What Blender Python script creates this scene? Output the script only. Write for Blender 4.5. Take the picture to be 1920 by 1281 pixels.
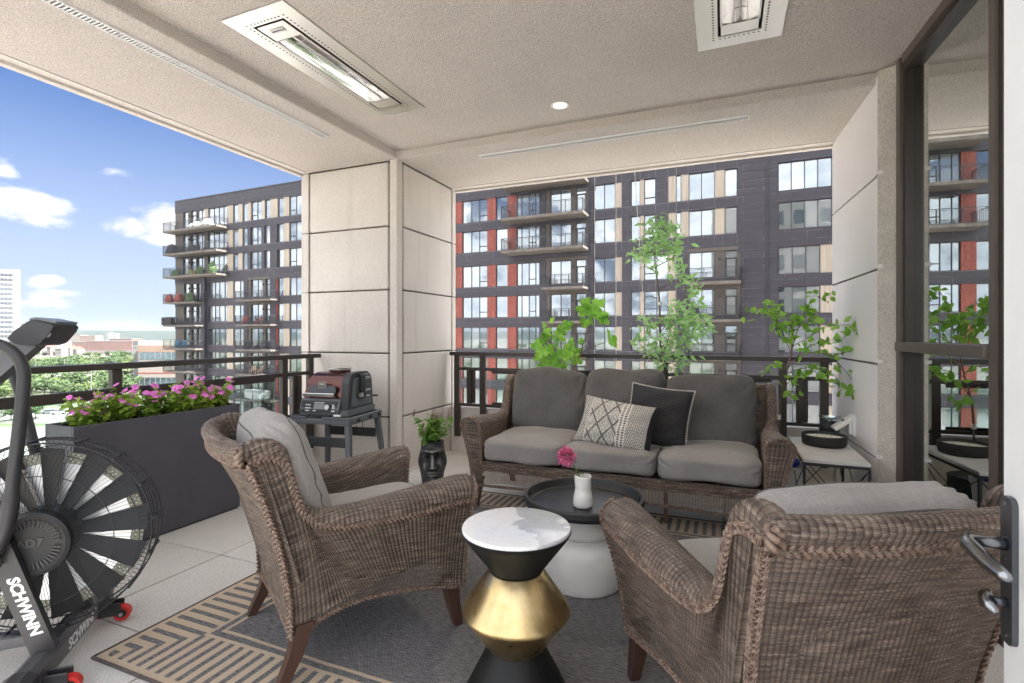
import bpy, bmesh, math, random
import numpy as np
from mathutils import Vector, Matrix
R = math.radians
PI = math.pi
random.seed(7)
for o in list(bpy.data.objects):
    bpy.data.objects.remove(o)
SC = bpy.context.scene
COL = SC.collection

# ---------------------------------------------------------------- camera
cam_d = bpy.data.cameras.new("camera")
cam = bpy.data.objects.new("camera", cam_d)
COL.objects.link(cam)
cam.location = (0, 0, 1.25)
cam.rotation_euler = (R(90), 0, R(22.47))
cam_d.sensor_width = 36
cam_d.lens = 955 / 1920 * 36
cam_d.shift_y = -13.5 / 1920
cam_d.clip_start = 0.05
cam_d.clip_end = 20000
SC.camera = cam

# ---------------------------------------------------------------- world
SUN_EL, SUN_AZ = 50.0, 90.0          # azimuth clockwise from +Y
W = bpy.data.worlds.new("World")
SC.world = W
W.use_nodes = True
nt = W.node_tree
nt.nodes.clear()


class NG:
    """small node-graph writer"""
    def __init__(s, tree):
        s.t = tree
        s.n = tree.nodes
        s.l = tree.links

    def node(s, typ, **kw):
        n = s.n.new(typ)
        for k, v in kw.items():
            setattr(n, k, v)
        return n

    def put(s, sock, val):
        if val is None:
            return
        if hasattr(val, "is_output") or isinstance(val, bpy.types.NodeSocket):
            s.l.new(val, sock)
        else:
            if isinstance(val, (tuple, list)) and len(val) == 3 and sock.type == 'RGBA':
                val = (*val, 1)
            sock.default_value = val

    def m(s, op, a, b=None, c=None, clamp=False):
        n = s.n.new('ShaderNodeMath')
        n.operation = op
        n.use_clamp = clamp
        s.put(n.inputs[0], a)
        s.put(n.inputs[1], b)
        s.put(n.inputs[2], c)
        return n.outputs[0]

    def vm(s, op, a, b=None, sc=None):
        n = s.n.new('ShaderNodeVectorMath')
        n.operation = op
        s.put(n.inputs[0], a)
        s.put(n.inputs[1], b)
        if sc is not None:
            s.put(n.inputs['Scale'], sc)
        return n.outputs['Value'] if op in ('DOT_PRODUCT', 'LENGTH') else n.outputs[0]

    def mix(s, f, a, b, mode='MIX'):
        n = s.n.new('ShaderNodeMix')
        n.data_type = 'RGBA'
        n.blend_type = mode
        s.put(n.inputs[0], f)
        s.put(n.inputs[6], a)
        s.put(n.inputs[7], b)
        return n.outputs[2]

    def noise(s, vec, scale, detail=3, rough=.5, dist=0, dim='3D'):
        n = s.n.new('ShaderNodeTexNoise')
        n.noise_dimensions = dim
        s.put(n.inputs['Vector'], vec)
        n.inputs['Scale'].default_value = scale
        n.inputs['Detail'].default_value = detail
        n.inputs['Roughness'].default_value = rough
        n.inputs['Distortion'].default_value = dist
        return n.outputs[0]

    def voro(s, vec, scale, feat='F1'):
        n = s.n.new('ShaderNodeTexVoronoi')
        n.feature = feat
        s.put(n.inputs['Vector'], vec)
        n.inputs['Scale'].default_value = scale
        return n.outputs[0]

    def ramp(s, f, stops, interp='LINEAR'):
        n = s.n.new('ShaderNodeValToRGB')
        e = n.color_ramp.elements
        n.color_ramp.interpolation = interp
        while len(e) < len(stops):
            e.new(.5)
        for x, (p, c) in zip(e, stops):
            x.position = p
            x.color = (*c, 1) if isinstance(c, (tuple, list)) else (c, c, c, 1)
        s.put(n.inputs[0], f)
        return n.outputs[0]

    def step(s, f, lo, hi):
        n = s.n.new('ShaderNodeMapRange')
        n.interpolation_type = 'SMOOTHSTEP'
        s.put(n.inputs[0], f)
        n.inputs[1].default_value = lo
        n.inputs[2].default_value = hi
        return n.outputs[0]

    def sep(s, v):
        n = s.n.new('ShaderNodeSeparateXYZ')
        s.put(n.inputs[0], v)
        return n.outputs

    def comb(s, x, y, z):
        n = s.n.new('ShaderNodeCombineXYZ')
        s.put(n.inputs[0], x)
        s.put(n.inputs[1], y)
        s.put(n.inputs[2], z)
        return n.outputs[0]


def world_sky():
    g = NG(nt)
    out = g.node('ShaderNodeOutputWorld')
    bg = g.node('ShaderNodeBackground')
    bg.inputs[1].default_value = 0.05
    sky = g.node('ShaderNodeTexSky', sky_type='NISHITA')
    sky.sun_disc = False
    sky.sun_elevation = R(SUN_EL)
    sky.sun_rotation = R(SUN_AZ)
    sky.altitude = 200
    sky.air_density = 0.38
    sky.dust_density = 0.3
    sky.ozone_density = 5.0
    tc = g.node('ShaderNodeTexCoord').outputs['Generated']
    d = g.vm('NORMALIZE', tc)
    x, y, z = g.sep(d)
    az = g.m('ARCTAN2', x, y)                    # clockwise from +Y
    el = g.m('ARCSINE', z)
    # cumulus: soft ellipses in (azimuth, elevation) broken up by noise
    p = g.comb(g.m('MULTIPLY', az, 1.0), g.m('MULTIPLY', el, 1.9), 0.0)
    n1 = g.noise(p, 13.0, 7, .60, .25)
    n2 = g.noise(p, 3.4, 5, .58, .3)
    field = None

    def pix(u, v):
        k = (u - 960) / 955
        X = .9241 * k - .3822
        Y = .3822 * k + .9241
        Z = (627 - v) / 955
        return math.atan2(X, Y), math.atan2(Z, math.hypot(X, Y))
    clouds = [(50, 385, 92, 36, 1), (10, 317, 36, 18, .75), (238, 424, 48, 24, .8), (320, 418, 70, 36, .9),
              (300, 447, 60, 14, .55), (92, 527, 40, 12, .5), (122, 549, 34, 8, .4), (72, 568, 52, 14, .5),
              (212, 323, 28, 12, .35), (212, 606, 60, 8, .35), (200, 358, 36, 9, .15)]
    for (u, v, a, b, s) in clouds:
        ca, ce = pix(u, v)
        a1, _ = pix(u + a, v)
        _, e1 = pix(u, v - b)
        ra, re = abs(a1 - ca), abs(e1 - ce)
        da = g.m('DIVIDE', g.m('SUBTRACT', az, ca), ra)
        de = g.m('DIVIDE', g.m('SUBTRACT', el, ce), re)
        q = g.m('ADD', g.m('MULTIPLY', da, da), g.m('MULTIPLY', de, de))
        f = g.m('MULTIPLY', g.m('SUBTRACT', 1.15, g.m('SQRT', q), clamp=False), s)
        field = f if field is None else g.m('MAXIMUM', field, f)
    # denser cloud over the unseen rest of the sky, brightened as added fill light
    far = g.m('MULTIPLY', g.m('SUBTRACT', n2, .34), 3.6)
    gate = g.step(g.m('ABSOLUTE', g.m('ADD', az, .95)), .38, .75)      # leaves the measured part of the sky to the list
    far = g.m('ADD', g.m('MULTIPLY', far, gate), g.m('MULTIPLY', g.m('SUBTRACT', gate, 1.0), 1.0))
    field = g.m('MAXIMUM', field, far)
    dens = g.m('ADD', field, g.m('MULTIPLY', g.m('SUBTRACT', n1, .52), 1.9))
    mask = g.m('MULTIPLY', g.step(dens, .02, .55), g.step(z, -.01, .04))
    mask = g.m('MULTIPLY', mask, .93)
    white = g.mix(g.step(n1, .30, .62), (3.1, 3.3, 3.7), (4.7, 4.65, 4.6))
    white = g.vm('SCALE', white, None, g.m('ADD', 1.0, g.m('MULTIPLY', gate, 1.5)))  # clouds out of view made brighter to light the balcony
    # thin milky veil towards the horizon
    veil = g.m('MULTIPLY', g.step(el, .50, -.02), .94)
    base = g.mix(veil, g.vm('MULTIPLY', sky.outputs[0], (.36, .80, 1.10)), (2.6, 2.8, 3.0))
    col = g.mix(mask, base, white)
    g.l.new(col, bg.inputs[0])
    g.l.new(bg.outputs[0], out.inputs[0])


world_sky()
sun_d = bpy.data.lights.new("sun", 'SUN')
sun_d.energy = 4.6
sun_d.angle = R(.53)
sun_d.color = (1, .97, .94)
sun = bpy.data.objects.new("sun", sun_d)
COL.objects.link(sun)
_sd = Vector((math.sin(R(SUN_AZ)) * math.cos(R(SUN_EL)), math.cos(R(SUN_AZ)) * math.cos(R(SUN_EL)), math.sin(R(SUN_EL))))
sun.rotation_euler = _sd.to_track_quat('Z', 'Y').to_euler()
sun.location = (30, 0, 60)

vs = SC.view_settings
SC.display_settings.display_device = 'sRGB'
vs.view_transform = 'Standard'
vs.look = 'None'
vs.exposure = 2.5
vs.gamma = 1
vs.use_curve_mapping = False
SC.render.engine = 'CYCLES'
cy = SC.cycles
cy.use_denoising = True
cy.max_bounces = 10
cy.diffuse_bounces = 6
cy.glossy_bounces = 4
cy.transmission_bounces = 6
cy.transparent_max_bounces = 12
cy.volume_bounces = 0
cy.caustics_reflective = False
cy.caustics_refractive = False
cy.sample_clamp_indirect = 8
cy.use_light_tree = False

# ---------------------------------------------------------------- materials
MATS = {}


def material(name, col, rough=.6, metal=0.0, col2=None, var=None, vscale=4, bump=0, bscale=80, bdist=.002,
             coord='Object', rnd=0, spec=None, aniso=0, stretch=None, emit=None, estr=0, trans=0, sheen=0,
             subsurf=0, coat=0, spots=None, bdetail=3, grain=None, streak=None):
    """principled material with noise-driven colour change and fine relief"""
    m = bpy.data.materials.new(name)
    m.use_nodes = True
    g = NG(m.node_tree)
    b = m.node_tree.nodes['Principled BSDF']
    c = (*col, 1)
    if coord == 'World':
        vec = g.node('ShaderNodeNewGeometry').outputs['Position']
    else:
        vec = g.node('ShaderNodeTexCoord').outputs[coord]
    v2 = vec
    if stretch:
        v2 = g.vm('MULTIPLY', vec, stretch)
    if col2 is not None:
        f = g.noise(v2, vscale, 5, .6)
        f = g.step(f, .5 - (var or .18), .5 + (var or .18))
        c = g.mix(f, (*col, 1), (*col2, 1))
    if spots:
        sc, size, scol = spots
        vv = g.voro(vec, sc)
        c = g.mix(g.step(vv, size, size * .5), c, (*scol, 1))
    if streak:
        sn = g.step(g.noise(g.vm('MULTIPLY', vec, (9, 9, .7)), 1.0, 5, .62), .52, .70)
        c = g.mix(g.m('MULTIPLY', sn, streak), c, (.30, .26, .20, 1))
    if grain:
        gn = g.step(g.noise(vec, grain[0], 2, .7), .38, .62)
        c = g.vm('SCALE', c if not isinstance(c, tuple) else g.comb(*c[:3]), None, g.m('ADD', 1 - grain[1], g.m('MULTIPLY', gn, grain[1] * 1.3)))
    if rnd:
        oi = g.node('ShaderNodeObjectInfo').outputs['Random']
        k = g.m('ADD', 1 - rnd / 2, g.m('MULTIPLY', oi, rnd))
        c = g.vm('SCALE', c if not isinstance(c, tuple) else g.comb(*c[:3]), None, k)
    g.put(b.inputs['Base Color'], c)
    b.inputs['Roughness'].default_value = rough
    b.inputs['Metallic'].default_value = metal
    if spec is not None:
        b.inputs['Specular IOR Level'].default_value = spec
    if aniso:
        b.inputs['Anisotropic'].default_value = aniso
    if coat:
        b.inputs['Coat Weight'].default_value = coat
        b.inputs['Coat Roughness'].default_value = .1
    if sheen:
        b.inputs['Sheen Weight'].default_value = sheen
    if subsurf:
        b.inputs['Subsurface Weight'].default_value = subsurf
        b.inputs['Subsurface Radius'].default_value = (.02, .02, .01)
    if emit:
        b.inputs['Emission Color'].default_value = (*emit, 1)
        b.inputs['Emission Strength'].default_value = estr
    if bump:
        h = g.noise(v2, bscale, bdetail, .6)
        bn = g.node('ShaderNodeBump')
        bn.inputs['Strength'].default_value = bump
        bn.inputs['Distance'].default_value = bdist
        g.l.new(h, bn.inputs['Height'])
        g.l.new(bn.outputs[0], b.inputs['Normal'])
    MATS[name] = m
    return m


def leaf_material(name, col, col2, tcol, rough=.45):
    m = bpy.data.materials.new(name)
    m.use_nodes = True
    g = NG(m.node_tree)
    b = m.node_tree.nodes['Principled BSDF']
    pos = g.node('ShaderNodeNewGeometry').outputs['Position']
    oi = g.node('ShaderNodeObjectInfo').outputs['Random']
    f = g.m('ADD', g.m('MULTIPLY', g.noise(pos, 22, 3, .6), .85), g.m('MULTIPLY', oi, .3))
    c = g.mix(g.step(f, .3, .85), (*col, 1), (*col2, 1))
    g.put(b.inputs['Base Color'], c)
    b.inputs['Roughness'].default_value = rough
    tr = g.node('ShaderNodeBsdfTranslucent')
    tr.inputs[0].default_value = (*tcol, 1)
    mx = g.node('ShaderNodeMixShader')
    mx.inputs[0].default_value = .38
    out = m.node_tree.nodes['Material Output']
    g.l.new(b.outputs[0], mx.inputs[1])
    g.l.new(tr.outputs[0], mx.inputs[2])
    g.l.new(mx.outputs[0], out.inputs[0])
    MATS[name] = m
    return m


def glass_material(name, tint, refl, rough=.0):
    """thin pane: lets light through and mirrors a share of it"""
    m = bpy.data.materials.new(name)
    m.use_nodes = True
    g = NG(m.node_tree)
    m.node_tree.nodes.remove(m.node_tree.nodes['Principled BSDF'])
    out = m.node_tree.nodes['Material Output']
    t = g.node('ShaderNodeBsdfTransparent')
    t.inputs[0].default_value = (*tint, 1)
    gl = g.node('ShaderNodeBsdfGlossy')
    gl.inputs['Roughness'].default_value = rough
    gl.inputs[0].default_value = (.96, 1, .98, 1)
    fr = g.node('ShaderNodeFresnel')
    fr.inputs[0].default_value = 1.5
    k = g.m('ADD', g.m('MULTIPLY', fr.outputs[0], .9), refl, clamp=True)
    mx = g.node('ShaderNodeMixShader')
    g.l.new(k, mx.inputs[0])
    g.l.new(t.outputs[0], mx.inputs[1])
    g.l.new(gl.outputs[0], mx.inputs[2])
    g.l.new(mx.outputs[0], out.inputs[0])
    MATS[name] = m
    return m


def wicker_material(name, pitch=.0155, strand=.0032):
    """weft strands of mixed brown canes; UV is in metres (u across the stakes, v along them)"""
    m = bpy.data.materials.new(name)
    m.use_nodes = True
    g = NG(m.node_tree)
    b = m.node_tree.nodes['Principled BSDF']
    uv = g.node('ShaderNodeTexCoord').outputs['UV']
    u, v, _ = g.sep(uv)
    ui = g.m('DIVIDE', u, pitch)
    vi = g.m('DIVIDE', v, strand)
    # strand relief, shifted half a strand at every other stake
    par = g.m('MODULO', g.m('FLOOR', ui), 2.0)
    vv = g.m('ADD', vi, g.m('MULTIPLY', par, .5))
    st = g.m('ABSOLUTE', g.m('SINE', g.m('MULTIPLY', vv, PI)))
    rib = g.m('ABSOLUTE', g.m('SINE', g.m('MULTIPLY', ui, PI)))
    h = g.m('ADD', g.m('MULTIPLY', g.m('POWER', st, .6), .6), g.m('MULTIPLY', g.m('POWER', rib, .7), .9))
    # every strand keeps its tone over a few stakes
    c1 = g.comb(g.m('MULTIPLY', g.m('FLOOR', ui), .17), g.m('MULTIPLY', g.m('FLOOR', vv), .45), 0.0)
    n = g.noise(c1, 1.0, 2, .6)
    c2 = g.comb(g.m('MULTIPLY', ui, .09), g.m('MULTIPLY', vi, .085), 3.0)
    n2 = g.noise(c2, 1.0, 3, .6)
    f = g.m('ADD', g.m('ADD', g.m('MULTIPLY', n, .62), g.m('MULTIPLY', n2, .14)), .135)
    c = g.ramp(f, [(.31, (.020, .015, .012)), (.41, (.058, .042, .033)), (.50, (.135, .099, .076)),
                   (.58, (.235, .180, .142)), (.70, (.42, .345, .285))])
    crevice_shade = g.m('MULTIPLY', g.step(st, .0, .45), g.step(rib, .0, .35))
    c = g.mix(crevice_shade, g.mix(.62, c, (.012, .009, .008, 1)), c)  # shade painted into the crevices between strands and ribs
    g.put(b.inputs['Base Color'], c)
    b.inputs['Roughness'].default_value = .42
    b.inputs['Specular IOR Level'].default_value = .4
    # open-work patch low on the arms: the weft stops and only pairs of stakes remain
    ox, oy, oz = g.sep(g.node('ShaderNodeTexCoord').outputs['Object'])
    up = g.m('MULTIPLY_ADD', oy, .26, .286)
    dn = g.m('MULTIPLY_ADD', oy, -.62, .445)
    top = g.m('MINIMUM', up, dn)
    reg = g.m('MULTIPLY', g.m('MULTIPLY', g.m('LESS_THAN', oz, top), g.m('GREATER_THAN', g.m('ABSOLUTE', ox), .30)), g.m('GREATER_THAN', oz, .222))
    reg = g.m('MULTIPLY', reg, g.m('MULTIPLY', g.m('GREATER_THAN', oy, -.24), g.m('LESS_THAN', oy, .33)))
    hole = g.m('MULTIPLY', reg, g.m('GREATER_THAN', g.m('FRACT', g.m('DIVIDE', u, pitch / 2)), .42))
    hole = g.m('MULTIPLY', hole, g.m('GREATER_THAN', g.m('FRACT', g.m('DIVIDE', v, .019)), .10))
    tr = g.node('ShaderNodeBsdfTransparent')
    mxs = g.node('ShaderNodeMixShader')
    g.l.new(hole, mxs.inputs[0])
    g.l.new(b.outputs[0], mxs.inputs[1])
    g.l.new(tr.outputs[0], mxs.inputs[2])
    g.l.new(mxs.outputs[0], m.node_tree.nodes['Material Output'].inputs[0])
    bn = g.node('ShaderNodeBump')
    bn.inputs['Strength'].default_value = .9
    bn.inputs['Distance'].default_value = .0022
    g.l.new(h, bn.inputs['Height'])
    g.l.new(bn.outputs[0], b.inputs['Normal'])
    MATS[name] = m
    return m


def paver_material():
    m = material('paver', (.58, .55, .51), .85, col2=(.68, .655, .62), vscale=1.7, var=.30, coord='World', rnd=.16,
                 bump=.5, bscale=220, bdist=.002, grain=(170, .20), spots=(150, .22, (.36, .34, .32)))
    return m


def fabric_material(name, col, col2, scale=700, coord='Object', sheen=.15):
    m = bpy.data.materials.new(name)
    m.use_nodes = True
    g = NG(m.node_tree)
    b = m.node_tree.nodes['Principled BSDF']
    vec = g.node('ShaderNodeTexCoord').outputs[coord]
    a = g.noise(g.vm('MULTIPLY', vec, (1, 14, 14)), scale / 22, 2)
    c_ = g.noise(g.vm('MULTIPLY', vec, (14, 1, 1)), scale / 22, 2)
    big = g.noise(vec, 6, 4)
    f = g.m('ADD', g.m('MULTIPLY', g.m('ADD', a, c_), .35), g.m('MULTIPLY', big, .3))
    c = g.mix(g.step(f, .35, .65), (*col, 1), (*col2, 1))
    g.put(b.inputs['Base Color'], c)
    b.inputs['Roughness'].default_value = .9
    b.inputs['Sheen Weight'].default_value = sheen
    bn = g.node('ShaderNodeBump')
    bn.inputs['Strength'].default_value = .6
    bn.inputs['Distance'].default_value = .0012
    cr_ = g.m('POWER', g.m('ABSOLUTE', g.m('SUBTRACT', g.noise(g.vm('MULTIPLY', vec, (1, 1, .6)), 5.5, 3, .5, 1.2), .5)), .6)
    wr = g.m('ADD', g.m('MULTIPLY', g.m('ADD', a, c_), .5), g.m('ADD', g.m('MULTIPLY', g.noise(vec, 9, 3, .5, 1.5), 4.0), g.m('MULTIPLY', cr_, 7.0)))
    g.l.new(wr, bn.inputs['Height'])
    g.l.new(bn.outputs[0], b.inputs['Normal'])
    MATS[name] = m
    return m


M = MATS
paver_material()
material('stucco', (.57, .515, .468), .95, col2=(.635, .575, .526), vscale=1.6, var=.3, coord='World', bump=1.0, bscale=120, bdist=.008, grain=(130, .22),
         spots=(230, .30, (.43, .38, .34)))
material('precast', (.60, .55, .50), .85, col2=(.66, .61, .56), vscale=2.2, var=.3, coord='World', bump=.5, bscale=120, bdist=.003, grain=(110, .10), streak=.16,
         spots=(62, .075, (.40, .37, .33)))
material('precast_pale', (.80, .75, .735), .8, col2=(.83, .79, .775), vscale=2.0, var=.3, coord='World', bump=.25, bscale=130, bdist=.002)
material('rough_concrete', (.55, .50, .44), .95, col2=(.62, .57, .51), vscale=9, coord='World', bump=1, bscale=95, bdist=.008, grain=(90, .16),
         spots=(85, .20, (.34, .305, .265)))
material('joint', (.14, .12, .095), .95, col2=(.10, .085, .07), vscale=8, coord='World')
material('bronze', (.040, .030, .026), .38, metal=.15, col2=(.052, .040, .034), vscale=3, coord='World', spec=.5)
material('bronze_frame', (.135, .108, .092), .42, metal=.2, col2=(.115, .092, .080), vscale=3, coord='World')
glass_material('rail_glass', (.90, .97, .95), .03)
glass_material('window_glass', (.66, .72, .66), .56)
material('white_paint', (.80, .80, .80), .35, col2=(.76, .76, .76), vscale=3)
material('steel', (.66, .65, .60), .30, metal=1, col2=(.74, .73, .68), vscale=3, stretch=(1, .08, 1), bump=.08, bscale=300)
material('reflector', (.80, .80, .80), .10, metal=1)
material('black_hole', (.015, .014, .013), .8)
material('grille_metal', (.62, .62, .60), .4, metal=.5)
material('lamp_lit', (.9, .8, .65), .5, emit=(1, .74, .42), estr=.9)
material('dark_plastic', (.028, .028, .031), .42, col2=(.036, .036, .040), vscale=8, bump=.1, bscale=400, bdist=.0005)
material('bike_grey', (.030, .030, .033), .36, metal=.2, col2=(.036, .036, .039), vscale=6)
material('bike_grey_light', (.11, .11, .12), .35, metal=.5, col2=(.13, .13, .14), vscale=6)
material('black_blade', (.005, .005, .006), .5)
material('wire_black', (.014, .014, .015), .40)
material('red_rubber', (.62, .030, .022), .45, col2=(.55, .02, .02), vscale=9)
material('print_white', (.78, .79, .80), .5)
material('print_dark', (.02, .02, .02), .5)
material('planter_grey', (.066, .065, .078), .5, col2=(.080, .079, .094), vscale=5, bump=.12, bscale=160, bdist=.0008)
material('soil', (.045, .030, .020), .95, col2=(.075, .052, .036), vscale=30, bump=1, bscale=60, bdist=.01)
material('grill_red', (.085, .028, .021), .28, metal=.7, col2=(.105, .036, .028), vscale=4, coat=.3)
material('grill_black', (.020, .021, .023), .40, col2=(.026, .027, .03), vscale=10, bump=.1, bscale=600, bdist=.0004)
material('grill_grey', (.085, .092, .105), .42, col2=(.095, .102, .115), vscale=7)
material('brushed_steel', (.60, .58, .55), .28, metal=1, col2=(.68, .66, .63), vscale=5, stretch=(.1, 1, 1))
wicker_material('wicker')
material('braid_cane', (.10, .058, .042), .36, col2=(.235, .165, .125), vscale=70, var=.12, coord='Object', bump=.3, bscale=300, bdist=.0006)
material('cane_dark', (.050, .034, .028), .45, col2=(.13, .09, .07), vscale=40)
material('leg_wood', (.055, .026, .018), .38, col2=(.085, .043, .030), vscale=6, stretch=(1, 1, .15), bump=.1, bscale=200, bdist=.0005)
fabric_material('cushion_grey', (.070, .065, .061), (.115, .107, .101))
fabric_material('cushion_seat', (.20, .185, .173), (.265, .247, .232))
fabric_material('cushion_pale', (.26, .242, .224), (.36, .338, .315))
fabric_material('pillow_black', (.022, .022, .026), (.045, .045, .050))
material('piping_dark', (.10, .094, .088), .9)
material('yarn_white', (.72, .69, .62), .9)
material('marble', (.78, .775, .77), .18, col2=(.50, .50, .515), vscale=5.5, var=.045, coat=.4)
material('black_lacquer', (.006, .006, .006), .5, spec=.3, col2=(.009, .009, .009), vscale=8, stretch=(1, 1, 6))
material('tray_wood', (.016, .015, .016), .40, col2=(.042, .040, .043), vscale=16, stretch=(.25, 3, 1), bump=.4, bscale=40, bdist=.001)
material('drum_white', (.58, .56, .535), .42, col2=(.66, .645, .62), vscale=2.5, stretch=(1, 1, 3), bump=.12, bscale=12, bdist=.002)
material('ceramic_white', (.78, .76, .72), .30, col2=(.72, .70, .66), vscale=14, bump=.15, bscale=20, bdist=.002)
material('stone_top', (.60, .58, .55), .55, col2=(.66, .64, .61), vscale=12)
material('wax', (.74, .68, .56), .5, subsurf=.3)
material('matte_black', (.013, .013, .014), .55, col2=(.018, .018, .019), vscale=20)
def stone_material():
    """dark cast stone, paler on its raised parts"""
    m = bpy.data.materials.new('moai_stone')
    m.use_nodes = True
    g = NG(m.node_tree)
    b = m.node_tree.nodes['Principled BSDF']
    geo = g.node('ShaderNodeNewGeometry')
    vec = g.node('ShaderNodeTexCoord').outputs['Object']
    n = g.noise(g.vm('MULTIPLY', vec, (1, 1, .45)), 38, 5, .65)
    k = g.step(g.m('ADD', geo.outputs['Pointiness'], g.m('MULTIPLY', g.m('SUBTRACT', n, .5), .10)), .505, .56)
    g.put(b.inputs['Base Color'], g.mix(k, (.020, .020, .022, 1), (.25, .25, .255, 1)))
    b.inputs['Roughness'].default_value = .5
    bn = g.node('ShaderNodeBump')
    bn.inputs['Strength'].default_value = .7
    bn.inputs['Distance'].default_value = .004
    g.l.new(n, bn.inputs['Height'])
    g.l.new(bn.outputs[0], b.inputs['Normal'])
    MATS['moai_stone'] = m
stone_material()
material('bark', (.10, .070, .048), .85, col2=(.17, .125, .09), vscale=40, stretch=(1, 1, .2), bump=.6, bscale=80, bdist=.002)
material('stem_green', (.10, .16, .04), .6)
leaf_material('leaf_fig', (.05, .20, .015), (.32, .58, .08), (.30, .62, .07))
leaf_material('leaf_ash', (.07, .26, .05), (.55, .74, .38), (.32, .62, .18))
leaf_material('leaf_ficus', (.08, .24, .025), (.36, .60, .10), (.38, .66, .10))
leaf_material('leaf_vinca', (.17, .32, .035), (.44, .56, .09), (.44, .60, .10))
leaf_material('leaf_basil', (.12, .30, .05), (.34, .50, .10), (.30, .50, .10))
material('flower_pink', (.66, .10, .50), .6, col2=(.80, .26, .64), vscale=30)
material('flower_mum', (.55, .05, .22), .6, col2=(.80, .28, .42), vscale=60)
material('flower_plum', (.12, .035, .045), .7, col2=(.22, .08, .09), vscale=60)
material('blue_plastic', (.02, .06, .42), .3)
material('cord_white', (.75, .74, .70), .7)
# ---------------------------------------------------------------- mesh helpers
def link(o, parent=None):
    COL.objects.link(o)
    if parent is not None:
        o.parent = parent
    return o


def tag(o, label=None, cat=None, group=None, kind=None):
    if label:
        o['label'] = label
    if cat:
        o['category'] = cat
    if group:
        o['group'] = group
    if kind:
        o['kind'] = kind
    return o


def empty(name, loc=(0, 0, 0), rz=0, label=None, cat=None, group=None, kind=None):
    o = bpy.data.objects.new(name, None)
    o.empty_display_size = .1
    COL.objects.link(o)
    o.location = loc
    o.rotation_euler = (0, 0, rz)
    return tag(o, label, cat, group, kind)


def rotz(a):
    c, s = math.cos(a), math.sin(a)
    return np.array([[c, -s, 0], [s, c, 0], [0, 0, 1.]])


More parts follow.
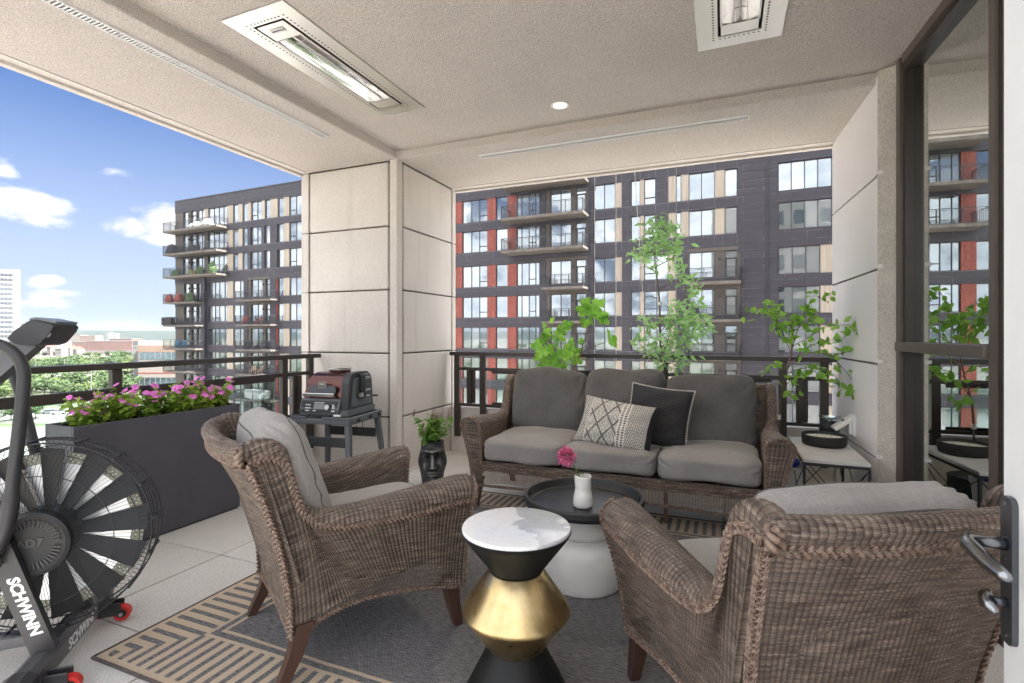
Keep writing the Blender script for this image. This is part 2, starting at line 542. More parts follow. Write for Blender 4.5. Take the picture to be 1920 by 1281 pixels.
class MB:
    def __init__(s):
        s.v = []
        s.f = []
        s.uv = []
        s.has_uv = False

    def add(s, vs_, fs_):
        k = len(s.v)
        s.v.extend([tuple(map(float, p)) for p in vs_])
        s.f.extend([tuple(i + k for i in f) for f in fs_])
        return s

    def box(s, x0, x1, y0, y1, z0, z1, mat=None, loc=(0, 0, 0)):
        x0, x1 = min(x0, x1), max(x0, x1)
        y0, y1 = min(y0, y1), max(y0, y1)
        z0, z1 = min(z0, z1), max(z0, z1)
        vs_ = [(x0, y0, z0), (x1, y0, z0), (x1, y1, z0), (x0, y1, z0), (x0, y0, z1), (x1, y0, z1), (x1, y1, z1), (x0, y1, z1)]
        if mat is not None:
            vs_ = [tuple(np.array(mat) @ np.array(p) + np.array(loc)) for p in vs_]
        return s.add(vs_, [(0, 3, 2, 1), (4, 5, 6, 7), (0, 1, 5, 4), (1, 2, 6, 5), (2, 3, 7, 6), (3, 0, 4, 7)])

    def cbox(s, x0, x1, y0, y1, z0, z1, c=.006):
        """box with chamfered edges"""
        xs, ys, zs = (x0, x1), (y0, y1), (z0, z1)
        vs_, idx = [], {}
        for i in (0, 1):
            for j in (0, 1):
                for k in (0, 1):
                    sx, sy, sz = (1, -1)[i], (1, -1)[j], (1, -1)[k]
                    for ax in range(3):
                        p = [xs[i] + (0 if ax == 0 else sx * c), ys[j] + (0 if ax == 1 else sy * c), zs[k] + (0 if ax == 2 else sz * c)]
                        idx[(i, j, k, ax)] = len(vs_)
                        vs_.append(p)
        bm = bmesh.new()
        for p in vs_:
            bm.verts.new(p)
        r = bmesh.ops.convex_hull(bm, input=bm.verts)
        bmesh.ops.dissolve_limit(bm, angle_limit=.01, verts=bm.verts, edges=bm.edges)
        bm.verts.ensure_lookup_table()
        bm.verts.index_update()
        s.add([v.co[:] for v in bm.verts], [[v.index for v in f.verts] for f in bm.faces])
        bm.free()
        return s

    def tube(s, pts, r, n=8, cap=True, closed=False):
        P = [Vector(p) for p in pts]
        rs = r if hasattr(r, '__len__') else [r] * len(P)
        k = len(s.v)
        up = None
        L = len(P)
        for i, p in enumerate(P):
            if closed:
                t = P[(i + 1) % L] - P[i - 1]
            else:
                t = P[min(i + 1, L - 1)] - P[max(i - 1, 0)]
            if t.length < 1e-9:
                t = Vector((0, 0, 1))
            t.normalize()
            if up is None:
                a = Vector((0, 0, 1)) if abs(t.z) < .9 else Vector((1, 0, 0))
                up = (a - t * a.dot(t)).normalized()
            else:
                up = up - t * up.dot(t)
                if up.length < 1e-6:
                    up = t.orthogonal()
                up.normalize()
            b = t.cross(up)
            for j in range(n):
                a = 2 * PI * j / n
                s.v.append(tuple(p + (up * math.cos(a) + b * math.sin(a)) * rs[i]))
        seg = L if closed else L - 1
        for i in range(seg):
            i2 = (i + 1) % L
            for j in range(n):
                j2 = (j + 1) % n
                s.f.append((k + i * n + j, k + i2 * n + j, k + i2 * n + j2, k + i * n + j2))
        if cap and not closed:
            s.f.append(tuple(k + j for j in range(n)))
            s.f.append(tuple(k + (L - 1) * n + j for j in reversed(range(n))))
        return s

    def lathe(s, prof, n=48, loc=(0, 0, 0), caps=True):
        k = len(s.v)
        for (r, z) in prof:
            for j in range(n):
                a = 2 * PI * j / n
                s.v.append((loc[0] + r * math.cos(a), loc[1] + r * math.sin(a), loc[2] + z))
        for i in range(len(prof) - 1):
            for j in range(n):
                j2 = (j + 1) % n
                s.f.append((k + i * n + j, k + i * n + j2, k + (i + 1) * n + j2, k + (i + 1) * n + j))
        if caps:
            s.f.append(tuple(k + j for j in reversed(range(n))))
            s.f.append(tuple(k + (len(prof) - 1) * n + j for j in range(n)))
        return s

    def prism(s, poly, a0, a1, axis='x'):
        """poly of 2D points extruded along an axis"""
        n = len(poly)
        vs_ = []
        for a in (a0, a1):
            for (p, q) in poly:
                vs_.append({'x': (a, p, q), 'y': (p, a, q), 'z': (p, q, a)}[axis])
        fs_ = [tuple(reversed(range(n))), tuple(range(n, 2 * n))]
        fs_ += [(i, (i + 1) % n, n + (i + 1) % n, n + i) for i in range(n)]
        return s.add(vs_, fs_)

    def hexa(s, a, b):
        """frustum between two quads of points"""
        return s.add(list(a) + list(b), [(3, 2, 1, 0), (4, 5, 6, 7), (0, 1, 5, 4), (1, 2, 6, 5), (2, 3, 7, 6), (3, 0, 4, 7)])

    def grid(s, P, UV=None, closed_u=False):
        """P: array (nu, nv, 3)"""
        nu, nv = P.shape[:2]
        k = len(s.v)
        s.v.extend([tuple(p) for p in P.reshape(-1, 3)])
        mu = nu if closed_u else nu - 1
        for i in range(mu):
            i2 = (i + 1) % nu
            for j in range(nv - 1):
                s.f.append((k + i * nv + j, k + i2 * nv + j, k + i2 * nv + j + 1, k + i * nv + j + 1))
        if UV is not None:
            s.has_uv = True
            while len(s.uv) < k:
                s.uv.append((0, 0))
            s.uv.extend([tuple(p) for p in UV.reshape(-1, 2)])
        return s

    def mesh(s, name, mat, smooth=False, fix=True):
        me = bpy.data.meshes.new(name)
        me.from_pydata(s.v, [], s.f)
        if s.has_uv:
            while len(s.uv) < len(s.v):
                s.uv.append((0, 0))
            lay = me.uv_layers.new(name='UVMap')
            li = np.empty(len(me.loops), dtype=np.int32)
            me.loops.foreach_get('vertex_index', li)
            lay.data.foreach_set('uv', np.array(s.uv, dtype=np.float32)[li].ravel())
        if fix:
            bm = bmesh.new()
            bm.from_mesh(me)
            bmesh.ops.recalc_face_normals(bm, faces=bm.faces)
            bm.to_mesh(me)
            bm.free()
        me.materials.append(M[mat] if isinstance(mat, str) else mat)
        if smooth:
            me.polygons.foreach_set('use_smooth', [True] * len(me.polygons))
            if smooth == 'auto':
                try:
                    me.set_sharp_from_angle(angle=R(38))
                except Exception:
                    pass
        me.update()
        return me

    def build(s, name, mat, parent=None, smooth=False, loc=(0, 0, 0), rz=0, rot=None, **kw):
        o = bpy.data.objects.new(name, s.mesh(name, mat, smooth))
        link(o, parent)
        o.location = loc
        o.rotation_euler = rot if rot is not None else (0, 0, rz)
        return tag(o, **kw)


def inst(me, name, parent=None, loc=(0, 0, 0), rot=(0, 0, 0), sc=None, **kw):
    o = bpy.data.objects.new(name, me)
    link(o, parent)
    o.location = loc
    o.rotation_euler = rot
    if sc is not None:
        o.scale = sc if hasattr(sc, '__len__') else (sc, sc, sc)
    return tag(o, **kw)


def kids(o):
    return [c for c in bpy.data.objects if c.parent == o]


def copy_tree(o, parent=None, cache=None):
    if cache is None:
        cache = {}
        for c in bpy.data.objects:
            if c.parent:
                cache.setdefault(c.parent, []).append(c)
    c = o.copy()
    COL.objects.link(c)
    c.parent = parent
    for ch in cache.get(o, []):
        copy_tree(ch, c, cache)
    return c


def text_mesh(body, size, name, mat, ext=.0006, offset=0.0, shear=0.0, space=1.0, align='CENTER'):
    cu = bpy.data.curves.new(name, 'FONT')
    cu.body = body
    cu.size = size
    cu.extrude = ext
    cu.offset = offset
    cu.shear = shear
    cu.space_character = space
    cu.align_x = align
    cu.align_y = 'CENTER'
    cu.resolution_u = 3
    ob = bpy.data.objects.new(name, cu)
    COL.objects.link(ob)
    dg = bpy.context.evaluated_depsgraph_get()
    me = bpy.data.meshes.new_from_object(ob.evaluated_get(dg))
    bpy.data.objects.remove(ob)
    me.materials.clear()
    me.materials.append(M[mat])
    return me


def catmull(pts, n):
    """smooth curve through pts, n samples, even by arc length"""
    P = np.array(pts, float)
    P = np.vstack([2 * P[0] - P[1], P, 2 * P[-1] - P[-2]])
    out = []
    for i in range(1, len(P) - 2):
        for t in np.linspace(0, 1, 24, endpoint=False):
            a, b, c, d = P[i - 1], P[i], P[i + 1], P[i + 2]
            out.append(.5 * ((2 * b) + (-a + c) * t + (2 * a - 5 * b + 4 * c - d) * t ** 2 + (-a + 3 * b - 3 * c + d) * t ** 3))
    out.append(P[-2])
    out = np.array(out)
    L = np.concatenate([[0], np.cumsum(np.linalg.norm(np.diff(out, axis=0), axis=1))])
    q = np.linspace(0, L[-1], n)
    return np.stack([np.interp(q, L, out[:, k]) for k in range(out.shape[1])], axis=1)


F = 955.0


def ray(u):
    k = (u - 960) / F
    return (.9241 * k - .3822, .3822 * k + .9241)


def ground_pt(u, d, z=0.0):
    a, b = ray(u)
    return (a * d, b * d, z)
# ================================================================ THE BALCONY (setting)
XC, YC = -2.70, 3.83          # inner corner of the corner pier
XO, YO = -3.82, 4.91          # outer faces
ZB, ZC = 2.82, 2.89           # underside of the beams, ceiling
YBACK = -.35
YCE = .75                     # ceiling cut short before the camera to let sky light in


def xw(y):                     # face of the pale right-hand wall (slightly out of square)
    return .838 + (4.918 - y) * .0486


def xg(y):                     # plane of the window wall
    return .995 + .05 * (3.72 - y)


# floor of individual pavers
fl = empty('floor', (0, 0, 0), kind='structure')
MB().box(XO + .02, 1.25, YBACK, 4.90, -.20, -.05).build('slab', 'joint', fl)
pit = .66
for i in range(-2, 7):
    for j in range(-4, 6):
        x0, x1 = -2.63 + (i - 1) * pit, -2.63 + i * pit
        y0, y1 = 2.04 + (j - 1) * pit, 2.04 + j * pit
        x0, x1, y0, y1 = max(x0, -3.64), min(x1, 1.28), max(y0, YBACK), min(y1, 4.80)
        if x1 - x0 < .05 or y1 - y0 < .05:
            continue
        b = MB().cbox(x0 + .0042, x1 - .0042, y0 + .0042, y1 - .0042, -.045, random.uniform(-.0012, .0), .0025)
        b.build('paver', 'paver', fl)

# ceiling slab and the two lowered beams
ce = MB()
HEAT = [(-2.205, 1.875, 3.16), (.083, 1.85, 3.136)]          # centre x, y0, y1 of the two recessed heaters
xs_ = [XO]
for (hx_, hy0, hy1) in HEAT:
    xs_ += [hx_ - .108, hx_ + .108]
xs_.append(1.6)
for q in range(5):
    if q in (1, 3):
        hy0, hy1 = HEAT[q // 2][1] + .105, HEAT[q // 2][2] - .11
        ce.box(xs_[q], xs_[q + 1], YCE, hy0, ZC, 3.15).box(xs_[q], xs_[q + 1], hy1, YO, ZC, 3.15)
        ce.box(xs_[q], xs_[q + 1], hy0, hy1, 3.05, 3.15)
    else:
        ce.box(xs_[q], xs_[q + 1], YCE, YO, ZC, 3.15)
ce.build('ceiling', 'stucco', kind='structure')
bm_ = MB()
# rounded lower arris on the inside of each beam
def beam_prof(a, b, flip=1):
    return [(a, ZC + .0), (a, ZB + .010), (a - flip * .004, ZB + .003), (a - flip * .012, ZB), (b, ZB), (b, ZC + .0)]
bm_.prism([(p, q) for p, q in beam_prof(XC, XO + .10)], YCE, YC, 'y')
bm_.build('ceiling_beam', 'stucco', kind='structure')
MB().prism([(p, q) for p, q in beam_prof(YC, YO - .10, -1)], XC + .001, xw(YC) + .3, 'x').build('ceiling_beam', 'stucco', kind='structure')
# smooth outer lips with a drip groove
for nm, args in (('beam_lip', [(XO + .02, XO + .095, YCE, YC, ZB - .004, ZC + .2), (XO - .03, XO + .018, YCE, YC, ZB - .022, ZC + .25)]),
                 ('beam_lip', [(XC, 1.0, YO - .095, YO - .02, ZB - .004, ZC + .2), (XC, 1.2, YO - .018, YO + .03, ZB - .022, ZC + .25)])):
    b = MB()
    for a in args:
        b.box(*a)
    b.build(nm, 'precast', kind='structure')

# ---- corner pier with recessed joints: every cast panel is a piece
pier = empty('corner_pier', (XC, YC, 0), label='pale precast corner pier with square panels between the two balcony openings', cat='pier')
def piece(b, name, mat, par):
    o = b.build(name, mat, par)
    o.location = -Vector(par.location)
    return o
piece(MB().box(XO + .02, XC - .030, YC + .030, YO - .02, -.05, ZB + .02), 'core', 'joint', pier)
zj = [-.02, .497, 1.076, 1.655, 2.232, ZB - .003]
for a, b_ in zip(zj[:-1], zj[1:]):
    piece(MB().cbox(XO + .105, XC - .100, YC, YC + .10, a + .007, b_ - .007, .007), 'panel', 'precast', pier)
    piece(MB().cbox(XC - .10, XC, YC + .100, YO - .085, a + .007, b_ - .007, .007), 'panel', 'precast', pier)
    piece(MB().cbox(XO, XO + .092, YC - .004, YC + .12, a + .004, b_ - .004, .004), 'edge_trim', 'precast', pier)
    piece(MB().cbox(XC - .12, XC + .004, YO - .072, YO, a + .004, b_ - .004, .004), 'edge_trim', 'precast', pier)
piece(MB().cbox(XC - .078, XC + .006, YC - .006, YC + .076, -.02, ZC - .002, .006), 'corner_post', 'precast', pier)

# ---- right-hand pale wall, out of square, in panels
rw = empty('side_wall', (xw(YC), YC, 0), label='white precast side wall with horizontal joints right of the sofa', cat='wall')
zj2 = [-.02, .47, 1.064, 1.655, 2.236, ZB + .045]
for a, b_ in zip(zj2[:-1], zj2[1:]):
    g_ = .0075
    v = [(xw(YO), YO), (xw(YC), YC - .03), (1.3, YC - .03), (1.3, YO)]
    b = MB().prism([v[0], v[1], v[2], v[3]], a + g_, b_ - g_, 'z')
    piece(b, 'panel', 'precast_pale', rw)
    b = MB().prism([(xw(YC) - .012, YC - .045), (xw(YC) + .03, YC - .045), (xw(YC) + .03, YC - .028), (xw(YC) - .012, YC - .028)], a + g_, a + .028, 'z')
    piece(b, 'joint_lip', 'precast_pale', rw)
piece(MB().prism([(xw(YO) + .014, YO - .01), (xw(YC) + .014, YC - .02), (1.28, YC - .02), (1.28, YO - .01)], -.05, ZB + .04, 'z'), 'core', 'joint', rw)
# rough exposed-aggregate return beside the window
MB().prism([(xw(YC) - .0, YC - .032), (xg(3.72) + .01, 3.735), (1.35, 3.735), (1.35, YC - .032)], -.03, ZC - .003, 'z').build(
    'wall_return', 'rough_concrete', label='rough exposed concrete strip between white wall and window frame', cat='wall')

# ---- kerb walls under the railings
MB().cbox(XO, -3.66, YBACK, YC - .004, -.05, .48, .01).build('kerb_wall', 'precast', label='low concrete upstand under the left railing', cat='wall')
MB().cbox(XC + .004, xw(4.85) - .002, 4.80, YO, -.05, .48, .01).build('kerb_wall', 'precast', label='low concrete upstand behind the sofa under the railing', cat='wall')

material("room_wall", (.55, .53, .47), .9, col2=(.62, .60, .54), vscale=1.0)
material("handle_grey", (.10, .105, .12), .30, metal=.75)
material("handle_bright", (.30, .31, .33), .22, metal=1)
# ---- tall window on the right
wn = empty('tall_window', (xg(3.72), 3.72, 0), label='tall bronze framed window reflecting the building opposite', cat='window')
ang = math.atan2(-.05, 1)                 # wall runs towards the camera, drifting to +x
wn.rotation_euler = (0, 0, R(-90) + math.atan(.05))
# local x runs towards the camera along the window wall, local y out of the wall towards +x
Lw = 1.02
def WB():
    return MB()
WB().box(-.0, .055, -.03, .12, -.03, ZC - .004).build('jamb', 'bronze_frame', wn)
WB().box(.055, .085, -.012, .10, -.03, ZC - .05).build('jamb', 'bronze', wn)
WB().box(Lw, Lw + .045, -.03, .12, -.03, ZC - .004).build('mullion', 'bronze_frame', wn)
WB().box(Lw + .046, Lw + .075, -.018, .10, -.03, ZC - .004).build('mullion', 'bronze', wn)
WB().box(.086, Lw - .001, -.03, .12, ZC - .056, ZC - .004).build('head', 'bronze_frame', wn)
WB().box(.086, Lw - .001, -.012, .10, ZC - .085, ZC - .058).build('head', 'bronze', wn)
WB().cbox(.02, Lw - .001, -.045, .10, 1.150, 1.205, .004).build('transom', 'bronze_frame', wn)
WB().box(.086, Lw - .001, -.03, .12, -.03, .07).build('sill', 'bronze_frame', wn)
WB().box(.086, Lw - .001, .03, .036, 1.206, ZC - .086).build('pane', 'window_glass', wn)
WB().box(.086, Lw - .001, .03, .036, .071, 1.149).build('pane', 'window_glass', wn)
# the wall goes on towards the camera beyond the mullion
WB().box(Lw + .076, 4.6, -.01, .12, -.03, ZC - .004).build('wall_panel', 'precast_pale', wn)
# room box behind the glass, pale wall added close up to catch light
rb = WB()
rb.box(.0, 4.4, .34, .38, -.03, 2.85)
rb.box(-.05, 0, .13, .34, -.03, 2.85)
rb.box(-.05, 4.4, .13, .34, -.08, -.03)
rb.box(-.05, 4.4, .13, .34, 2.85, 2.9)
rb.build('room', 'room_wall', wn)

# ---- railings
def railing(name, label, along, fixed, a0, a1, posts, plates, glass, kerb_side):
    """along: 'x' or 'y'"""
    r = empty(name, (fixed if along == 'y' else a0, a0 if along == 'y' else fixed, 0), label=label, cat='railing')
    off = -Vector(r.location)

    def bx(lo, hi, w0, w1, z0, z1, nm, mat='bronze', ch=.003):
        b = MB()
        if along == 'y':
            b.cbox(fixed + w0, fixed + w1, lo, hi, z0, z1, ch)
        else:
            b.cbox(lo, hi, fixed + w0, fixed + w1, z0, z1, ch)
        o = b.build(nm, mat, r)
        o.location = off
        return o
    bx(a0, a1, -.042, .042, 1.028, 1.066, 'top_rail')
    for p in posts:
        bx(p - .03, p + .03, -.022, .022, .18 if p in (posts[0], posts[-1]) else .40, 1.027, 'post')
    ends = [a0] + list(posts) + [a1]
    for q0, q1 in zip(posts[:-1], posts[1:]):
        bx(q0 + .031, q1 - .031, -.015, .015, .874, .906, 'middle_rail')
        bx(q0 + .031, q1 - .031, -.015, .015, .50, .528, 'bottom_rail')
    for p in plates:
        bx(p - .045, p + .005, -.006, .018, .529, .873, 'plate')
        bx(p - .004, p + .045, .019, .030, .529, .873, 'plate')
    for (g0, g1) in glass:
        bx(g0, g1, .017, .030, .845, .90, 'glass_channel')
        bx(g0, g1, .017, .030, .505, .55, 'glass_channel')
        bx(g0 + .004, g1 - .004, .020, .027, .551, .844, 'glass_panel', 'rail_glass', .0005)
    return r

railing('railing', 'dark bronze railing with glass panels along the left side behind the planter', 'y', -3.587, YBACK, 3.80,
        [YBACK + .1, .72, 2.04, 3.39, 3.70], [3.53], [(-.2, .62), (.85, 1.92), (2.17, 3.27)], 0)
railing('railing', 'dark bronze railing behind the sofa facing the dark building', 'x', 4.745, -2.66, xw(4.745) - .01,
        [-2.586, -2.286, -.478, .457, .754], [-2.43, .60], [(-2.2, -.56), (-.39, .38)], 0)

# ---- ceiling fittings
def slot_diffuser(x0, x1, y0, y1, axis, label):
    e = empty('slot_diffuser', ((x0 + x1) / 2, (y0 + y1) / 2, ZB), label=label, cat='air vent')
    off = -Vector(e.location)
    z = ZB
    t = MB()
    if axis == 'y':
        t.box(x0, x0 + .006, y0, y1, z - .014, z + .001).box(x1 - .006, x1, y0, y1, z - .014, z + .001)
        t.box(x0 + .0062, x1 - .0062, y0, y0 + .006, z - .014, z + .001).box(x0 + .0062, x1 - .0062, y1 - .006, y1, z - .014, z + .001)
    else:
        t.box(x0, x1, y0, y0 + .006, z - .014, z + .001).box(x0, x1, y1 - .006, y1, z - .014, z + .001)
        t.box(x0, x0 + .006, y0 + .0062, y1 - .0062, z - .014, z + .001).box(x1 - .006, x1, y0 + .0062, y1 - .0062, z - .014, z + .001)
    o = t.build('frame', 'white_paint', e); o.location = off
    o = MB().box(x0 + .005, x1 - .005, y0 + .005, y1 - .005, z - .003, z - .001).build('backing', 'vent_grey', e); o.location = off
    s_ = MB()
    L0, L1 = (y0, y1) if axis == 'y' else (x0, x1)
    n = int((L1 - L0) / .018)
    for i in range(n):
        p = L0 + (i + .5) * (L1 - L0) / n
        if axis == 'y':
            s_.box(x0 + .007, x1 - .007, p - .004, p + .004, z - .0125, z - .0032)
        else:
            s_.box(p - .004, p + .004, y0 + .007, y1 - .007, z - .0125, z - .0032)
    o = s_.build('louvres', 'grille_metal', e, kind='stuff'); o.location = off
    return e
material('vent_grey', (.10, .105, .10), .6)
slot_diffuser(-2.932, -2.868, YCE + .2, 3.16, 'y', 'long slotted air grille in the left ceiling beam')
slot_diffuser(-1.97, .18, 4.005, 4.067, 'x', 'slotted air grille in the beam above the sofa')

def heater(cx, y0, y1, label):
    zz = ZC
    h = empty('patio_heater', (cx, (y0 + y1) / 2, zz), label=label, cat='heater')
    off = -Vector(h.location)
    X0, X1 = cx - .215, cx + .215
    ix0, ix1, iy0, iy1 = cx - .108, cx + .108, y0 + .105, y1 - .11
    def P(b, nm, mt, sm=False, par=h):
        o = b.build(nm, mt, par, smooth=sm)
        o.location = off if par is h else (0, 0, 0)
        return o
    f = MB()
    zt, zb = zz - .001, zz - .006
    f.box(X0, ix0, y0, y1, zb, zt).box(ix1, X1, y0, y1, zb, zt).box(ix0, ix1, y0, iy0, zb, zt).box(ix0, ix1, iy1, y1, zb, zt)
    P(f, 'frame_plate', 'steel')
    # perforated row round the opening
    hol = MB()
    n = 46
    for i in range(n):
        y = iy0 - .02 + (iy1 - iy0 + .04) * i / (n - 1)
        for x in (ix0 - .022, ix1 + .022):
            hol.add([(x + .0058 * math.cos(a), y + .0058 * math.sin(a), zb - .0006) for a in np.linspace(0, 2 * PI, 8, endpoint=False)], [tuple(range(8))])
    for i in range(9):
        x = ix0 + (ix1 - ix0) * (i + .5) / 9
        for y in (iy0 - .02, iy1 + .02):
            hol.add([(x + .0058 * math.cos(a), y + .0058 * math.sin(a), zb - .0006) for a in np.linspace(0, 2 * PI, 8, endpoint=False)], [tuple(range(8))])
    o = P(hol, 'perforations', 'black_hole')
    o['kind'] = 'stuff'
    # housing let into the ceiling
    g_ = MB()
    g_.box(ix0 + .0005, ix0 + .004, iy0 + .001, iy1 - .001, zz, zz + .10).box(ix1 - .004, ix1 - .0005, iy0 + .001, iy1 - .001, zz, zz + .10)
    g_.box(ix0 + .0045, ix1 - .0045, iy0 + .001, iy0 + .004, zz, zz + .10).box(ix0 + .0045, ix1 - .0045, iy1 - .004, iy1 - .001, zz, zz + .10)
    g_.box(ix0 + .0045, ix1 - .0045, iy0 + .0045, iy1 - .0045, zz + .095, zz + .10)
    P(g_, 'housing', 'black_hole')
    a0, a1 = iy0 + .012, iy1 - .012
    bx0, bx1 = ix0 + .016, ix1 - .016
    e = MB().box(bx0, bx1, a0, a0 + .13, zb - .002, zb + .0006)
    P(e, 'end_plate', 'steel')
    e = MB().box(bx0, bx1, a1 - .10, a1, zb - .002, zb + .0006)
    P(e, 'end_plate', 'steel')
    tr = []
    m = 20
    ys = [a0 + .1305, a1 - .1005]
    for y in np.linspace(ys[0], ys[1], 8):
        tr.append([(cx + (-1 + 2 * i / m) * (bx1 - bx0) / 2, y, zb + .074 * (1 - abs(-1 + 2 * i / m) ** 2.2)) for i in range(m + 1)])
    P(MB().grid(np.array(tr)), 'reflector', 'reflector', True)
    for sx in (-1, 1):
        P(MB().box(cx + sx * (bx1 - bx0) / 2 - .004, cx + sx * (bx1 - bx0) / 2 + .004, ys[0], ys[1], zb - .006, zb + .001), 'side_rail', 'brushed_steel')
    P(MB().tube([(cx, ys[0] - .0, zb + .022), (cx, ys[1] + .0, zb + .022)], .0065, 10), 'heating_tube', 'quartz', True)
    w = MB()
    for k in range(3):
        y = ys[0] + (ys[1] - ys[0]) * (.04 + .46 * k)
        w.tube([(bx0 + .002, y, zb - .004), (cx - .03, y + .012, zb - .016), (cx + .03, y + .012, zb - .016), (bx1 - .002, y, zb - .004)], .0016, 5)
    for x in (cx - .03, cx + .03):
        w.tube([(x, ys[0] + .02, zb - .016), (x, ys[1] - .02, zb - .016)], .0015, 5)
    P(w, 'wire_guard', 'brushed_steel', True)
    for y in (ys[0] + .004, ys[1] - .004):
        c = [(cx + .088 * math.cos(a), y, zb + .0006 + .070 * math.sin(a)) for a in np.linspace(0, PI, 12)]
        b = MB()
        b.add([(p[0], y - .003, p[2]) for p in c] + [(p[0], y + .003, p[2]) for p in c],
              [tuple(range(12)), tuple(range(23, 11, -1))] + [(i, i + 1, i + 13, i + 12) for i in range(11)])
        P(b, 'end_shield', 'brushed_steel')
    sc = MB()
    for (x, y) in ((bx0 + .02, a0 + .02), (bx1 - .02, a0 + .02), (bx0 + .02, a1 - .02), (bx1 - .02, a1 - .02)):
        sc.add([(x + .003 * math.cos(a), y + .003 * math.sin(a), zb - .0046) for a in np.linspace(0, 2 * PI, 8, endpoint=False)], [tuple(range(8))])
    P(sc, 'screws', 'black_hole')
    bd = P(MB().box(cx - .045, cx + .045, a0 + .036, a0 + .072, zb - .0058, zb - .0044), 'name_plate', 'grille_metal')
    tm = text_mesh('INFRATECH', .016, 'lettering', 'print_dark', .0003, .0002)
    o = inst(tm, 'lettering', bd, (cx, a0 + .054, zb - .0062), (PI, 0, 0))
    return h
material('quartz', (.75, .74, .70), .15, metal=.3)
heater(*HEAT[0], 'stainless infrared heater panel in the ceiling above the armchair, full length in view')
heater(*HEAT[1], 'stainless infrared heater panel cut off by the top edge of the picture')

dl = empty('ceiling_light', (-1.076, 3.50, ZC), label='small round lit downlight in the ceiling', cat='light')
o = MB().lathe([(.066, -.001), (.066, -.004), (.060, -.007), (.050, -.006), (.047, -.002), (.047, -.0005)], 40, caps=False).build('trim_ring', 'white_paint', dl, True)
o = MB().lathe([(.0465, -.0008), (.0465, -.003)], 32).build('lens', 'lamp_lit', dl)
ld = bpy.data.lights.new('downlight', 'SPOT')
ld.energy = 12
ld.color = (1, .84, .62)
ld.spot_size = R(110)
ld.spot_blend = .8
ld.shadow_soft_size = .06
lo = bpy.data.objects.new('downlight_lamp', ld)
link(lo, dl)
lo.location = (0, 0, -.02)
lo.rotation_euler = (0, 0, 0)

# ---- open white door at the right edge
dr = empty('door', (.455, 1.156, 0), label='open white door with dark grey lever handle at the right picture edge', cat='door')
MB().cbox(0, .045, -.90, 0, .01, 2.35, .003).build('leaf', 'white_paint', dr)
h = MB()
pl = []
for (y, z) in ((-.0155, .724), (-.052, .724), (-.052, .974), (-.0155, .974)):
    pl.append((y, z))
# rounded plate outline
def rrect(x0, x1, z0, z1, r, n=5):
    out = []
    for (cx, cz, a0) in ((x1 - r, z1 - r, 0), (x0 + r, z1 - r, 90), (x0 + r, z0 + r, 180), (x1 - r, z0 + r, 270)):
        for i in range(n + 1):
            a = R(a0 + 90 * i / n)
            out.append((cx + r * math.cos(a), cz + r * math.sin(a)))
    return out
MB().prism(rrect(-.052, -.0135, .724, .974, .014), -.009, -.0002, 'x').build('handle_plate', 'handle_grey', dr)
hp = [c_ for c_ in kids(dr) if c_.name.startswith('handle_plate')][0]
zl = .893
yl = -.033
MB().tube([(-.008, yl, zl), (-.030, yl, zl), (-.055, yl, zl), (-.062, yl - .006, zl), (-.066, yl - .018, zl - .001),
           (-.065, yl - .045, zl - .004), (-.062, yl - .080, zl - .010), (-.058, yl - .112, zl - .012), (-.055, yl - .125, zl - .012)],
          [.011, .0105, .0105, .0115, .012, .0125, .012, .0095, .006], 14).build('lever', 'handle_bright', dr, True)
MB().tube([(-.0092, yl, .793), (-.026, yl, .793)], [.009, .008], 12).build('turn_neck', 'handle_grey', dr, True)
MB().tube([(-.024, yl + .022, .799), (-.034, yl + .008, .796), (-.038, yl - .012, .792), (-.034, yl - .03, .786)], [.005, .0105, .0115, .004], 12).build('thumb_turn', 'handle_bright', dr, True)
sc = MB()
for z in (.962, .905 + .0, .868, .738):
    sc.tube([(-.0092, yl + .001, z), (-.0102, yl + .001, z)], .0035, 8)
sc.build('screws', 'handle_bright', dr)

# thin cords hanging in the back opening
cords = [(1155, 4.93, .0, 'straight white cord hanging in the opening left of the tall tree'), (1190, 4.93, .21, 'slanting white cord hanging behind the tall tree top'),
         (1115, 4.93, .0, 'faint thin cord hanging left of the straight white cord'), (1268, 4.93, .0, 'faint thin cord hanging right of the tall tree top')]
for (u, y, dx, lb) in cords:
    a, b = ray(u)
    x = a / b * y
    r_ = .0028 if 'white' in lb else .001
    MB().tube([(x + dx * t, y + .0, ZB - .03 - t * 3.2) for t in np.linspace(0, 1, 6)], r_, 5).build('hanging_cord', 'cord_white', label=lb, cat='cord')
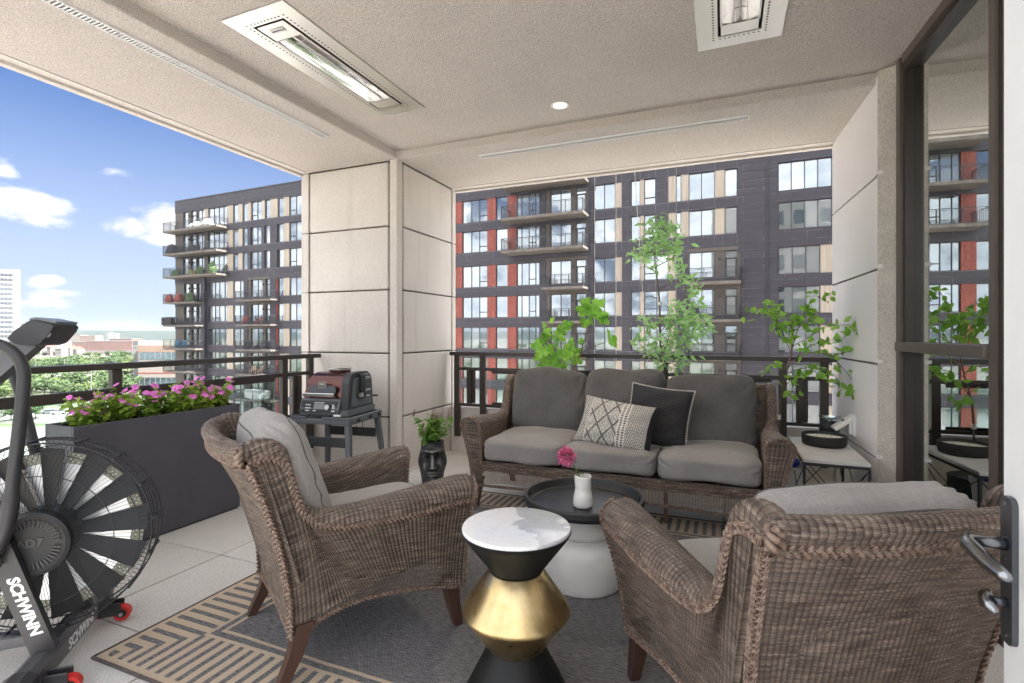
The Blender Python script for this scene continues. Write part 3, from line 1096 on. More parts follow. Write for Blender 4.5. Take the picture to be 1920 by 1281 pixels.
# ================================================================ RUG
def rug():
    x0, x1, y0, y1 = -2.24, .81, 1.195, 3.63
    m = bpy.data.materials.new('rug_weave')
    m.use_nodes = True
    g = NG(m.node_tree)
    b = m.node_tree.nodes['Principled BSDF']
    p = g.node('ShaderNodeNewGeometry').outputs['Position']
    X, Y, _ = g.sep(p)
    wob = g.m('MULTIPLY', g.m('SUBTRACT', g.noise(p, 3, 2), .5), .02)
    Xw = g.m('ADD', X, wob)
    Yw = g.m('ADD', Y, wob)
    hx, hy = (x1 - x0) / 2, (y1 - y0) / 2
    ex = g.m('SUBTRACT', hx, g.m('ABSOLUTE', g.m('SUBTRACT', Xw, (x0 + x1) / 2)))     # distance from side edge
    ey = g.m('SUBTRACT', hy, g.m('ABSOLUTE', g.m('SUBTRACT', Yw, (y0 + y1) / 2)))
    e = g.m('MINIMUM', ex, ey)
    inx = g.m('LESS_THAN', ex, ey)                                  # in a side border: stripes parallel to X
    pitch = .054
    # stripes count from the corner so that the two runs meet on the mitre
    def stripe(c):
        return g.m('LESS_THAN', g.m('FRACT', g.m('DIVIDE', g.m('SUBTRACT', c, .040), pitch)), .44)
    st = g.m('ADD', g.m('MULTIPLY', stripe(ey), inx), g.m('MULTIPLY', stripe(ex), g.m('SUBTRACT', 1.0, inx)))
    band = g.m('MULTIPLY', g.m('GREATER_THAN', e, .030), g.m('LESS_THAN', e, .262))
    st = g.m('MULTIPLY', st, band)
    l2 = g.m('MULTIPLY', g.m('GREATER_THAN', e, .278), g.m('LESS_THAN', e, .306))
    field = g.m('GREATER_THAN', e, .322)
    dark = g.m('MAXIMUM', g.m('MAXIMUM', st, l2), field)
    wv = g.m('MULTIPLY', g.m('SINE', g.m('MULTIPLY', X, 2 * PI / .0066)), g.m('SINE', g.m('MULTIPLY', Y, 2 * PI / .0085)))
    n = g.noise(g.vm('MULTIPLY', p, (28, 210, 1)), 1, 3, .7)
    n2 = g.noise(p, 2.2, 4)
    dk = g.mix(g.m('ADD', g.m('MULTIPLY', g.m('GREATER_THAN', wv, .12), .40), g.m('MULTIPLY', g.step(n, .3, .7), .5)), (.040, .040, .046, 1), (.46, .44, .43, 1))
    bg = g.mix(g.m('ADD', g.m('MULTIPLY', g.m('GREATER_THAN', wv, .3), .45), g.m('MULTIPLY', n, .5)), (.58, .45, .32, 1), (.80, .66, .50, 1))
    c = g.mix(dark, bg, dk)
    c = g.mix(g.m('MULTIPLY', n2, .25), c, g.vm('SCALE', c, None, .75))
    g.put(b.inputs['Base Color'], c)
    b.inputs['Roughness'].default_value = 1
    b.inputs['Specular IOR Level'].default_value = .08
    bn = g.node('ShaderNodeBump')
    bn.inputs['Strength'].default_value = .9
    bn.inputs['Distance'].default_value = .002
    g.l.new(g.m('ADD', wv, g.m('MULTIPLY', dark, .6)), bn.inputs['Height'])
    g.l.new(bn.outputs[0], b.inputs['Normal'])
    MATS['rug_weave'] = m
    nx, ny = 90, 70
    P = np.zeros((nx, ny, 3))
    for i in range(nx):
        for j in range(ny):
            x = x0 + (x1 - x0) * i / (nx - 1)
            y = y0 + (y1 - y0) * j / (ny - 1)
            z = .008 + .0012 * math.sin(3 * x + 5 * y) + .004 * math.exp(-((y - (1.45 - .12 * (x + 1.4))) / .02) ** 2) * (1 if -1.9 < x < -.6 else 0)
            P[i, j] = (x, y, z)
    r = empty('rug', (x0, y0, 0), label='flat woven rug with charcoal field and beige striped border', cat='rug')
    o = MB().grid(P).build('weave', 'rug_weave', r, smooth=True)
    o.location = (-x0, -y0, 0)
    bd = MB().tube([(x0, y0, .006), (x1, y0, .006), (x1, y1, .006), (x0, y1, .006)], .0075, 6, closed=True)
    o = bd.build('bound_edge', 'rug_edge', r)
    o.location = (-x0, -y0, 0)
material('rug_edge', (.055, .045, .043), .9, col2=(.09, .075, .07), vscale=60, bump=.6, bscale=200)
rug()

# ================================================================ WICKER SEATING
def disp_normals(P):
    du = np.gradient(P, axis=0)
    dv = np.gradient(P, axis=1)
    n = np.cross(du, dv)
    return n / (np.linalg.norm(n, axis=2, keepdims=True) + 1e-12)


def ribbed(P, U, V, out_ref, pitch=.0155, amp=.0028):
    n = disp_normals(P)
    c = P.reshape(-1, 3).mean(axis=0)
    if np.sum(n * (P - out_ref)) < 0:
        n = -n
    d = amp * np.abs(np.sin(PI * U / pitch)) ** .8
    return P + n * d[:, :, None]


def arc_u(P, row):
    q = P[:, row]
    return np.concatenate([[0], np.cumsum(np.linalg.norm(np.diff(q, axis=0), axis=1))])


def braid(b, pts, side, w=.011, r=.0042, pitch=.034, n3=3, normal=None):
    """three strands plaited along pts; side: lateral direction(s)"""
    P = np.array(pts)
    L = np.concatenate([[0], np.cumsum(np.linalg.norm(np.diff(P, axis=0), axis=1))])
    n = max(8, int(L[-1] / .0042))
    q = np.linspace(0, L[-1], n)
    C = np.stack([np.interp(q, L, P[:, k]) for k in range(3)], 1)
    T = np.gradient(C, axis=0)
    T /= np.linalg.norm(T, axis=1, keepdims=True) + 1e-12
    S = np.array(side, float)
    if S.ndim == 1:
        S = np.tile(S, (n, 1))
    else:
        S = np.stack([np.interp(q, L, S[:, k]) for k in range(3)], 1)
    S = S - T * np.sum(S * T, axis=1, keepdims=True)
    S /= np.linalg.norm(S, axis=1, keepdims=True) + 1e-12
    N = np.cross(T, S)
    for k in range(n3):
        ph = 2 * PI * q / (pitch * 1.5) + 2 * PI * k / n3
        for off in (-.5, .5):
            pp = C + S * (w * np.sin(ph) + off * r * 1.1)[:, None] + N * (.0042 * np.sin(2 * ph))[:, None]
            b.tube(pp, r * .74, 5, cap=False)


TOP = [(-.470, .882), (-.425, .896), (-.375, .890), (-.330, .858), (-.310, .80), (-.295, .735), (-.268, .665), (-.215, .622), (-.12, .612),
       (.06, .622), (.24, .640), (.36, .650), (.405, .640)]
BOT = [(-.300, .170), (-.27, .178), (-.24, .19), (-.20, .21), (-.15, .225), (-.09, .235), (.0, .236), (.08, .230), (.16, .218), (.24, .200),
       (.31, .185), (.36, .175), (.385, .170)]


def concave(w):
    return .045 * 4 * w * (1 - w) * (1 - .25 * w)


def side_section(hw, res, sgn):
    """returns array (nt, ns, 3) for the outer-over-top-inner shell of one side"""
    nt = res
    T = catmull(TOP, nt)
    B = catmull(BOT, nt)
    t = np.linspace(0, 1, nt)
    dT = np.gradient(T, axis=0)
    N = np.stack([-dT[:, 1], dT[:, 0]], 1)
    N /= np.linalg.norm(N, axis=1, keepdims=True)
    rv = np.interp(t, [0, .25, .38, .5, .75, 1], [.022, .022, .026, .044, .060, .066])
    rv_ = rv
    xo = np.interp(t, [0, .2, .35, .5, .75, 1], [.368, .372, .374, .380, .400, .408]) + hw
    xi = np.interp(t, [0, .2, .34, .48, .7, 1], [.312, .312, .306, .264, .255, .258]) + hw
    xb = np.interp(t, [0, 1], [.300, .318]) + hw
    E = T - N * rv[:, None]
    rows = []
    nO, nR, nI = 16, 9, 8
    for i in range(nO):
        w = i / nO
        p = B + (E - B) * w
        y = p[:, 0] + concave(w) * np.clip(1 - 2.2 * t, 0, 1)
        x = xb + (xo - xb) * (w ** 1.7)
        rows.append(np.stack([x, y, p[:, 1]], 1))
    cx, a = (xo + xi) / 2, (xo - xi) / 2
    for i in range(nR + 1):
        th = PI * i / nR
        s_ = math.sin(th)
        yz = E + N * (rv * s_)[:, None]
        rows.append(np.stack([cx + a * math.cos(th), yz[:, 0], yz[:, 1]], 1))
    for i in range(1, nI + 1):
        w = i / nI
        Bi = np.stack([np.clip(B[:, 0] + .05, -.26, .37), np.full(nt, .30)], 1)
        p = E + (Bi - E) * w
        rows.append(np.stack([xi - .004 * w, p[:, 0], p[:, 1]], 1))
    P = np.stack(rows, 1)
    P[:, :, 0] *= sgn
    return P, T, B, E, xo, xb, xi


def wicker_seat(name, hw, label, cat, loc, rz, fine=True, group=None, n_cush=1):
    root = empty(name, loc, rz, label, cat, group)
    pitch = .0155
    res = 330 if fine else 240
    shell = MB()
    br = MB()
    for sgn in (1, -1):
        P, T, B, E, xo, xb, xi = side_section(hw, res, sgn)
        u = arc_u(P, 10)
        vv = np.concatenate([np.zeros((P.shape[0], 1)), np.cumsum(np.linalg.norm(np.diff(P, axis=1), axis=2), axis=1)], 1)
        U = np.repeat(u[:, None], P.shape[1], 1)
        ref = np.array([sgn * (hw + .30), 0, .35])
        Pd = ribbed(P, U, vv, ref, pitch, .0026)
        shell.grid(Pd, np.stack([U, vv], 2))
        # front face of the arm: stakes run up and bend over with the roll
        sec = P[-1]
        no, nr, ni = 16, 10, 8
        outer = sec[:no + 5]
        inner = sec[::-1][:no + 5] if False else None
        # resample both halves of the section outline to the same count
        half = no + nr // 2
        o1 = sec[:half]
        o2 = sec[half:][::-1]
        def rs(A, n):
            l = np.concatenate([[0], np.cumsum(np.linalg.norm(np.diff(A, axis=0), axis=1))])
            q = np.linspace(0, l[-1], n)
            return np.stack([np.interp(q, l, A[:, k]) for k in range(3)], 1), l[-1]
        A, la = rs(o1, 26)
        Bx = o2.copy()
        # extend the inner line down to the bottom
        Bx = np.vstack([[Bx[0][0], Bx[0][1], sec[0][2]], Bx])
        C_, lc = rs(Bx, 26)
        nu = 44
        G = np.zeros((nu, 26, 3))
        for i in range(nu):
            q = i / (nu - 1)
            G[i] = A * (1 - q) + C_ * q
            G[i, :, 1] += .010 * math.sin(PI * q) + .0
        wd = np.linalg.norm(A[10] - C_[10])
        Ug = np.repeat((np.linspace(0, wd, nu))[:, None], 26, 1)
        Vg = np.repeat(np.linspace(0, la, 26)[None], nu, 0)
        Gd = G.copy()
        Gd[:, :, 1] += .0032 * np.abs(np.sin(PI * Ug / pitch)) ** .8
        shell.grid(Gd, np.stack([Ug, Vg], 2))
        # braids: below the roll outside, front edge, bottom edge
        r15 = P[:, 15]
        br_pts = r15 + np.stack([np.full(len(r15), sgn * .004), np.zeros(len(r15)), np.zeros(len(r15))], 1)
        side = np.stack([np.zeros(len(T)), *(np.array([E[:, 0] - B[:, 0], E[:, 1] - B[:, 1]]) * 0)], 1)
        dT = np.gradient(T, axis=0)
        Nn = np.stack([np.zeros(len(T)), -dT[:, 1], dT[:, 0]], 1)
        braid(br, br_pts, Nn, w=.0095, r=.0046)
        braid(br, P[:, 0] + np.array([sgn * .002, 0, 0]), np.array([0, 0, 1.0]), w=.006, r=.0036)
        fr = sec[:half] + np.array([sgn * .001, .002, 0])
        braid(br, fr, np.array([1.0, 0, 0]), w=.0065, r=.0036)
        fr = sec[half:no + nr + ni] + np.array([0, .002, 0])
        braid(br, fr, np.array([1.0, 0, 0]), w=.006, r=.0034)
        # seam between side and back
        sm = P[0, :16]
        braid(br, sm + np.array([sgn * .004, -.005, 0]), np.array([sgn * .7, .7, 0]), w=.0100, r=.0047)
    # ---- back
    W2 = .368 + hw
    nu = int(2 * W2 / pitch * 6) if (fine or hw < .2) else int(2 * W2 / .02)
    a_ = np.linspace(-1, 1, nu)
    no, nr, ni = 18, 8, 8
    ztop = .882 + .010 * (1 - a_ ** 2)
    rv = .028
    def backrow(w, zt):
        x = ((.300 + hw) + (.368 - .300) * w ** 1.7) * a_
        ybase = -.300 + (-.470 + .300) * w
        y = ybase + concave(w) - (.075 * (1 - np.abs(a_) ** 2.4)) * (w ** 1.3) * (1 if hw < .2 else .35)
        z = .170 + (zt - .170) * w + .022 * (1 - w) * (1 - a_ ** 2)
        return np.stack([x, y, z], 1)
    rows = [backrow(i / no, ztop - rv) for i in range(no)]
    E2 = backrow(1.0, ztop - rv)
    for i in range(nr + 1):
        th = PI * i / nr
        p = E2.copy()
        p[:, 1] += .027 * (1 - math.cos(th)) - .004 * math.sin(th)
        p[:, 2] += rv * math.sin(th)
        rows.append(p)
    last = rows[-1].copy()
    for i in range(1, ni + 1):
        w = i / ni
        p = last.copy()
        p[:, 0] *= 1 - .08 * w
        p[:, 1] += .14 * w
        p[:, 2] += (.36 - last[:, 2]) * w
        rows.append(p)
    Pb = np.stack(rows, 1)
    ub = (a_ * W2)[:, None] + np.zeros((1, Pb.shape[1]))
    vb = np.concatenate([np.zeros((nu, 1)), np.cumsum(np.linalg.norm(np.diff(Pb, axis=1), axis=2), axis=1)], 1)
    Pbd = ribbed(Pb, ub + 5, vb, np.array([0, .2, .5]), pitch, .0026)
    shell.grid(Pbd, np.stack([ub + 5, vb], 2))
    braid(br, Pb[:, no - 1] + np.array([0, -.006, 0]), np.array([0, 0, 1.0]), w=.0100, r=.0048)
    braid(br, Pb[:, 0] + np.array([0, -.002, 0]), np.array([0, 0, 1.0]), w=.006, r=.0036)
    # ---- seat deck and front apron
    Wi = .30 + hw
    na = int(2 * Wi / pitch * 6) if hw < .2 else int(2 * Wi / pitch * 4)
    xs = np.linspace(-Wi, Wi, na)
    zlo = np.full(na, .262) if hw > .2 else .205 + .02 * (1 - (xs / Wi) ** 2)
    ap = np.zeros((na, 8, 3))
    for j in range(8):
        ap[:, j, 0] = xs
        ap[:, j, 1] = .365
        ap[:, j, 2] = zlo + (.335 - zlo) * j / 7
    Ua = np.repeat(xs[:, None] + 3, 8, 1)
    ap[:, :, 1] += .0026 * np.abs(np.sin(PI * Ua / pitch))
    shell.grid(ap, np.stack([Ua, ap[:, :, 2]], 2))
    shell.build('woven_shell', 'wicker', root, smooth=True)
    MB().box(-Wi, Wi, -.30, .363, .300, .33).build('seat_deck', 'cane_dark', root)
    if hw > .2:
        # open strands below the solid band
        st = MB()
        x = -Wi + .004
        while x < Wi:
            st.tube([(x, .366, .172 + .012 * math.cos(x * 9)), (x, .366, .27)], .0024, 4, cap=False)
            x += .0085
        st.build('open_strands', 'braid_cane', root, kind='stuff')
        braid(br, [(x, .372, .168 + .010 * math.cos(x * 3.0)) for x in np.linspace(-Wi, Wi, 60)], (0, 0, 1.0), w=.0065, r=.0036)
        braid(br, [(x, .374, .300) for x in np.linspace(-Wi, Wi, 60)], (0, 0, 1.0), w=.004, r=.003)
        for x in (-.36, .36):
            MB().box(x - .012, x + .012, .335, .355, .06, .30).build('support', 'leg_wood', root)
    else:
        braid(br, [(x, .37, z) for x, z in zip(xs[::8], zlo[::8])], (0, 0, 1.0), w=.006, r=.0036)
    for sx in (-1, 1):
        kn_ = MB()
        kp = np.zeros((20, 12, 3))
        for i in range(20):
            for j in range(12):
                a, c = 2 * PI * i / 20, PI * (j + .02) / 11.04
                kp[i, j] = (sx * (.348 + hw) + .030 * math.sin(c) * math.cos(a), -.456 + .030 * math.sin(c) * math.sin(a), .856 + .030 * math.cos(c))
        kn_.grid(kp, np.stack([np.repeat(np.arange(20)[:, None] * .008, 12, 1), np.repeat(np.arange(12)[None] * .006, 20, 0)], 2), closed_u=True)
        kn_.build('corner_knot', 'wicker', root, smooth=True)
        k2_ = MB()
        for q in range(3):
            k2_.tube([(sx * (.362 + hw + .014 * math.cos(t * .7 + q * 2.1)), -.474 + .010 * math.sin(t * .7 + q * 2.1), .818 + .0065 * t) for t in range(9)], .0085, 6)
        k2_.build('corner_wrap', 'braid_cane', root, smooth=True)
    br.build('braided_edging', 'braid_cane', root, smooth=True)
    # ---- legs
    for sx in (-1, 1):
        for (y, dy, dx, zt) in ((.335, .035, .012, .21), (-.255, -.085, .012, .215)):
            x = sx * (hw + .285)
            t_ = .030
            top = [(x - t_, y - t_, zt), (x + t_, y - t_, zt), (x + t_, y + t_, zt), (x - t_, y + t_, zt)]
            k = .017
            x2, y2 = x + sx * dx, y + dy
            bt = [(x2 - k, y2 - k, 0), (x2 + k, y2 - k, 0), (x2 + k, y2 + k, 0), (x2 - k, y2 + k, 0)]
            # slight sabre curve
            mid = [((a[0] * .45 + b_[0] * .55), (a[1] * .62 + b_[1] * .38), (a[2] + b_[2]) / 2) for a, b_ in zip(top, bt)]
            b = MB().hexa(bt, mid)
            b.f = [f for f in b.f if f != (4, 5, 6, 7)]
            k2 = len(b.v)
            b.v.extend(top)
            for i in range(4):
                b.f.append((4 + i, 4 + (i + 1) % 4, 8 + (i + 1) % 4, 8 + i))
            b.f.append((8, 9, 10, 11))
            b.build('leg', 'leg_wood', root)
    return root


def cushion_shape(w, d, h, puff, wr, seed, e, sag=0.0):
    """maps a point of the unit superellipsoid to the cushion surface, wrinkles included"""
    rnd = random.Random(seed)
    ph = [rnd.uniform(0, 6.28) for _ in range(10)]
    fr = [rnd.uniform(5, 15) for _ in range(10)]
    dr_ = [(rnd.uniform(-1, 1), rnd.uniform(-1, 1), rnd.uniform(-1, 1)) for _ in range(10)]
    hx, hy, hz = w / 2, d / 2, h / 2
    ax = min((h, 2), (d, 1), (w, 0))[1]

    def f(x, y, z):
        nrm = (abs(x) ** e + abs(y) ** e + abs(z) ** e) ** (1 / e)
        p = Vector((x, y, z)) / nrm
        if ax == 2:
            k = 1 - puff * (max(abs(p.x), abs(p.y)) ** 4)
            q = Vector((p.x * hx, p.y * hy, p.z * hz * k))
        else:
            k = 1 - puff * (max(abs(p.x), abs(p.z)) ** 4)
            q = Vector((p.x * hx, p.y * hy * k, p.z * hz))
        if sag:
            q.z += -sag * (1 - abs(p.x) ** 2) if p.z > 0 else 0
        dd = 0
        for i in range(10):
            dd += math.sin((q.x * dr_[i][0] + q.y * dr_[i][1] + q.z * dr_[i][2]) * fr[i] * 1.7 + ph[i])
        n_ = p.normalized()
        cr = max(0, abs(p.x) - .55) * max(0, max(abs(p.y), abs(p.z)) - .3)
        return q + n_ * (wr * dd * .35 - wr * 2.2 * cr * (1 + math.sin(28 * math.atan2(p.z + p.y, p.x) + ph[0])))
    return f


def cushion_mesh(w, d, h, mat, seed=0, puff=.35, wr=.006, name='cushion', e=5.0, n=26, sag=0.0):
    f = cushion_shape(w, d, h, puff, wr, seed, e, sag)
    bm = bmesh.new()
    bmesh.ops.create_cube(bm, size=2)
    bmesh.ops.subdivide_edges(bm, edges=bm.edges, cuts=n - 1, use_grid_fill=True)
    s_ = lambda q: math.sin(q * PI / 2)
    for v in bm.verts:
        v.co = f(s_(v.co.x), s_(v.co.y), s_(v.co.z))
    me = bpy.data.meshes.new(name)
    bm.to_mesh(me)
    bm.free()
    me.materials.append(M[mat])
    me.polygons.foreach_set('use_smooth', [True] * len(me.polygons))
    return me


def seam_loop(f, plane, c, n=150):
    """where the top or bottom panel meets the side band"""
    pts = []
    for i in range(n):
        a = 2 * PI * i / n
        x, y = math.cos(a), math.sin(a)
        m_ = max(abs(x), abs(y))
        x, y = x / m_, y / m_
        pts.append(f(x, y, c) if plane == 'xy' else f(x, c, y))
    return pts


def cushion(name, w, d, h, mat, loc, rot, label=None, cat=None, seed=0, group=None, plane='xy', wr=.006, puff=.35, e=5.0, parent=None, piping=True, sag=0):
    me = cushion_mesh(w, d, h, mat, seed, puff, wr, name, e, sag=sag)
    o = inst(me, name, parent, loc, rot, label=label, cat=cat, group=group)
    if piping:
        b = MB()
        for s_ in (-1, 1):
            b.tube(seam_loop(cushion_shape(w, d, h, puff, wr, seed, e, sag), plane, s_ * .93), .0030, 5, closed=True)
        p = b.build('piping', 'piping_dark' if mat != 'pillow_black' else mat, o, smooth=True)
    return o

# ---- armchairs (left one built, right one copied)
GA = None
chair = wicker_seat('wicker_armchair', 0.0, 'brown woven wicker armchair on the left, side on, in front of the grill', 'armchair',
                    (-1.50, 1.775, 0.006), R(58 - 90), True, 'brown wicker armchairs')
chair2 = copy_tree(chair)
chair2.location = (.150, 1.712, .006)
chair2.rotation_euler = (0, 0, R(122 - 90))
chair2['label'] = 'brown woven wicker armchair at the lower right, seen from behind'


def on(root, local):
    """local point of a rotated root to world"""
    a = root.rotation_euler[2]
    c, s_ = math.cos(a), math.sin(a)
    return (root.location[0] + local[0] * c - local[1] * s_, root.location[1] + local[0] * s_ + local[1] * c, root.location[2] + local[2])

for (ch, nm, k) in ((chair, 'left', 0), (chair2, 'right', 1)):
    a = ch.rotation_euler[2]
    cushion('seat_cushion', .50, .60, .155, 'cushion_pale', on(ch, (0, .08, .445)), (0, 0, a),
            'grey seat cushion on the %s wicker armchair' % nm, 'cushion', 11 + k, 'armchair cushions', wr=.005)
    tilt = R(20)
    o = cushion('back_cushion', .60, .22, .52, 'cushion_pale', on(ch, (0, -.275 if k == 0 else -.235, .690 if k == 0 else .640)), (0, 0, 0),
                'grey back cushion leaning in the %s wicker armchair' % nm, 'cushion', 21 + k, 'armchair cushions', plane='xz', wr=.011, puff=.5)
    o.rotation_mode = 'XYZ'
    o.rotation_euler = (Matrix.Rotation(a, 3, 'Z') @ Matrix.Rotation(tilt, 3, 'X')).to_euler()

# ---- sofa
sofa = wicker_seat('wicker_sofa', .665, 'three seat brown woven wicker sofa with dark grey cushions in front of the railing', 'sofa',
                   (-.69, 3.68, 0.004), PI, False)
cw = .605
for i, nm in enumerate(('right', 'middle', 'left')):
    x = -.69 + (1 - i) * cw
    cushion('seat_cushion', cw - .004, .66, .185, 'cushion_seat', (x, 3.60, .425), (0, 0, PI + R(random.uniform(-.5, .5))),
            '%s seat cushion of the three on the sofa' % nm, 'cushion', 31 + i, 'sofa seat cushions', wr=.0085, puff=.20, e=8, piping=False)
    zz = (.695, .722, .708)[i]
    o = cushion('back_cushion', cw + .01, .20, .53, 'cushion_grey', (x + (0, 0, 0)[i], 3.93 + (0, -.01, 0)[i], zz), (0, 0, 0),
                '%s back cushion of the three on the sofa' % nm, 'cushion', 41 + i, 'sofa back cushions', plane='xz', wr=.012, puff=.36, e=7, piping=False)
    o.rotation_euler = (Matrix.Rotation(PI, 3, 'Z') @ Matrix.Rotation(R(13), 3, 'X')).to_euler()

# ---- throw pillows
def pillow_mesh(w, h, t, mat, name, n=34):
    P, U, faces = [], [], []
    b = MB()
    for sgn in (1, -1):
        G = np.zeros((n, n, 3))
        UV = np.zeros((n, n, 2))
        for i in range(n):
            for j in range(n):
                a, c = -1 + 2 * i / (n - 1), -1 + 2 * j / (n - 1)
                pin = .07
                x = a * w / 2 * (1 - pin * (1 - abs(c) ** 2) * abs(a) ** 3 * 1)
                z = c * h / 2 * (1 - pin * (1 - abs(a) ** 2) * abs(c) ** 3 * 1)
                f = ((1 - abs(a) ** 2.6) * (1 - abs(c) ** 2.6)) ** .55
                y = -sgn * t / 2 * f * (1 + .05 * math.sin(7 * a + 4 * c) + .05 * math.sin(11 * c - 5 * a))
                G[i, j] = (x, y, z)
                UV[i, j] = ((a + 1) / 2 * w, (c + 1) / 2 * h)
        b.grid(G, UV)
    return b


def kilim_material():
    m = bpy.data.materials.new('kilim_pattern')
    m.use_nodes = True
    g = NG(m.node_tree)
    b = m.node_tree.nodes['Principled BSDF']
    u, v, _ = g.sep(g.node('ShaderNodeTexCoord').outputs['UV'])
    W_, H_ = .52, .33
    wv = g.m('MULTIPLY', g.m('SUBTRACT', g.noise(g.comb(g.m('MULTIPLY', u, 60), g.m('MULTIPLY', v, 60), 0), 1, 2), .5), .006)
    u = g.m('ADD', u, wv)
    v = g.m('ADD', v, wv)
    def tri(x, p):                         # 0..1 triangle wave
        return g.m('ABSOLUTE', g.m('SUBTRACT', g.m('MULTIPLY', g.m('FRACT', g.m('DIVIDE', x, p)), 2.0), 1.0))
    # big diamonds
    d = g.m('ADD', tri(u, .108), tri(g.m('ADD', v, .02), .150))
    dd = g.m('ABSOLUTE', g.m('SUBTRACT', d, 1.0))
    lines = g.m('LESS_THAN', dd, .17)
    dots = g.m('MULTIPLY', lines, g.m('LESS_THAN', g.m('FRACT', g.m('DIVIDE', g.m('ADD', u, v), .0085)), .78))
    hatch = g.m('MULTIPLY', g.m('LESS_THAN', g.m('FRACT', g.m('DIVIDE', u, .0095)), .38), g.m('GREATER_THAN', dd, .24))
    br_ = g.noise(g.comb(g.m('MULTIPLY', u, 120), g.m('MULTIPLY', v, 60), 0), 1, 2)
    hatch = g.m('MULTIPLY', hatch, g.m('GREATER_THAN', br_, .40))
    A = g.m('MAXIMUM', dots, hatch)
    # fine zigzags
    z1 = g.m('FRACT', g.m('DIVIDE', g.m('ADD', v, g.m('MULTIPLY', tri(u, .060), .050)), .021))
    B_ = g.m('LESS_THAN', z1, .52)
    z2 = g.m('FRACT', g.m('DIVIDE', g.m('ADD', u, g.m('MULTIPLY', tri(v, .056), .05)), .014))
    B_ = g.m('MULTIPLY', B_, g.m('GREATER_THAN', z2, .10))
    # ladder band
    L_ = g.m('MULTIPLY', g.m('LESS_THAN', g.m('FRACT', g.m('DIVIDE', v, .016)), .55), g.m('GREATER_THAN', g.m('ABSOLUTE', g.m('SUBTRACT', u, .335)), .006))
    inA = g.m('MULTIPLY', g.m('GREATER_THAN', u, .085), g.m('LESS_THAN', u, .305))
    inL = g.m('MULTIPLY', g.m('GREATER_THAN', u, .315), g.m('LESS_THAN', u, .356))
    inB = g.m('MAXIMUM', g.m('LESS_THAN', u, .078), g.m('GREATER_THAN', u, .365))
    D = g.m('ADD', g.m('ADD', g.m('MULTIPLY', A, inA), g.m('MULTIPLY', L_, inL)), g.m('MULTIPLY', B_, inB), clamp=True)
    edge = g.m('GREATER_THAN', u, .505)
    D = g.m('MAXIMUM', D, edge)
    c = g.mix(D, (.62, .59, .53, 1), (.012, .012, .016, 1))
    g.put(b.inputs['Base Color'], c)
    b.inputs['Roughness'].default_value = .95
    bn = g.node('ShaderNodeBump')
    bn.inputs['Strength'].default_value = .5
    bn.inputs['Distance'].default_value = .002
    n = g.noise(g.comb(g.m('MULTIPLY', u, 500), g.m('MULTIPLY', v, 500), 0), 1, 2)
    g.l.new(g.m('ADD', n, g.m('MULTIPLY', D, -.5)), bn.inputs['Height'])
    g.l.new(bn.outputs[0], b.inputs['Normal'])
    MATS['kilim_pattern'] = m
kilim_material()

def corded_material():
    m = bpy.data.materials.new('corded_black')
    m.use_nodes = True
    g = NG(m.node_tree)
    b = m.node_tree.nodes['Principled BSDF']
    u, v, _ = g.sep(g.node('ShaderNodeTexCoord').outputs['UV'])
    s1 = g.m('ABSOLUTE', g.m('SINE', g.m('MULTIPLY', v, PI / .0125)))
    s2 = g.m('ABSOLUTE', g.m('SINE', g.m('MULTIPLY', g.m('ADD', u, g.m('MULTIPLY', v, .3)), PI / .006)))
    h = g.m('ADD', s1, g.m('MULTIPLY', s2, .4))
    c = g.mix(g.m('MULTIPLY', h, .7), (.007, .007, .009, 1), (.034, .033, .037, 1))
    g.put(b.inputs['Base Color'], c)
    b.inputs['Roughness'].default_value = .75
    bn = g.node('ShaderNodeBump')
    bn.inputs['Strength'].default_value = 1
    bn.inputs['Distance'].default_value = .004
    g.l.new(h, bn.inputs['Height'])
    g.l.new(bn.outputs[0], b.inputs['Normal'])
    MATS['corded_black'] = m
corded_material()

pb = pillow_mesh(.43, .43, .16, 'corded_black', 'throw_pillow')
tp = pb.build('throw_pillow', 'corded_black', None, smooth=True, label='square black corded throw pillow with white stitched edge on the sofa', cat='pillow')
tp.location = (-.415, 3.655, .680)
tp.rotation_euler = (Matrix.Rotation(R(-3), 3, 'Z') @ Matrix.Rotation(R(-22), 3, 'X') @ Matrix.Rotation(R(6), 3, 'Y')).to_euler()
st = MB()
n = 150
for i in range(n):
    a = i / n * 4
    k, t = int(a), a % 1
    c = -1 + 2 * t
    pin = .07
    e_ = (1 - pin * (1 - abs(c) ** 2)) * .215
    p = [(c * .215, -e_), (e_, c * .215), (-c * .215, e_), (-e_, -c * .215)][k]
    q = [(0, -1), (1, 0), (0, 1), (-1, 0)][k]
    st.tube([(p[0] - q[0] * .004, -.007, p[1] - q[1] * .004), (p[0] + q[0] * .006, 0, p[1] + q[1] * .006), (p[0] - q[0] * .004, .007, p[1] - q[1] * .004)], .0026, 4)
st.build('stitched_edge', 'yarn_white', tp, kind='stuff')

pk = pillow_mesh(.54, .34, .16, 'kilim_pattern', 'throw_pillow')
tk = pk.build('throw_pillow', 'kilim_pattern', None, smooth=True, label='cream and black patterned lumbar pillow on the middle of the sofa', cat='pillow')
tk.location = (-.665, 3.46, .640)
tk.rotation_euler = (Matrix.Rotation(R(-6), 3, 'Z') @ Matrix.Rotation(R(-28), 3, 'X') @ Matrix.Rotation(R(7), 3, 'Y')).to_euler()

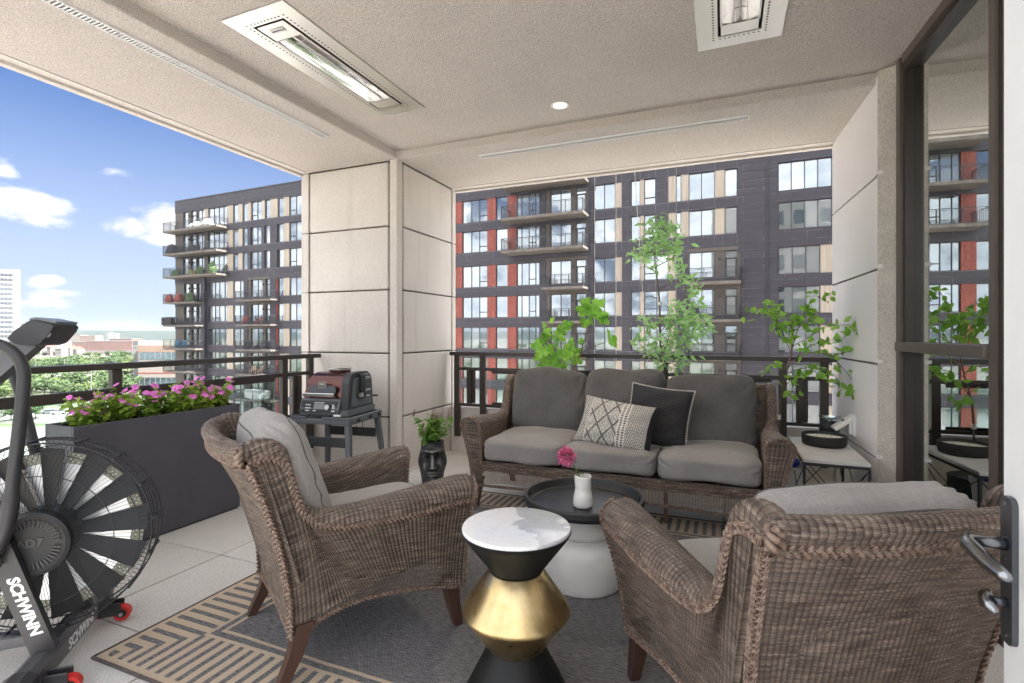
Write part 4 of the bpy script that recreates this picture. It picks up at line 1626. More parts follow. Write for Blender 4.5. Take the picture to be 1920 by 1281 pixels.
# ================================================================ TABLES
t1 = empty('side_table', (-.639, 1.582, .006), label='hourglass side table with marble top and brass middle in the foreground', cat='table')
Rr = .183
MB().lathe([(Rr - .003, .590), (Rr - .001, .592), (Rr - .001, .601), (Rr - .004, .604), (0.001, .604)], 72, caps=False).build('marble_top', 'marble_vein', t1, 'auto') if False else None
def marble_material():
    m = bpy.data.materials.new('marble_vein')
    m.use_nodes = True
    g = NG(m.node_tree)
    b = m.node_tree.nodes['Principled BSDF']
    vec = g.node('ShaderNodeTexCoord').outputs['Object']
    x, y, z = g.sep(vec)
    n = g.noise(vec, 6, 6, .62, .9)
    n2 = g.noise(vec, 22, 6, .65, .4)
    # one broad grey cloud on the far right part of the slab
    f = g.m('ADD', g.m('ADD', g.m('MULTIPLY', x, 4.2), g.m('MULTIPLY', y, 3.4)), g.m('MULTIPLY', g.m('SUBTRACT', n, .5), 2.6))
    k = g.step(f, .10, .24)
    k2 = g.step(g.m('ADD', f, g.m('MULTIPLY', n2, .5)), 1.35, 1.0)
    k = g.m('MULTIPLY', k, k2)
    c = g.mix(k, (.80, .795, .785, 1), g.mix(n2, (.40, .40, .42, 1), (.60, .60, .61, 1)))
    v = g.m('ABSOLUTE', g.m('SUBTRACT', n, .5))
    c = g.mix(g.m('MULTIPLY', g.step(v, .012, .0), .35), c, (.45, .45, .46, 1))
    g.put(b.inputs['Base Color'], c)
    b.inputs['Roughness'].default_value = .16
    b.inputs['Coat Weight'].default_value = .3
    MATS['marble_vein'] = m


def brass_material():
    m = bpy.data.materials.new('aged_brass')
    m.use_nodes = True
    g = NG(m.node_tree)
    b = m.node_tree.nodes['Principled BSDF']
    vec = g.node('ShaderNodeTexCoord').outputs['Object']
    n = g.noise(vec, 16, 6, .7, .3)
    sp = g.noise(g.vm('MULTIPLY', vec, (1, 1, .8)), 150, 3, .6)
    x, y, z = g.sep(vec)
    st = g.noise(g.comb(g.m('MULTIPLY', g.m('ARCTAN2', y, x), 5.0), g.m('MULTIPLY', z, .6), 0.0), 2.2, 3, .6)
    c = g.mix(g.step(n, .35, .7), (.56, .42, .20, 1), (.66, .52, .29, 1))
    c = g.mix(g.m('MULTIPLY', g.step(st, .56, .72), .35), c, (.55, .30, .12, 1))
    c = g.mix(g.step(sp, .69, .74), c, (.10, .06, .03, 1))
    g.put(b.inputs['Base Color'], c)
    b.inputs['Metallic'].default_value = 1
    g.put(b.inputs['Roughness'], g.m('ADD', .20, g.m('MULTIPLY', n, .20)))
    bn = g.node('ShaderNodeBump')
    bn.inputs['Strength'].default_value = .05
    bn.inputs['Distance'].default_value = .002
    g.l.new(g.m('ADD', g.m('MULTIPLY', n, .4), sp), bn.inputs['Height'])
    g.l.new(bn.outputs[0], b.inputs['Normal'])
    MATS['aged_brass'] = m
marble_material()
brass_material()
MB().lathe([(Rr - .006, .586), (Rr - .0015, .588), (Rr - .0010, .600), (Rr - .004, .604), (Rr - .010, .605), (.001, .605)], 80).build('marble_top', 'marble_vein', t1, 'auto')
MB().lathe([(.088, .460), (.0885, .463), (.172, .572), (.180, .583), (Rr + .001, .590), (Rr + .001, .594), (Rr - .0005, .5945), (.160, .5855), (.001, .5855)][:6] + [(Rr + .001, .5935), (Rr - .0010, .5938)], 80, caps=False).build('upper_cone', 'black_lacquer', t1, 'auto')
MB().lathe([(.090, .459), (.092, .458), (.1745, .340), (.1785, .333), (.1795, .328), (.1785, .323), (.174, .317), (.098, .212), (.092, .207)], 80, caps=False).build('brass_body', 'aged_brass', t1, 'auto')
MB().lathe([(.092, .2065), (.094, .205), (.172, .055), (.179, .035), (.180, .010), (.178, .0), (.001, .0)], 80, caps=False).build('lower_cone', 'black_lacquer', t1, 'auto')

# coffee table: white turned drum with a black tray on top
cx, cy_ = ground_pt(1094, 2.57)[:2]
t2 = empty('coffee_table', (cx, cy_, .006), label='white turned drum coffee table standing behind the marble side table', cat='table')
prof = [(.165, .0), (.182, .003), (.192, .015), (.203, .05), (.210, .09), (.212, .13), (.209, .17), (.201, .200), (.186, .222), (.165, .236), (.142, .243)]
prof2 = [(.1415, .2435), (.139, .250), (.152, .254), (.168, .270), (.1745, .295), (.176, .320), (.174, .350), (.168, .370), (.145, .380)]
pp = np.vstack([catmull(prof, 44), catmull(prof2, 34)])
MB().lathe([tuple(p) for p in pp], 72).build('drum', 'drum_white', t2, 'auto')
tr = empty('round_tray', (cx, cy_, .388), label='round black wooden tray with raised rim and handle slots on the drum table', cat='tray')
MB().lathe([(.001, .0), (.262, .0), (.272, .004), (.272, .012), (.262, .016), (.001, .016)], 96).build('tray_base', 'tray_wood', tr, 'auto')
# rim with two handle slots (at +-x, turned)
rim = MB()
n = 144
prof_o = [(.262, .0), (.290, .010), (.300, .028), (.300, .050), (.297, .058), (.291, .060), (.284, .057), (.279, .045), (.270, .020), (.262, .016)]
for j in range(n):
    a0, a1 = 2 * PI * j / n, 2 * PI * (j + 1) / n
    am = ((a0 + a1) / 2 - R(12)) % PI
    slot = min(am, PI - am) < .135
    segs = [prof_o] if not slot else [prof_o[:3] + [(.300, .029), (.274, .029)] + prof_o[8:], [(.300, .046), (.300, .050)] + prof_o[4:8] + [(.279, .0455)]]
    for sg in segs:
        k = len(rim.v)
        m_ = len(sg)
        for a in (a0, a1):
            for (r_, z_) in sg:
                rim.v.append((r_ * math.cos(a), r_ * math.sin(a), z_))
        for i in range(m_):
            i2 = (i + 1) % m_
            rim.f.append((k + i, k + m_ + i, k + m_ + i2, k + i2))
rim.build('rim', 'matte_black', tr)

# vase with chrysanthemum
vx, vy = ground_pt(1093, 2.50)[:2]
vs_ = empty('vase', (vx, vy, .4045), label='white dented ceramic vase on the black round tray', cat='vase')
P = np.zeros((40, 30, 3))
pr = catmull([(.030, 0), (.044, .003), (.0475, .015), (.047, .04), (.0435, .065), (.0405, .085), (.0405, .11), (.0415, .135), (.0415, .150), (.040, .154), (.037, .152)], 30)
for i in range(40):
    a = 2 * PI * i / 40
    for j in range(30):
        r_, z_ = pr[j]
        dent = 1 - .08 * math.exp(-((z_ - .085) / .022) ** 2) * (.5 + .5 * math.cos(a + 2.1)) - .04 * math.exp(-((z_ - .13) / .02) ** 2) * (.5 + .5 * math.cos(a + .4))
        P[i, j] = (r_ * dent * math.cos(a), r_ * dent * math.sin(a), z_ + .003 * math.sin(2 * a) * (z_ / .17))
MB().grid(P, closed_u=True).build('body', 'ceramic_white', vs_, True)
MB().lathe([(.001, .120), (.036, .1205)], 24, caps=False).build('water', 'matte_black', vs_)

def leaf_mesh(kind, L, Wd, mat, name):
    b = MB()
    if kind == 'ovate':
        half = [(0, 0), (.15, .28), (.35, .5), (.55, .46), (.8, .22), (1, 0)]
        n = len(half)
        vs2 = []
        for (t, w) in half:
            z = -.18 * t * t * L + .04 * L * math.sin(t * 3)
            vs2.append((0, t * L, z))
        for s in (-1, 1):
            k = len(vs2)
            for (t, w) in half[1:-1]:
                z = -.18 * t * t * L + w * Wd * .25
                vs2.append((s * w * Wd, t * L, z))
            idx = [k + i for i in range(n - 2)]
            f = [(0, 1, idx[0])] + [(i, i + 1, idx[i], idx[i - 1]) for i in range(1, n - 2)] + [(n - 2, n - 1, idx[-1])]
            for q in f:
                b.f.append(q if s == 1 else tuple(reversed(q)))
        b.v = vs2
    elif kind == 'lobed':
        # palmate leaf with five rounded lobes, puckered between the veins
        pts = []
        lob = [(-2.35, .50), (-1.25, .86), (0, 1.0), (1.25, .86), (2.35, .50)]
        out = [(0.0, -.02)]
        m_ = 60
        for i in range(m_ + 1):
            a = -2.75 + 5.5 * i / m_
            r_ = .30
            for (c, q) in lob:
                r_ = max(r_, q * (math.cos(min(abs(a - c) * 1.5, PI / 2)) ** .8))
            r_ *= 1 + .03 * math.sin(a * 21)
            out.append((r_ * math.sin(a) * Wd, r_ * math.cos(a) * L * .8 + L * .2))
        b.v.append((0, L * .2, 0))
        for (x, y) in out:
            pass
        for ring in (.5, 1.0):
            for i, (x, y) in enumerate(out[1:]):
                a = -2.75 + 5.5 * i / m_
                px, py = x * ring, L * .2 + (y - L * .2) * ring
                rr = math.hypot(px, py - L * .2)
                z = .05 * L * math.cos(a * 5.0) * ring - .35 * rr * rr / L
                b.v.append((px, py, z))
        c1, c2 = 1, 1 + m_ + 1
        for i in range(m_):
            b.f.append((0, c1 + i, c1 + i + 1))
            b.f.append((c1 + i, c2 + i, c2 + i + 1, c1 + i + 1))
    elif kind == 'petal':
        b.add([(0, 0, 0), (Wd * .5, L * .55, .0), (Wd * .42, L * .95, -.04 * L), (0, L, -.05 * L), (-Wd * .42, L * .95, -.04 * L), (-Wd * .5, L * .55, 0), (0, L * .5, -.06 * L)],
              [(0, 1, 6), (1, 2, 6), (2, 3, 6), (3, 4, 6), (4, 5, 6), (5, 0, 6)])
    return b.mesh(name, mat, smooth=True, fix=False)


def merge_instances(base_me, xforms, name, mat, parent=None, smooth=True, **kw):
    """one mesh out of many transformed copies of base_me"""
    nv = len(base_me.vertices)
    co = np.empty(nv * 3)
    base_me.vertices.foreach_get('co', co)
    co = co.reshape(-1, 3)
    faces = [tuple(p.vertices) for p in base_me.polygons]
    V, Fs = [], []
    for k, mt in enumerate(xforms):
        m_ = np.array(mt)
        V.append(co @ m_[:3, :3].T + m_[:3, 3])
        off = k * nv
        Fs.extend([tuple(i + off for i in f) for f in faces])
    me = bpy.data.meshes.new(name)
    me.from_pydata(np.vstack(V).tolist(), [], Fs)
    me.materials.append(M[mat])
    if smooth:
        me.polygons.foreach_set('use_smooth', [True] * len(me.polygons))
    o = bpy.data.objects.new(name, me)
    link(o, parent)
    return tag(o, **kw)


def leaf_xform(p, d, roll, s):
    """matrix whose y axis is d at p"""
    d = Vector(d).normalized()
    q = d.to_track_quat('Y', 'Z')
    return Matrix.Translation(p) @ (q.to_matrix() @ Matrix.Rotation(roll, 3, 'Y')).to_4x4() @ Matrix.Scale(s, 4)


fl_ = empty('chrysanthemum', (vx, vy, .44), label='pink chrysanthemum on a bent stem standing in the white vase', cat='flower')
hd = Vector((-.078, -.030, .215))
MB().tube([(0, 0, 0), (-.01, -.004, .10), (-.035, -.014, .155), (-.062, -.024, .19), tuple(hd)], [.0028, .0028, .0026, .0024, .0024], 6).build('stem', 'stem_green', fl_, True)
pm = leaf_mesh('petal', .026, .0065, 'flower_mum', 'petal')
xf = []
rr = random.Random(4)
axis = Vector((-.35, -.55, .75)).normalized()
qa = axis.to_track_quat('Z', 'Y')
for i in range(260):
    z = 1 - 1.7 * (i / 260)
    a = i * 2.39996
    r_ = math.sqrt(max(0, 1 - z * z))
    d = qa @ Vector((r_ * math.cos(a), r_ * math.sin(a), z))
    s_ = 1.45 * (.62 + .45 * (i / 260)) * rr.uniform(.85, 1.15)
    xf.append(leaf_xform(hd + d * .016, d + Vector((rr.uniform(-.2, .2), rr.uniform(-.2, .2), rr.uniform(-.2, .2))), rr.uniform(-.5, .5), s_))
merge_instances(pm, xf, 'petals', 'flower_mum', fl_, kind='stuff')
lm = leaf_mesh('ovate', .055, .030, 'leaf_basil', 'leaf')
for (p, d, s_) in (((-.022, -.008, .135), (-.8, -.3, -.2), 1.0), ((-.014, -.006, .125), (-.7, .1, -.6), .9), ((-.05, -.02, .178), (.5, -.4, .25), .7), ((0, 0, .12), (.3, -.5, .5), .6)):
    mt = leaf_xform(Vector(p), d, .3, s_)
    o = inst(lm, 'leaf', fl_)
    o.matrix_local = mt

# small stone-topped stand in the corner
t3 = empty('corner_table', (.62, 3.85, 0), label='small stone topped table with thin black crossed metal frame beside the sofa', cat='table')
cx0, cx1, cy0, cy1 = -.175, .170, -.36, .36
MB().cbox(cx0, cx1, cy0, cy1, .482, .505, .004).build('table_top', 'stone_top', t3)
f = MB()
ins = .008
X0, X1, Y0, Y1 = cx0 + ins, cx1 - ins, cy0 + ins, cy1 - ins
h_ = .007
f.box(X0, X1, Y0 - h_, Y0 + h_, .466, .481).box(X0, X1, Y1 - h_, Y1 + h_, .466, .481)
f.box(X0 - h_, X0 + h_, Y0 + .0075, Y1 - .0075, .466, .481).box(X1 - h_, X1 + h_, Y0 + .0075, Y1 - .0075, .466, .481)
f.build('top_frame', 'matte_black', t3)
for (x, y) in ((X0, Y0), (X1, Y0), (X0, Y1), (X1, Y1)):
    MB().box(x - h_, x + h_, y - h_, y + h_, 0, .465).build('leg', 'matte_black', t3)
for (a, b_) in (((X0, Y0), (X1, Y0)), ((X0, Y1), (X1, Y1)), ((X0, Y0), (X0, Y1)), ((X1, Y0), (X1, Y1))):
    br_ = MB()
    br_.tube([(a[0], a[1], .46), (b_[0], b_[1], .06)], .003, 6).tube([(a[0] + .0, a[1], .06), (b_[0], b_[1], .46)], .003, 6)
    br_.build('cross_brace', 'matte_black', t3)

bx_, by_ = ground_pt(1545, 3.43)[:2]
bw_ = empty('candle_bowl', (bx_, by_, .505), label='wide low black bowl candle with cream wax on the corner table', cat='candle')
MB().lathe([(.001, .0), (.118, .0), (.127, .006), (.132, .02), (.134, .070), (.131, .073), (.127, .070), (.125, .045), (.001, .045)], 64, caps=False).build('bowl', 'matte_black', bw_, 'auto')
MB().lathe([(.1245, .052), (.001, .053)], 48, caps=False).build('wax', 'wax', bw_, True)
for i in range(3):
    a = i * 2.1 + .4
    MB().tube([(.05 * math.cos(a), .05 * math.sin(a), .052), (.05 * math.cos(a) + .002, .05 * math.sin(a), .064)], .0012, 5).build('wick', 'matte_black', bw_)
dx_, dy_ = ground_pt(1555, 3.80)[:2]
ov = empty('black_orb', (dx_, dy_, .505), label='round matte black diffuser pot behind the candle bowl', cat='pot')
MB().lathe([(.030, .0), (.050, .008), (.066, .03), (.068, .055), (.060, .082), (.042, .098), (.028, .102), (.026, .100), (.024, .08)], 40).build('pot_body', 'matte_black', ov, True)
MB().lathe([(.012, .098), (.014, .104), (.070, .128), (.074, .134), (.068, .134), (.010, .108)], 36).build('glass_dish', 'rail_glass', ov, True)

# outlet with open weather cover on the pale wall
wx, wy = .858, 4.30
oc = empty('outlet_box', (xw(wy), wy, .60), label='white weatherproof outlet box with lifted cover on the side wall', cat='outlet')
oc.rotation_euler = (0, 0, math.atan(.0486))
MB().cbox(-.018, -.001, -.055, .055, -.075, .075, .004).build('back_plate', 'white_paint', oc)
MB().cbox(-.040, -.0185, -.045, .045, -.065, .050, .006).build('housing', 'ceramic_white', oc)
c = MB().cbox(-.03, 0, -.050, .050, 0, .150, .006)
cv = c.build('cover', 'ceramic_white', oc, rot=(0, R(-128), 0), loc=(-.020, 0, .070))
MB().tube([(-.041, 0, .02), (-.075, .0, .018)], .022, 12).build('plug', 'matte_black', oc, True)
MB().tube([(-.075, 0, .018), (-.11, .01, -.04), (-.10, .03, -.2), (-.06, .05, -.40), (-.08, .10, -.585)], .0035, 6).build('cable', 'matte_black', oc, True)
o2 = empty('outlet_box', (-.0 + .70, 4.795, .33), label='small grey outlet box on the kerb wall below the corner table', cat='outlet')
MB().cbox(-.035, .035, -.02, -.001, -.055, .055, .004).build('cover_plate', 'grill_grey', o2)
MB().cbox(-.022, .022, -.026, -.0205, -.04, .04, .002).build('cover_lid', 'matte_black', o2)

# white pot with blue tub on the floor behind the table
px_, py_ = ground_pt(1478, 3.60)[:2]
wp = empty('plant_pot', (px_, py_, 0), label='white plastic pot holding a blue scoop between sofa arm and corner table', cat='pot')
MB().lathe([(.080, 0), (.088, .004), (.112, .30), (.120, .302), (.122, .335), (.118, .337), (.108, .335), (.104, .30), (.001, .29)], 44, caps=False).build('pot_body', 'ceramic_white', wp, 'auto')
MB().lathe([(.02, .292), (.05, .300), (.072, .345), (.076, .368), (.070, .368), (.055, .33), (.001, .31)], 24, caps=False).build('blue_scoop', 'blue_plastic', wp, True)

# ================================================================ STONE HEAD PLANTER
mx, my = ground_pt(811, 4.29)[:2]
mo = empty('head_planter', (mx, my, 0), label='dark carved stone head planter on the floor beside the pier', cat='planter')
nA, nZ = 120, 90
P = np.zeros((nA, nZ, 3))
face = math.atan2(-.86, .52)      # the face looks towards the camera
def gs(x, s):
    return math.exp(-(x / s) ** 2)
for i in range(nA):
    a = 2 * PI * i / nA
    t = (a + PI) % (2 * PI) - PI      # 0 = face centre
    for j in range(nZ):
        z = j / (nZ - 1) * .355
        h = z / .355
        base = .098 * (.88 + .12 * math.sin(h * PI)) * (1 + .05 * h)
        # squarish head
        sq = (abs(math.cos(t)) ** 4 + abs(math.sin(t)) ** 4) ** (-.25)
        r_ = base * (.75 + .25 * sq)
        # features
        brow = .034 * gs(h - .82, .055) * gs(t, .8)
        eye = -.034 * gs(h - .64, .075) * (gs(t - .42, .25) + gs(t + .42, .25))
        nose = (.018 + .052 * max(0, min(1, (.80 - h) / .38))) * gs(t, .17) if .40 < h < .84 else 0
        nose *= 1 if h > .44 else max(0, (h - .40) / .04)
        nst = .018 * gs(h - .45, .045) * gs(abs(t) - .20, .12)
        lip = .016 * gs(h - .31, .022) * gs(t, .34) + .015 * gs(h - .25, .022) * gs(t, .32)
        slit = -.010 * gs(h - .28, .010) * gs(t, .34)
        chin = .018 * gs(h - .13, .07) * gs(t, .40)
        cheek = .010 * gs(h - .45, .12) * (gs(t - .62, .22) + gs(t + .62, .22))
        ear = .020 * gs(h - .52, .2) * (gs(abs(t) - 1.52, .10))
        r_ += brow + eye + nose + nst + lip + slit + chin + cheek + ear
        r_ += .0012 * math.sin(9 * a + 40 * z)
        P[i, j] = (r_ * math.cos(a), r_ * math.sin(a), z)
mb = MB().grid(P, closed_u=True)
mb.lathe([(.100, .352), (.080, .352), (.076, .33), (.001, .328)], 40, caps=False)
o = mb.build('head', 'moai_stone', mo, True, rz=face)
bp = empty('basil_plant', (mx, my, .33), label='green basil with dark flower spikes growing out of the stone head', cat='plant')
material("display_grey", (.25,.26,.26), .2)
material("vane_steel", (.62, .63, .66), .35, metal=.7)
material("olive_grey", (.20,.20,.15), .6)
material("dark_grey_print", (.05,.05,.055), .4)
material("console_top", (.16,.165,.175), .3)
# ================================================================ PLANTS ON THE BALCONY
rr = random.Random(12)
st = MB()
xf = []
basil_leaf = leaf_mesh('ovate', .062, .036, 'leaf_basil', 'leaf')
spikes = []
for i in range(34):
    a = rr.uniform(0, 2 * PI)
    r0 = rr.uniform(0, .06)
    tip = Vector((r0 * 1.2 * math.cos(a) + rr.uniform(-.08, .08), r0 * 1.2 * math.sin(a) + rr.uniform(-.08, .08), rr.uniform(.08, .23)))
    b0 = Vector((r0 * math.cos(a) * .7, r0 * math.sin(a) * .7, 0))
    st.tube([b0, (b0 + tip) / 2 + Vector((0, 0, .015)), tip], .0018, 5)
    for k in range(15):
        t = rr.uniform(.25, 1)
        p = b0.lerp(tip, t)
        d = Vector((rr.uniform(-1, 1), rr.uniform(-1, 1), rr.uniform(-.25, .7)))
        xf.append(leaf_xform(p, d, rr.uniform(-.6, .6), rr.uniform(.6, 1.15)))
    if i % 3 == 0:
        spikes.append((tip, rr.uniform(.06, .11)))
st.build('stems', 'stem_green', bp, smooth=True)
merge_instances(basil_leaf, xf, 'foliage', 'leaf_basil', bp)
pm2 = leaf_mesh('petal', .017, .011, 'flower_plum', 'petal')
for (tip, h_) in spikes:
    xx = []
    for k in range(46):
        t = k / 46
        a = k * 2.4
        xx.append(leaf_xform(Vector((tip.x + .012 * t, tip.y, tip.z + h_ * t)), Vector((math.cos(a), math.sin(a), .4)), 0, 1 - .5 * t))
    merge_instances(pm2, xx, 'flower_spike', 'flower_plum', bp)

# ---- planter box with vinca
pb_ = empty('planter_box', (-3.3475, 2.134, 0), label='long dark grey rectangular planter box standing along the left railing', cat='planter')
hx, hy, H = .1315, .511, .751
def PBX(args, nm, mt, ch=.003):
    return MB().cbox(*args, ch).build(nm, mt, pb_)
t_ = .014
PBX((hx - t_, hx, -hy, hy, .012, H), 'side_panel', 'planter_grey')
PBX((-hx, -hx + t_, -hy, hy, .012, H), 'side_panel', 'planter_grey')
PBX((-hx + t_, hx - t_, -hy, -hy + t_, .012, H - .0005), 'end_panel', 'planter_grey')
PBX((-hx + t_, hx - t_, hy - t_, hy, .012, H - .0005), 'end_panel', 'planter_grey')
PBX((-hx + .01, hx - .01, -hy + .01, hy - .01, 0, .011), 'base', 'matte_black')
MB().box(-hx + t_, hx - t_, -hy + .012, hy - t_, .60, .64).build('soil', 'soil', pb_)
for k in range(4):
    y0 = -hy + .022 + k * (2 * hy - .05) / 4
    y1 = y0 + (2 * hy - .05) / 4 - .012
    b = MB()
    b.box(-hx + .020, hx - .020, y0, y0 + .008, .64, H - .012).box(-hx + .020, hx - .020, y1 - .008, y1, .64, H - .012)
    b.box(-hx + .016, -hx + .0195, y0, y1, .64, H - .012).box(hx - .0195, hx - .016, y0, y1, .64, H - .012)
    b.build('insert_tray', 'matte_black', pb_)
vl = leaf_mesh('ovate', .044, .024, 'leaf_vinca', 'leaf')
pet = leaf_mesh('petal', .021, .021, 'flower_pink', 'petal')
def flower_mesh():
    b = MB()
    co = [v.co.copy() for v in pet.vertices]
    fc = [tuple(p.vertices) for p in pet.polygons]
    for k in range(5):
        Rm = Matrix.Rotation(2 * PI * k / 5, 3, 'Z')
        q = len(b.v)
        for c_ in co:
            b.v.append(tuple(Rm @ (c_ + Vector((0, .002, 0)))))
        b.f.extend([tuple(i + q for i in f) for f in fc])
    return b.mesh('bloom', 'flower_pink', True, False)
bloom = flower_mesh()
names = ['nearest the camera', 'second along the planter', 'third along the planter', 'fourth along the planter', 'fifth along the planter', 'at the far end of the planter']
for k in range(6):
    y = 2.134 - .36 + k * .162
    v_ = empty('vinca_plant', (-3.35, y, .66), label='pink flowering vinca %s' % names[k], cat='plant', group='vincas in the grey planter')
    st = MB()
    xf = []
    tips = []
    for i in range(30):
        a = rr.uniform(0, 2 * PI)
        r1 = rr.uniform(.02, .135)
        tip = Vector((r1 * math.cos(a) * .95, r1 * math.sin(a) * .92, rr.uniform(.16, .285) - r1 * .55))
        b0 = tip * .2
        b0.z = 0
        st.tube([b0, (b0 + tip) / 2 + Vector((0, 0, .02)), tip], .0018, 4)
        tips.append(tip)
        for q in range(19):
            t = rr.uniform(.35, 1.02)
            p = b0.lerp(tip, t) + Vector((0, 0, .02 * math.sin(t * PI)))
            d = Vector((rr.uniform(-1, 1), rr.uniform(-1, 1), rr.uniform(-.35, .65)))
            xf.append(leaf_xform(p, d, rr.uniform(-.7, .7), rr.uniform(.65, 1.15)))
    st.build('stems', 'stem_green', v_, smooth=True)
    merge_instances(vl, xf, 'foliage', 'leaf_vinca', v_)
    rr.shuffle(tips)
    for tip in tips[:15]:
        d = Vector((rr.uniform(-.2, .9), rr.uniform(-.9, .2), rr.uniform(.5, 1))).normalized()
        o = inst(bloom, 'bloom', v_, tip + Vector((0, 0, rr.uniform(.010, .035))))
        o.rotation_euler = d.to_track_quat('Z', 'Y').to_euler()
        s_ = rr.uniform(.75, 1.15)
        o.scale = (s_, s_, s_)

# ---- artificial trees behind the sofa
def pxp(u, v, Y):
    """3D point seen at pixel (u, v) on the vertical plane at depth Y"""
    a, b = ray(u)
    d = Y / b
    return Vector((a * d, Y, 1.25 + (627 - v) / F * d))


def branch(b, pts, r0, r1, n=6):
    c = catmull([tuple(p) for p in pts], max(6, len(pts) * 5))
    rs = np.linspace(r0, r1, len(c))
    b.tube(c, rs, n)
    return [Vector(p) for p in c]

# left: fig-like plant with large lobed leaves
Yf = 4.42
root = pxp(1068, 700, Yf)
fg = empty('fig_plant', (root.x, Yf, 0), label='bright green plant with large lobed leaves behind the left part of the sofa', cat='plant')
off = Vector((root.x, Yf, 0))
MB().lathe([(.001, 0), (.10, 0), (.12, .02), (.135, .26), (.128, .262), (.115, .24), (.001, .235)], 32).build('pot', 'matte_black', fg, True)
wd = MB()
lob = leaf_mesh('lobed', .105, .072, 'leaf_fig', 'leaf')
paths = [
    [(1066, 800), (1064, 712), (1052, 668), (1030, 640), (1024, 612), (1035, 590)],
    [(1072, 800), (1072, 706), (1085, 672), (1095, 640), (1105, 612), (1118, 590), (1112, 578)],
    [(1062, 800), (1058, 712), (1040, 690), (1020, 672)],
    [(1076, 800), (1074, 712), (1078, 688), (1078, 664)],
    [(1068, 760), (1060, 700), (1045, 672), (1036, 650)],
    [(1085, 672), (1100, 655), (1140, 640)],
]
for i, p in enumerate(paths):
    yo = [0, .04, -.05, -.08, .06, .04][i]
    pts = [pxp(u, v, Yf + yo * (k / len(p))) - off for k, (u, v) in enumerate(p)]
    branch(wd, pts, .006 if i < 2 else .0045, .002)
wd.build('stems', 'bark', fg, smooth=True)
leaves = [(1100, 568, 30, .9), (1122, 572, -40, 1.0), (1092, 583, -60, 1.0), (1105, 596, 170, 1.0), (1125, 592, 80, 1.15), (1132, 600, 120, .8), (1096, 606, 200, .8), (1112, 582, 10, 1.0),
          (1140, 634, 170, 1.25), (1148, 640, 150, .9), (1056, 618, 20, 1.0), (1048, 630, 100, 1.1), (1064, 610, 60, .8), (1040, 640, 180, 1.1), (1020, 634, -20, .9), (1026, 622, 40, .7),
          (1010, 648, -80, 1.1), (1016, 662, 210, 1.0), (1030, 655, 150, .9), (1042, 672, 160, 1.0), (1024, 680, 230, .9), (1014, 690, -100, .8), (1040, 686, 190, .85), (1052, 662, 60, .75),
          (1070, 652, 20, 1.0), (1080, 660, 60, .9), (1064, 665, -30, .9), (1082, 674, 110, .9), (1060, 684, 200, .9), (1048, 692, 170, .8), (1034, 600, 30, .5), (1070, 640, 10, .6), (1020, 610, -30, .45),
          (1090, 640, 80, .5), (1008, 670, 260, .7), (1036, 668, 240, .6)]
for (u, v, ang_, s_) in leaves:
    p = pxp(u, v, Yf + rr.uniform(-.10, .10)) - off
    a = R(ang_)
    # leaf leans towards/away from the viewer at random
    d = Vector((math.sin(a) * .92, rr.uniform(-.5, .5), math.cos(a) - .25))
    mt = Matrix.Translation(p - d.normalized() * .05 * s_) @ (d.to_track_quat('Y', 'Z').to_matrix() @ Matrix.Rotation(rr.uniform(1.0, 2.1), 3, 'Y')).to_4x4() @ Matrix.Scale(s_ * 1.12, 4)
    o = inst(lob, 'leaf', fg)
    o.matrix_local = mt
# stray fig leaf low by the left railing post
# middle: tall tree with small variegated leaves
Yt = 4.45
base = pxp(1243, 700, Yt)
at = empty('slender_tree', (base.x, Yt, 0), label='tall slender potted tree with small variegated leaves behind the sofa', cat='tree')
off = Vector((base.x, Yt, 0))
MB().lathe([(.001, 0), (.12, 0), (.14, .02), (.155, .30), (.148, .302), (.135, .28), (.001, .275)], 32).build('pot', 'matte_black', at, True)
wd = MB()
tk_ = [(1243, 800), (1243, 715), (1238, 640), (1236, 560), (1229, 500), (1226, 450), (1224, 425)]
branch(wd, [pxp(u, v, Yt) - off for u, v in tk_], .014, .004, 8)
brs = []
for p in ([(1240, 665), (1252, 640), (1258, 610), (1270, 590)], [(1237, 600), (1252, 588), (1262, 575)], [(1233, 560), (1215, 555), (1204, 565)],
          [(1240, 650), (1262, 632), (1285, 622), (1310, 615)], [(1238, 640), (1215, 630), (1196, 640)], [(1230, 500), (1250, 490), (1268, 478)],
          [(1226, 470), (1205, 478), (1182, 484)], [(1225, 450), (1245, 435), (1262, 425)], [(1240, 620), (1262, 600), (1290, 590), (1305, 580)],
          [(1242, 690), (1260, 680), (1280, 672)], [(1234, 545), (1258, 530), (1285, 525)], [(1241, 680), (1218, 670), (1205, 685)], [(1229, 510), (1212, 500), (1196, 505)],
          [(1226, 440), (1212, 440), (1200, 446)], [(1225, 430), (1235, 420), (1246, 418)]):
    yo = rr.uniform(-.22, .22)
    brs.append(branch(wd, [pxp(u, v, Yt + yo * k / 3) - off for k, (u, v) in enumerate(p)], .0045, .0015))
wd.build('trunk', 'bark', at, smooth=True)
MB().lathe([(.016, -.014), (.019, -.006), (.018, .010), (.013, .014)], 12).build('tie', 'yarn_white', at, True, loc=pxp(1237, 570, Yt) - off)
al = leaf_mesh('ovate', .078, .030, 'leaf_ash', 'leaf')
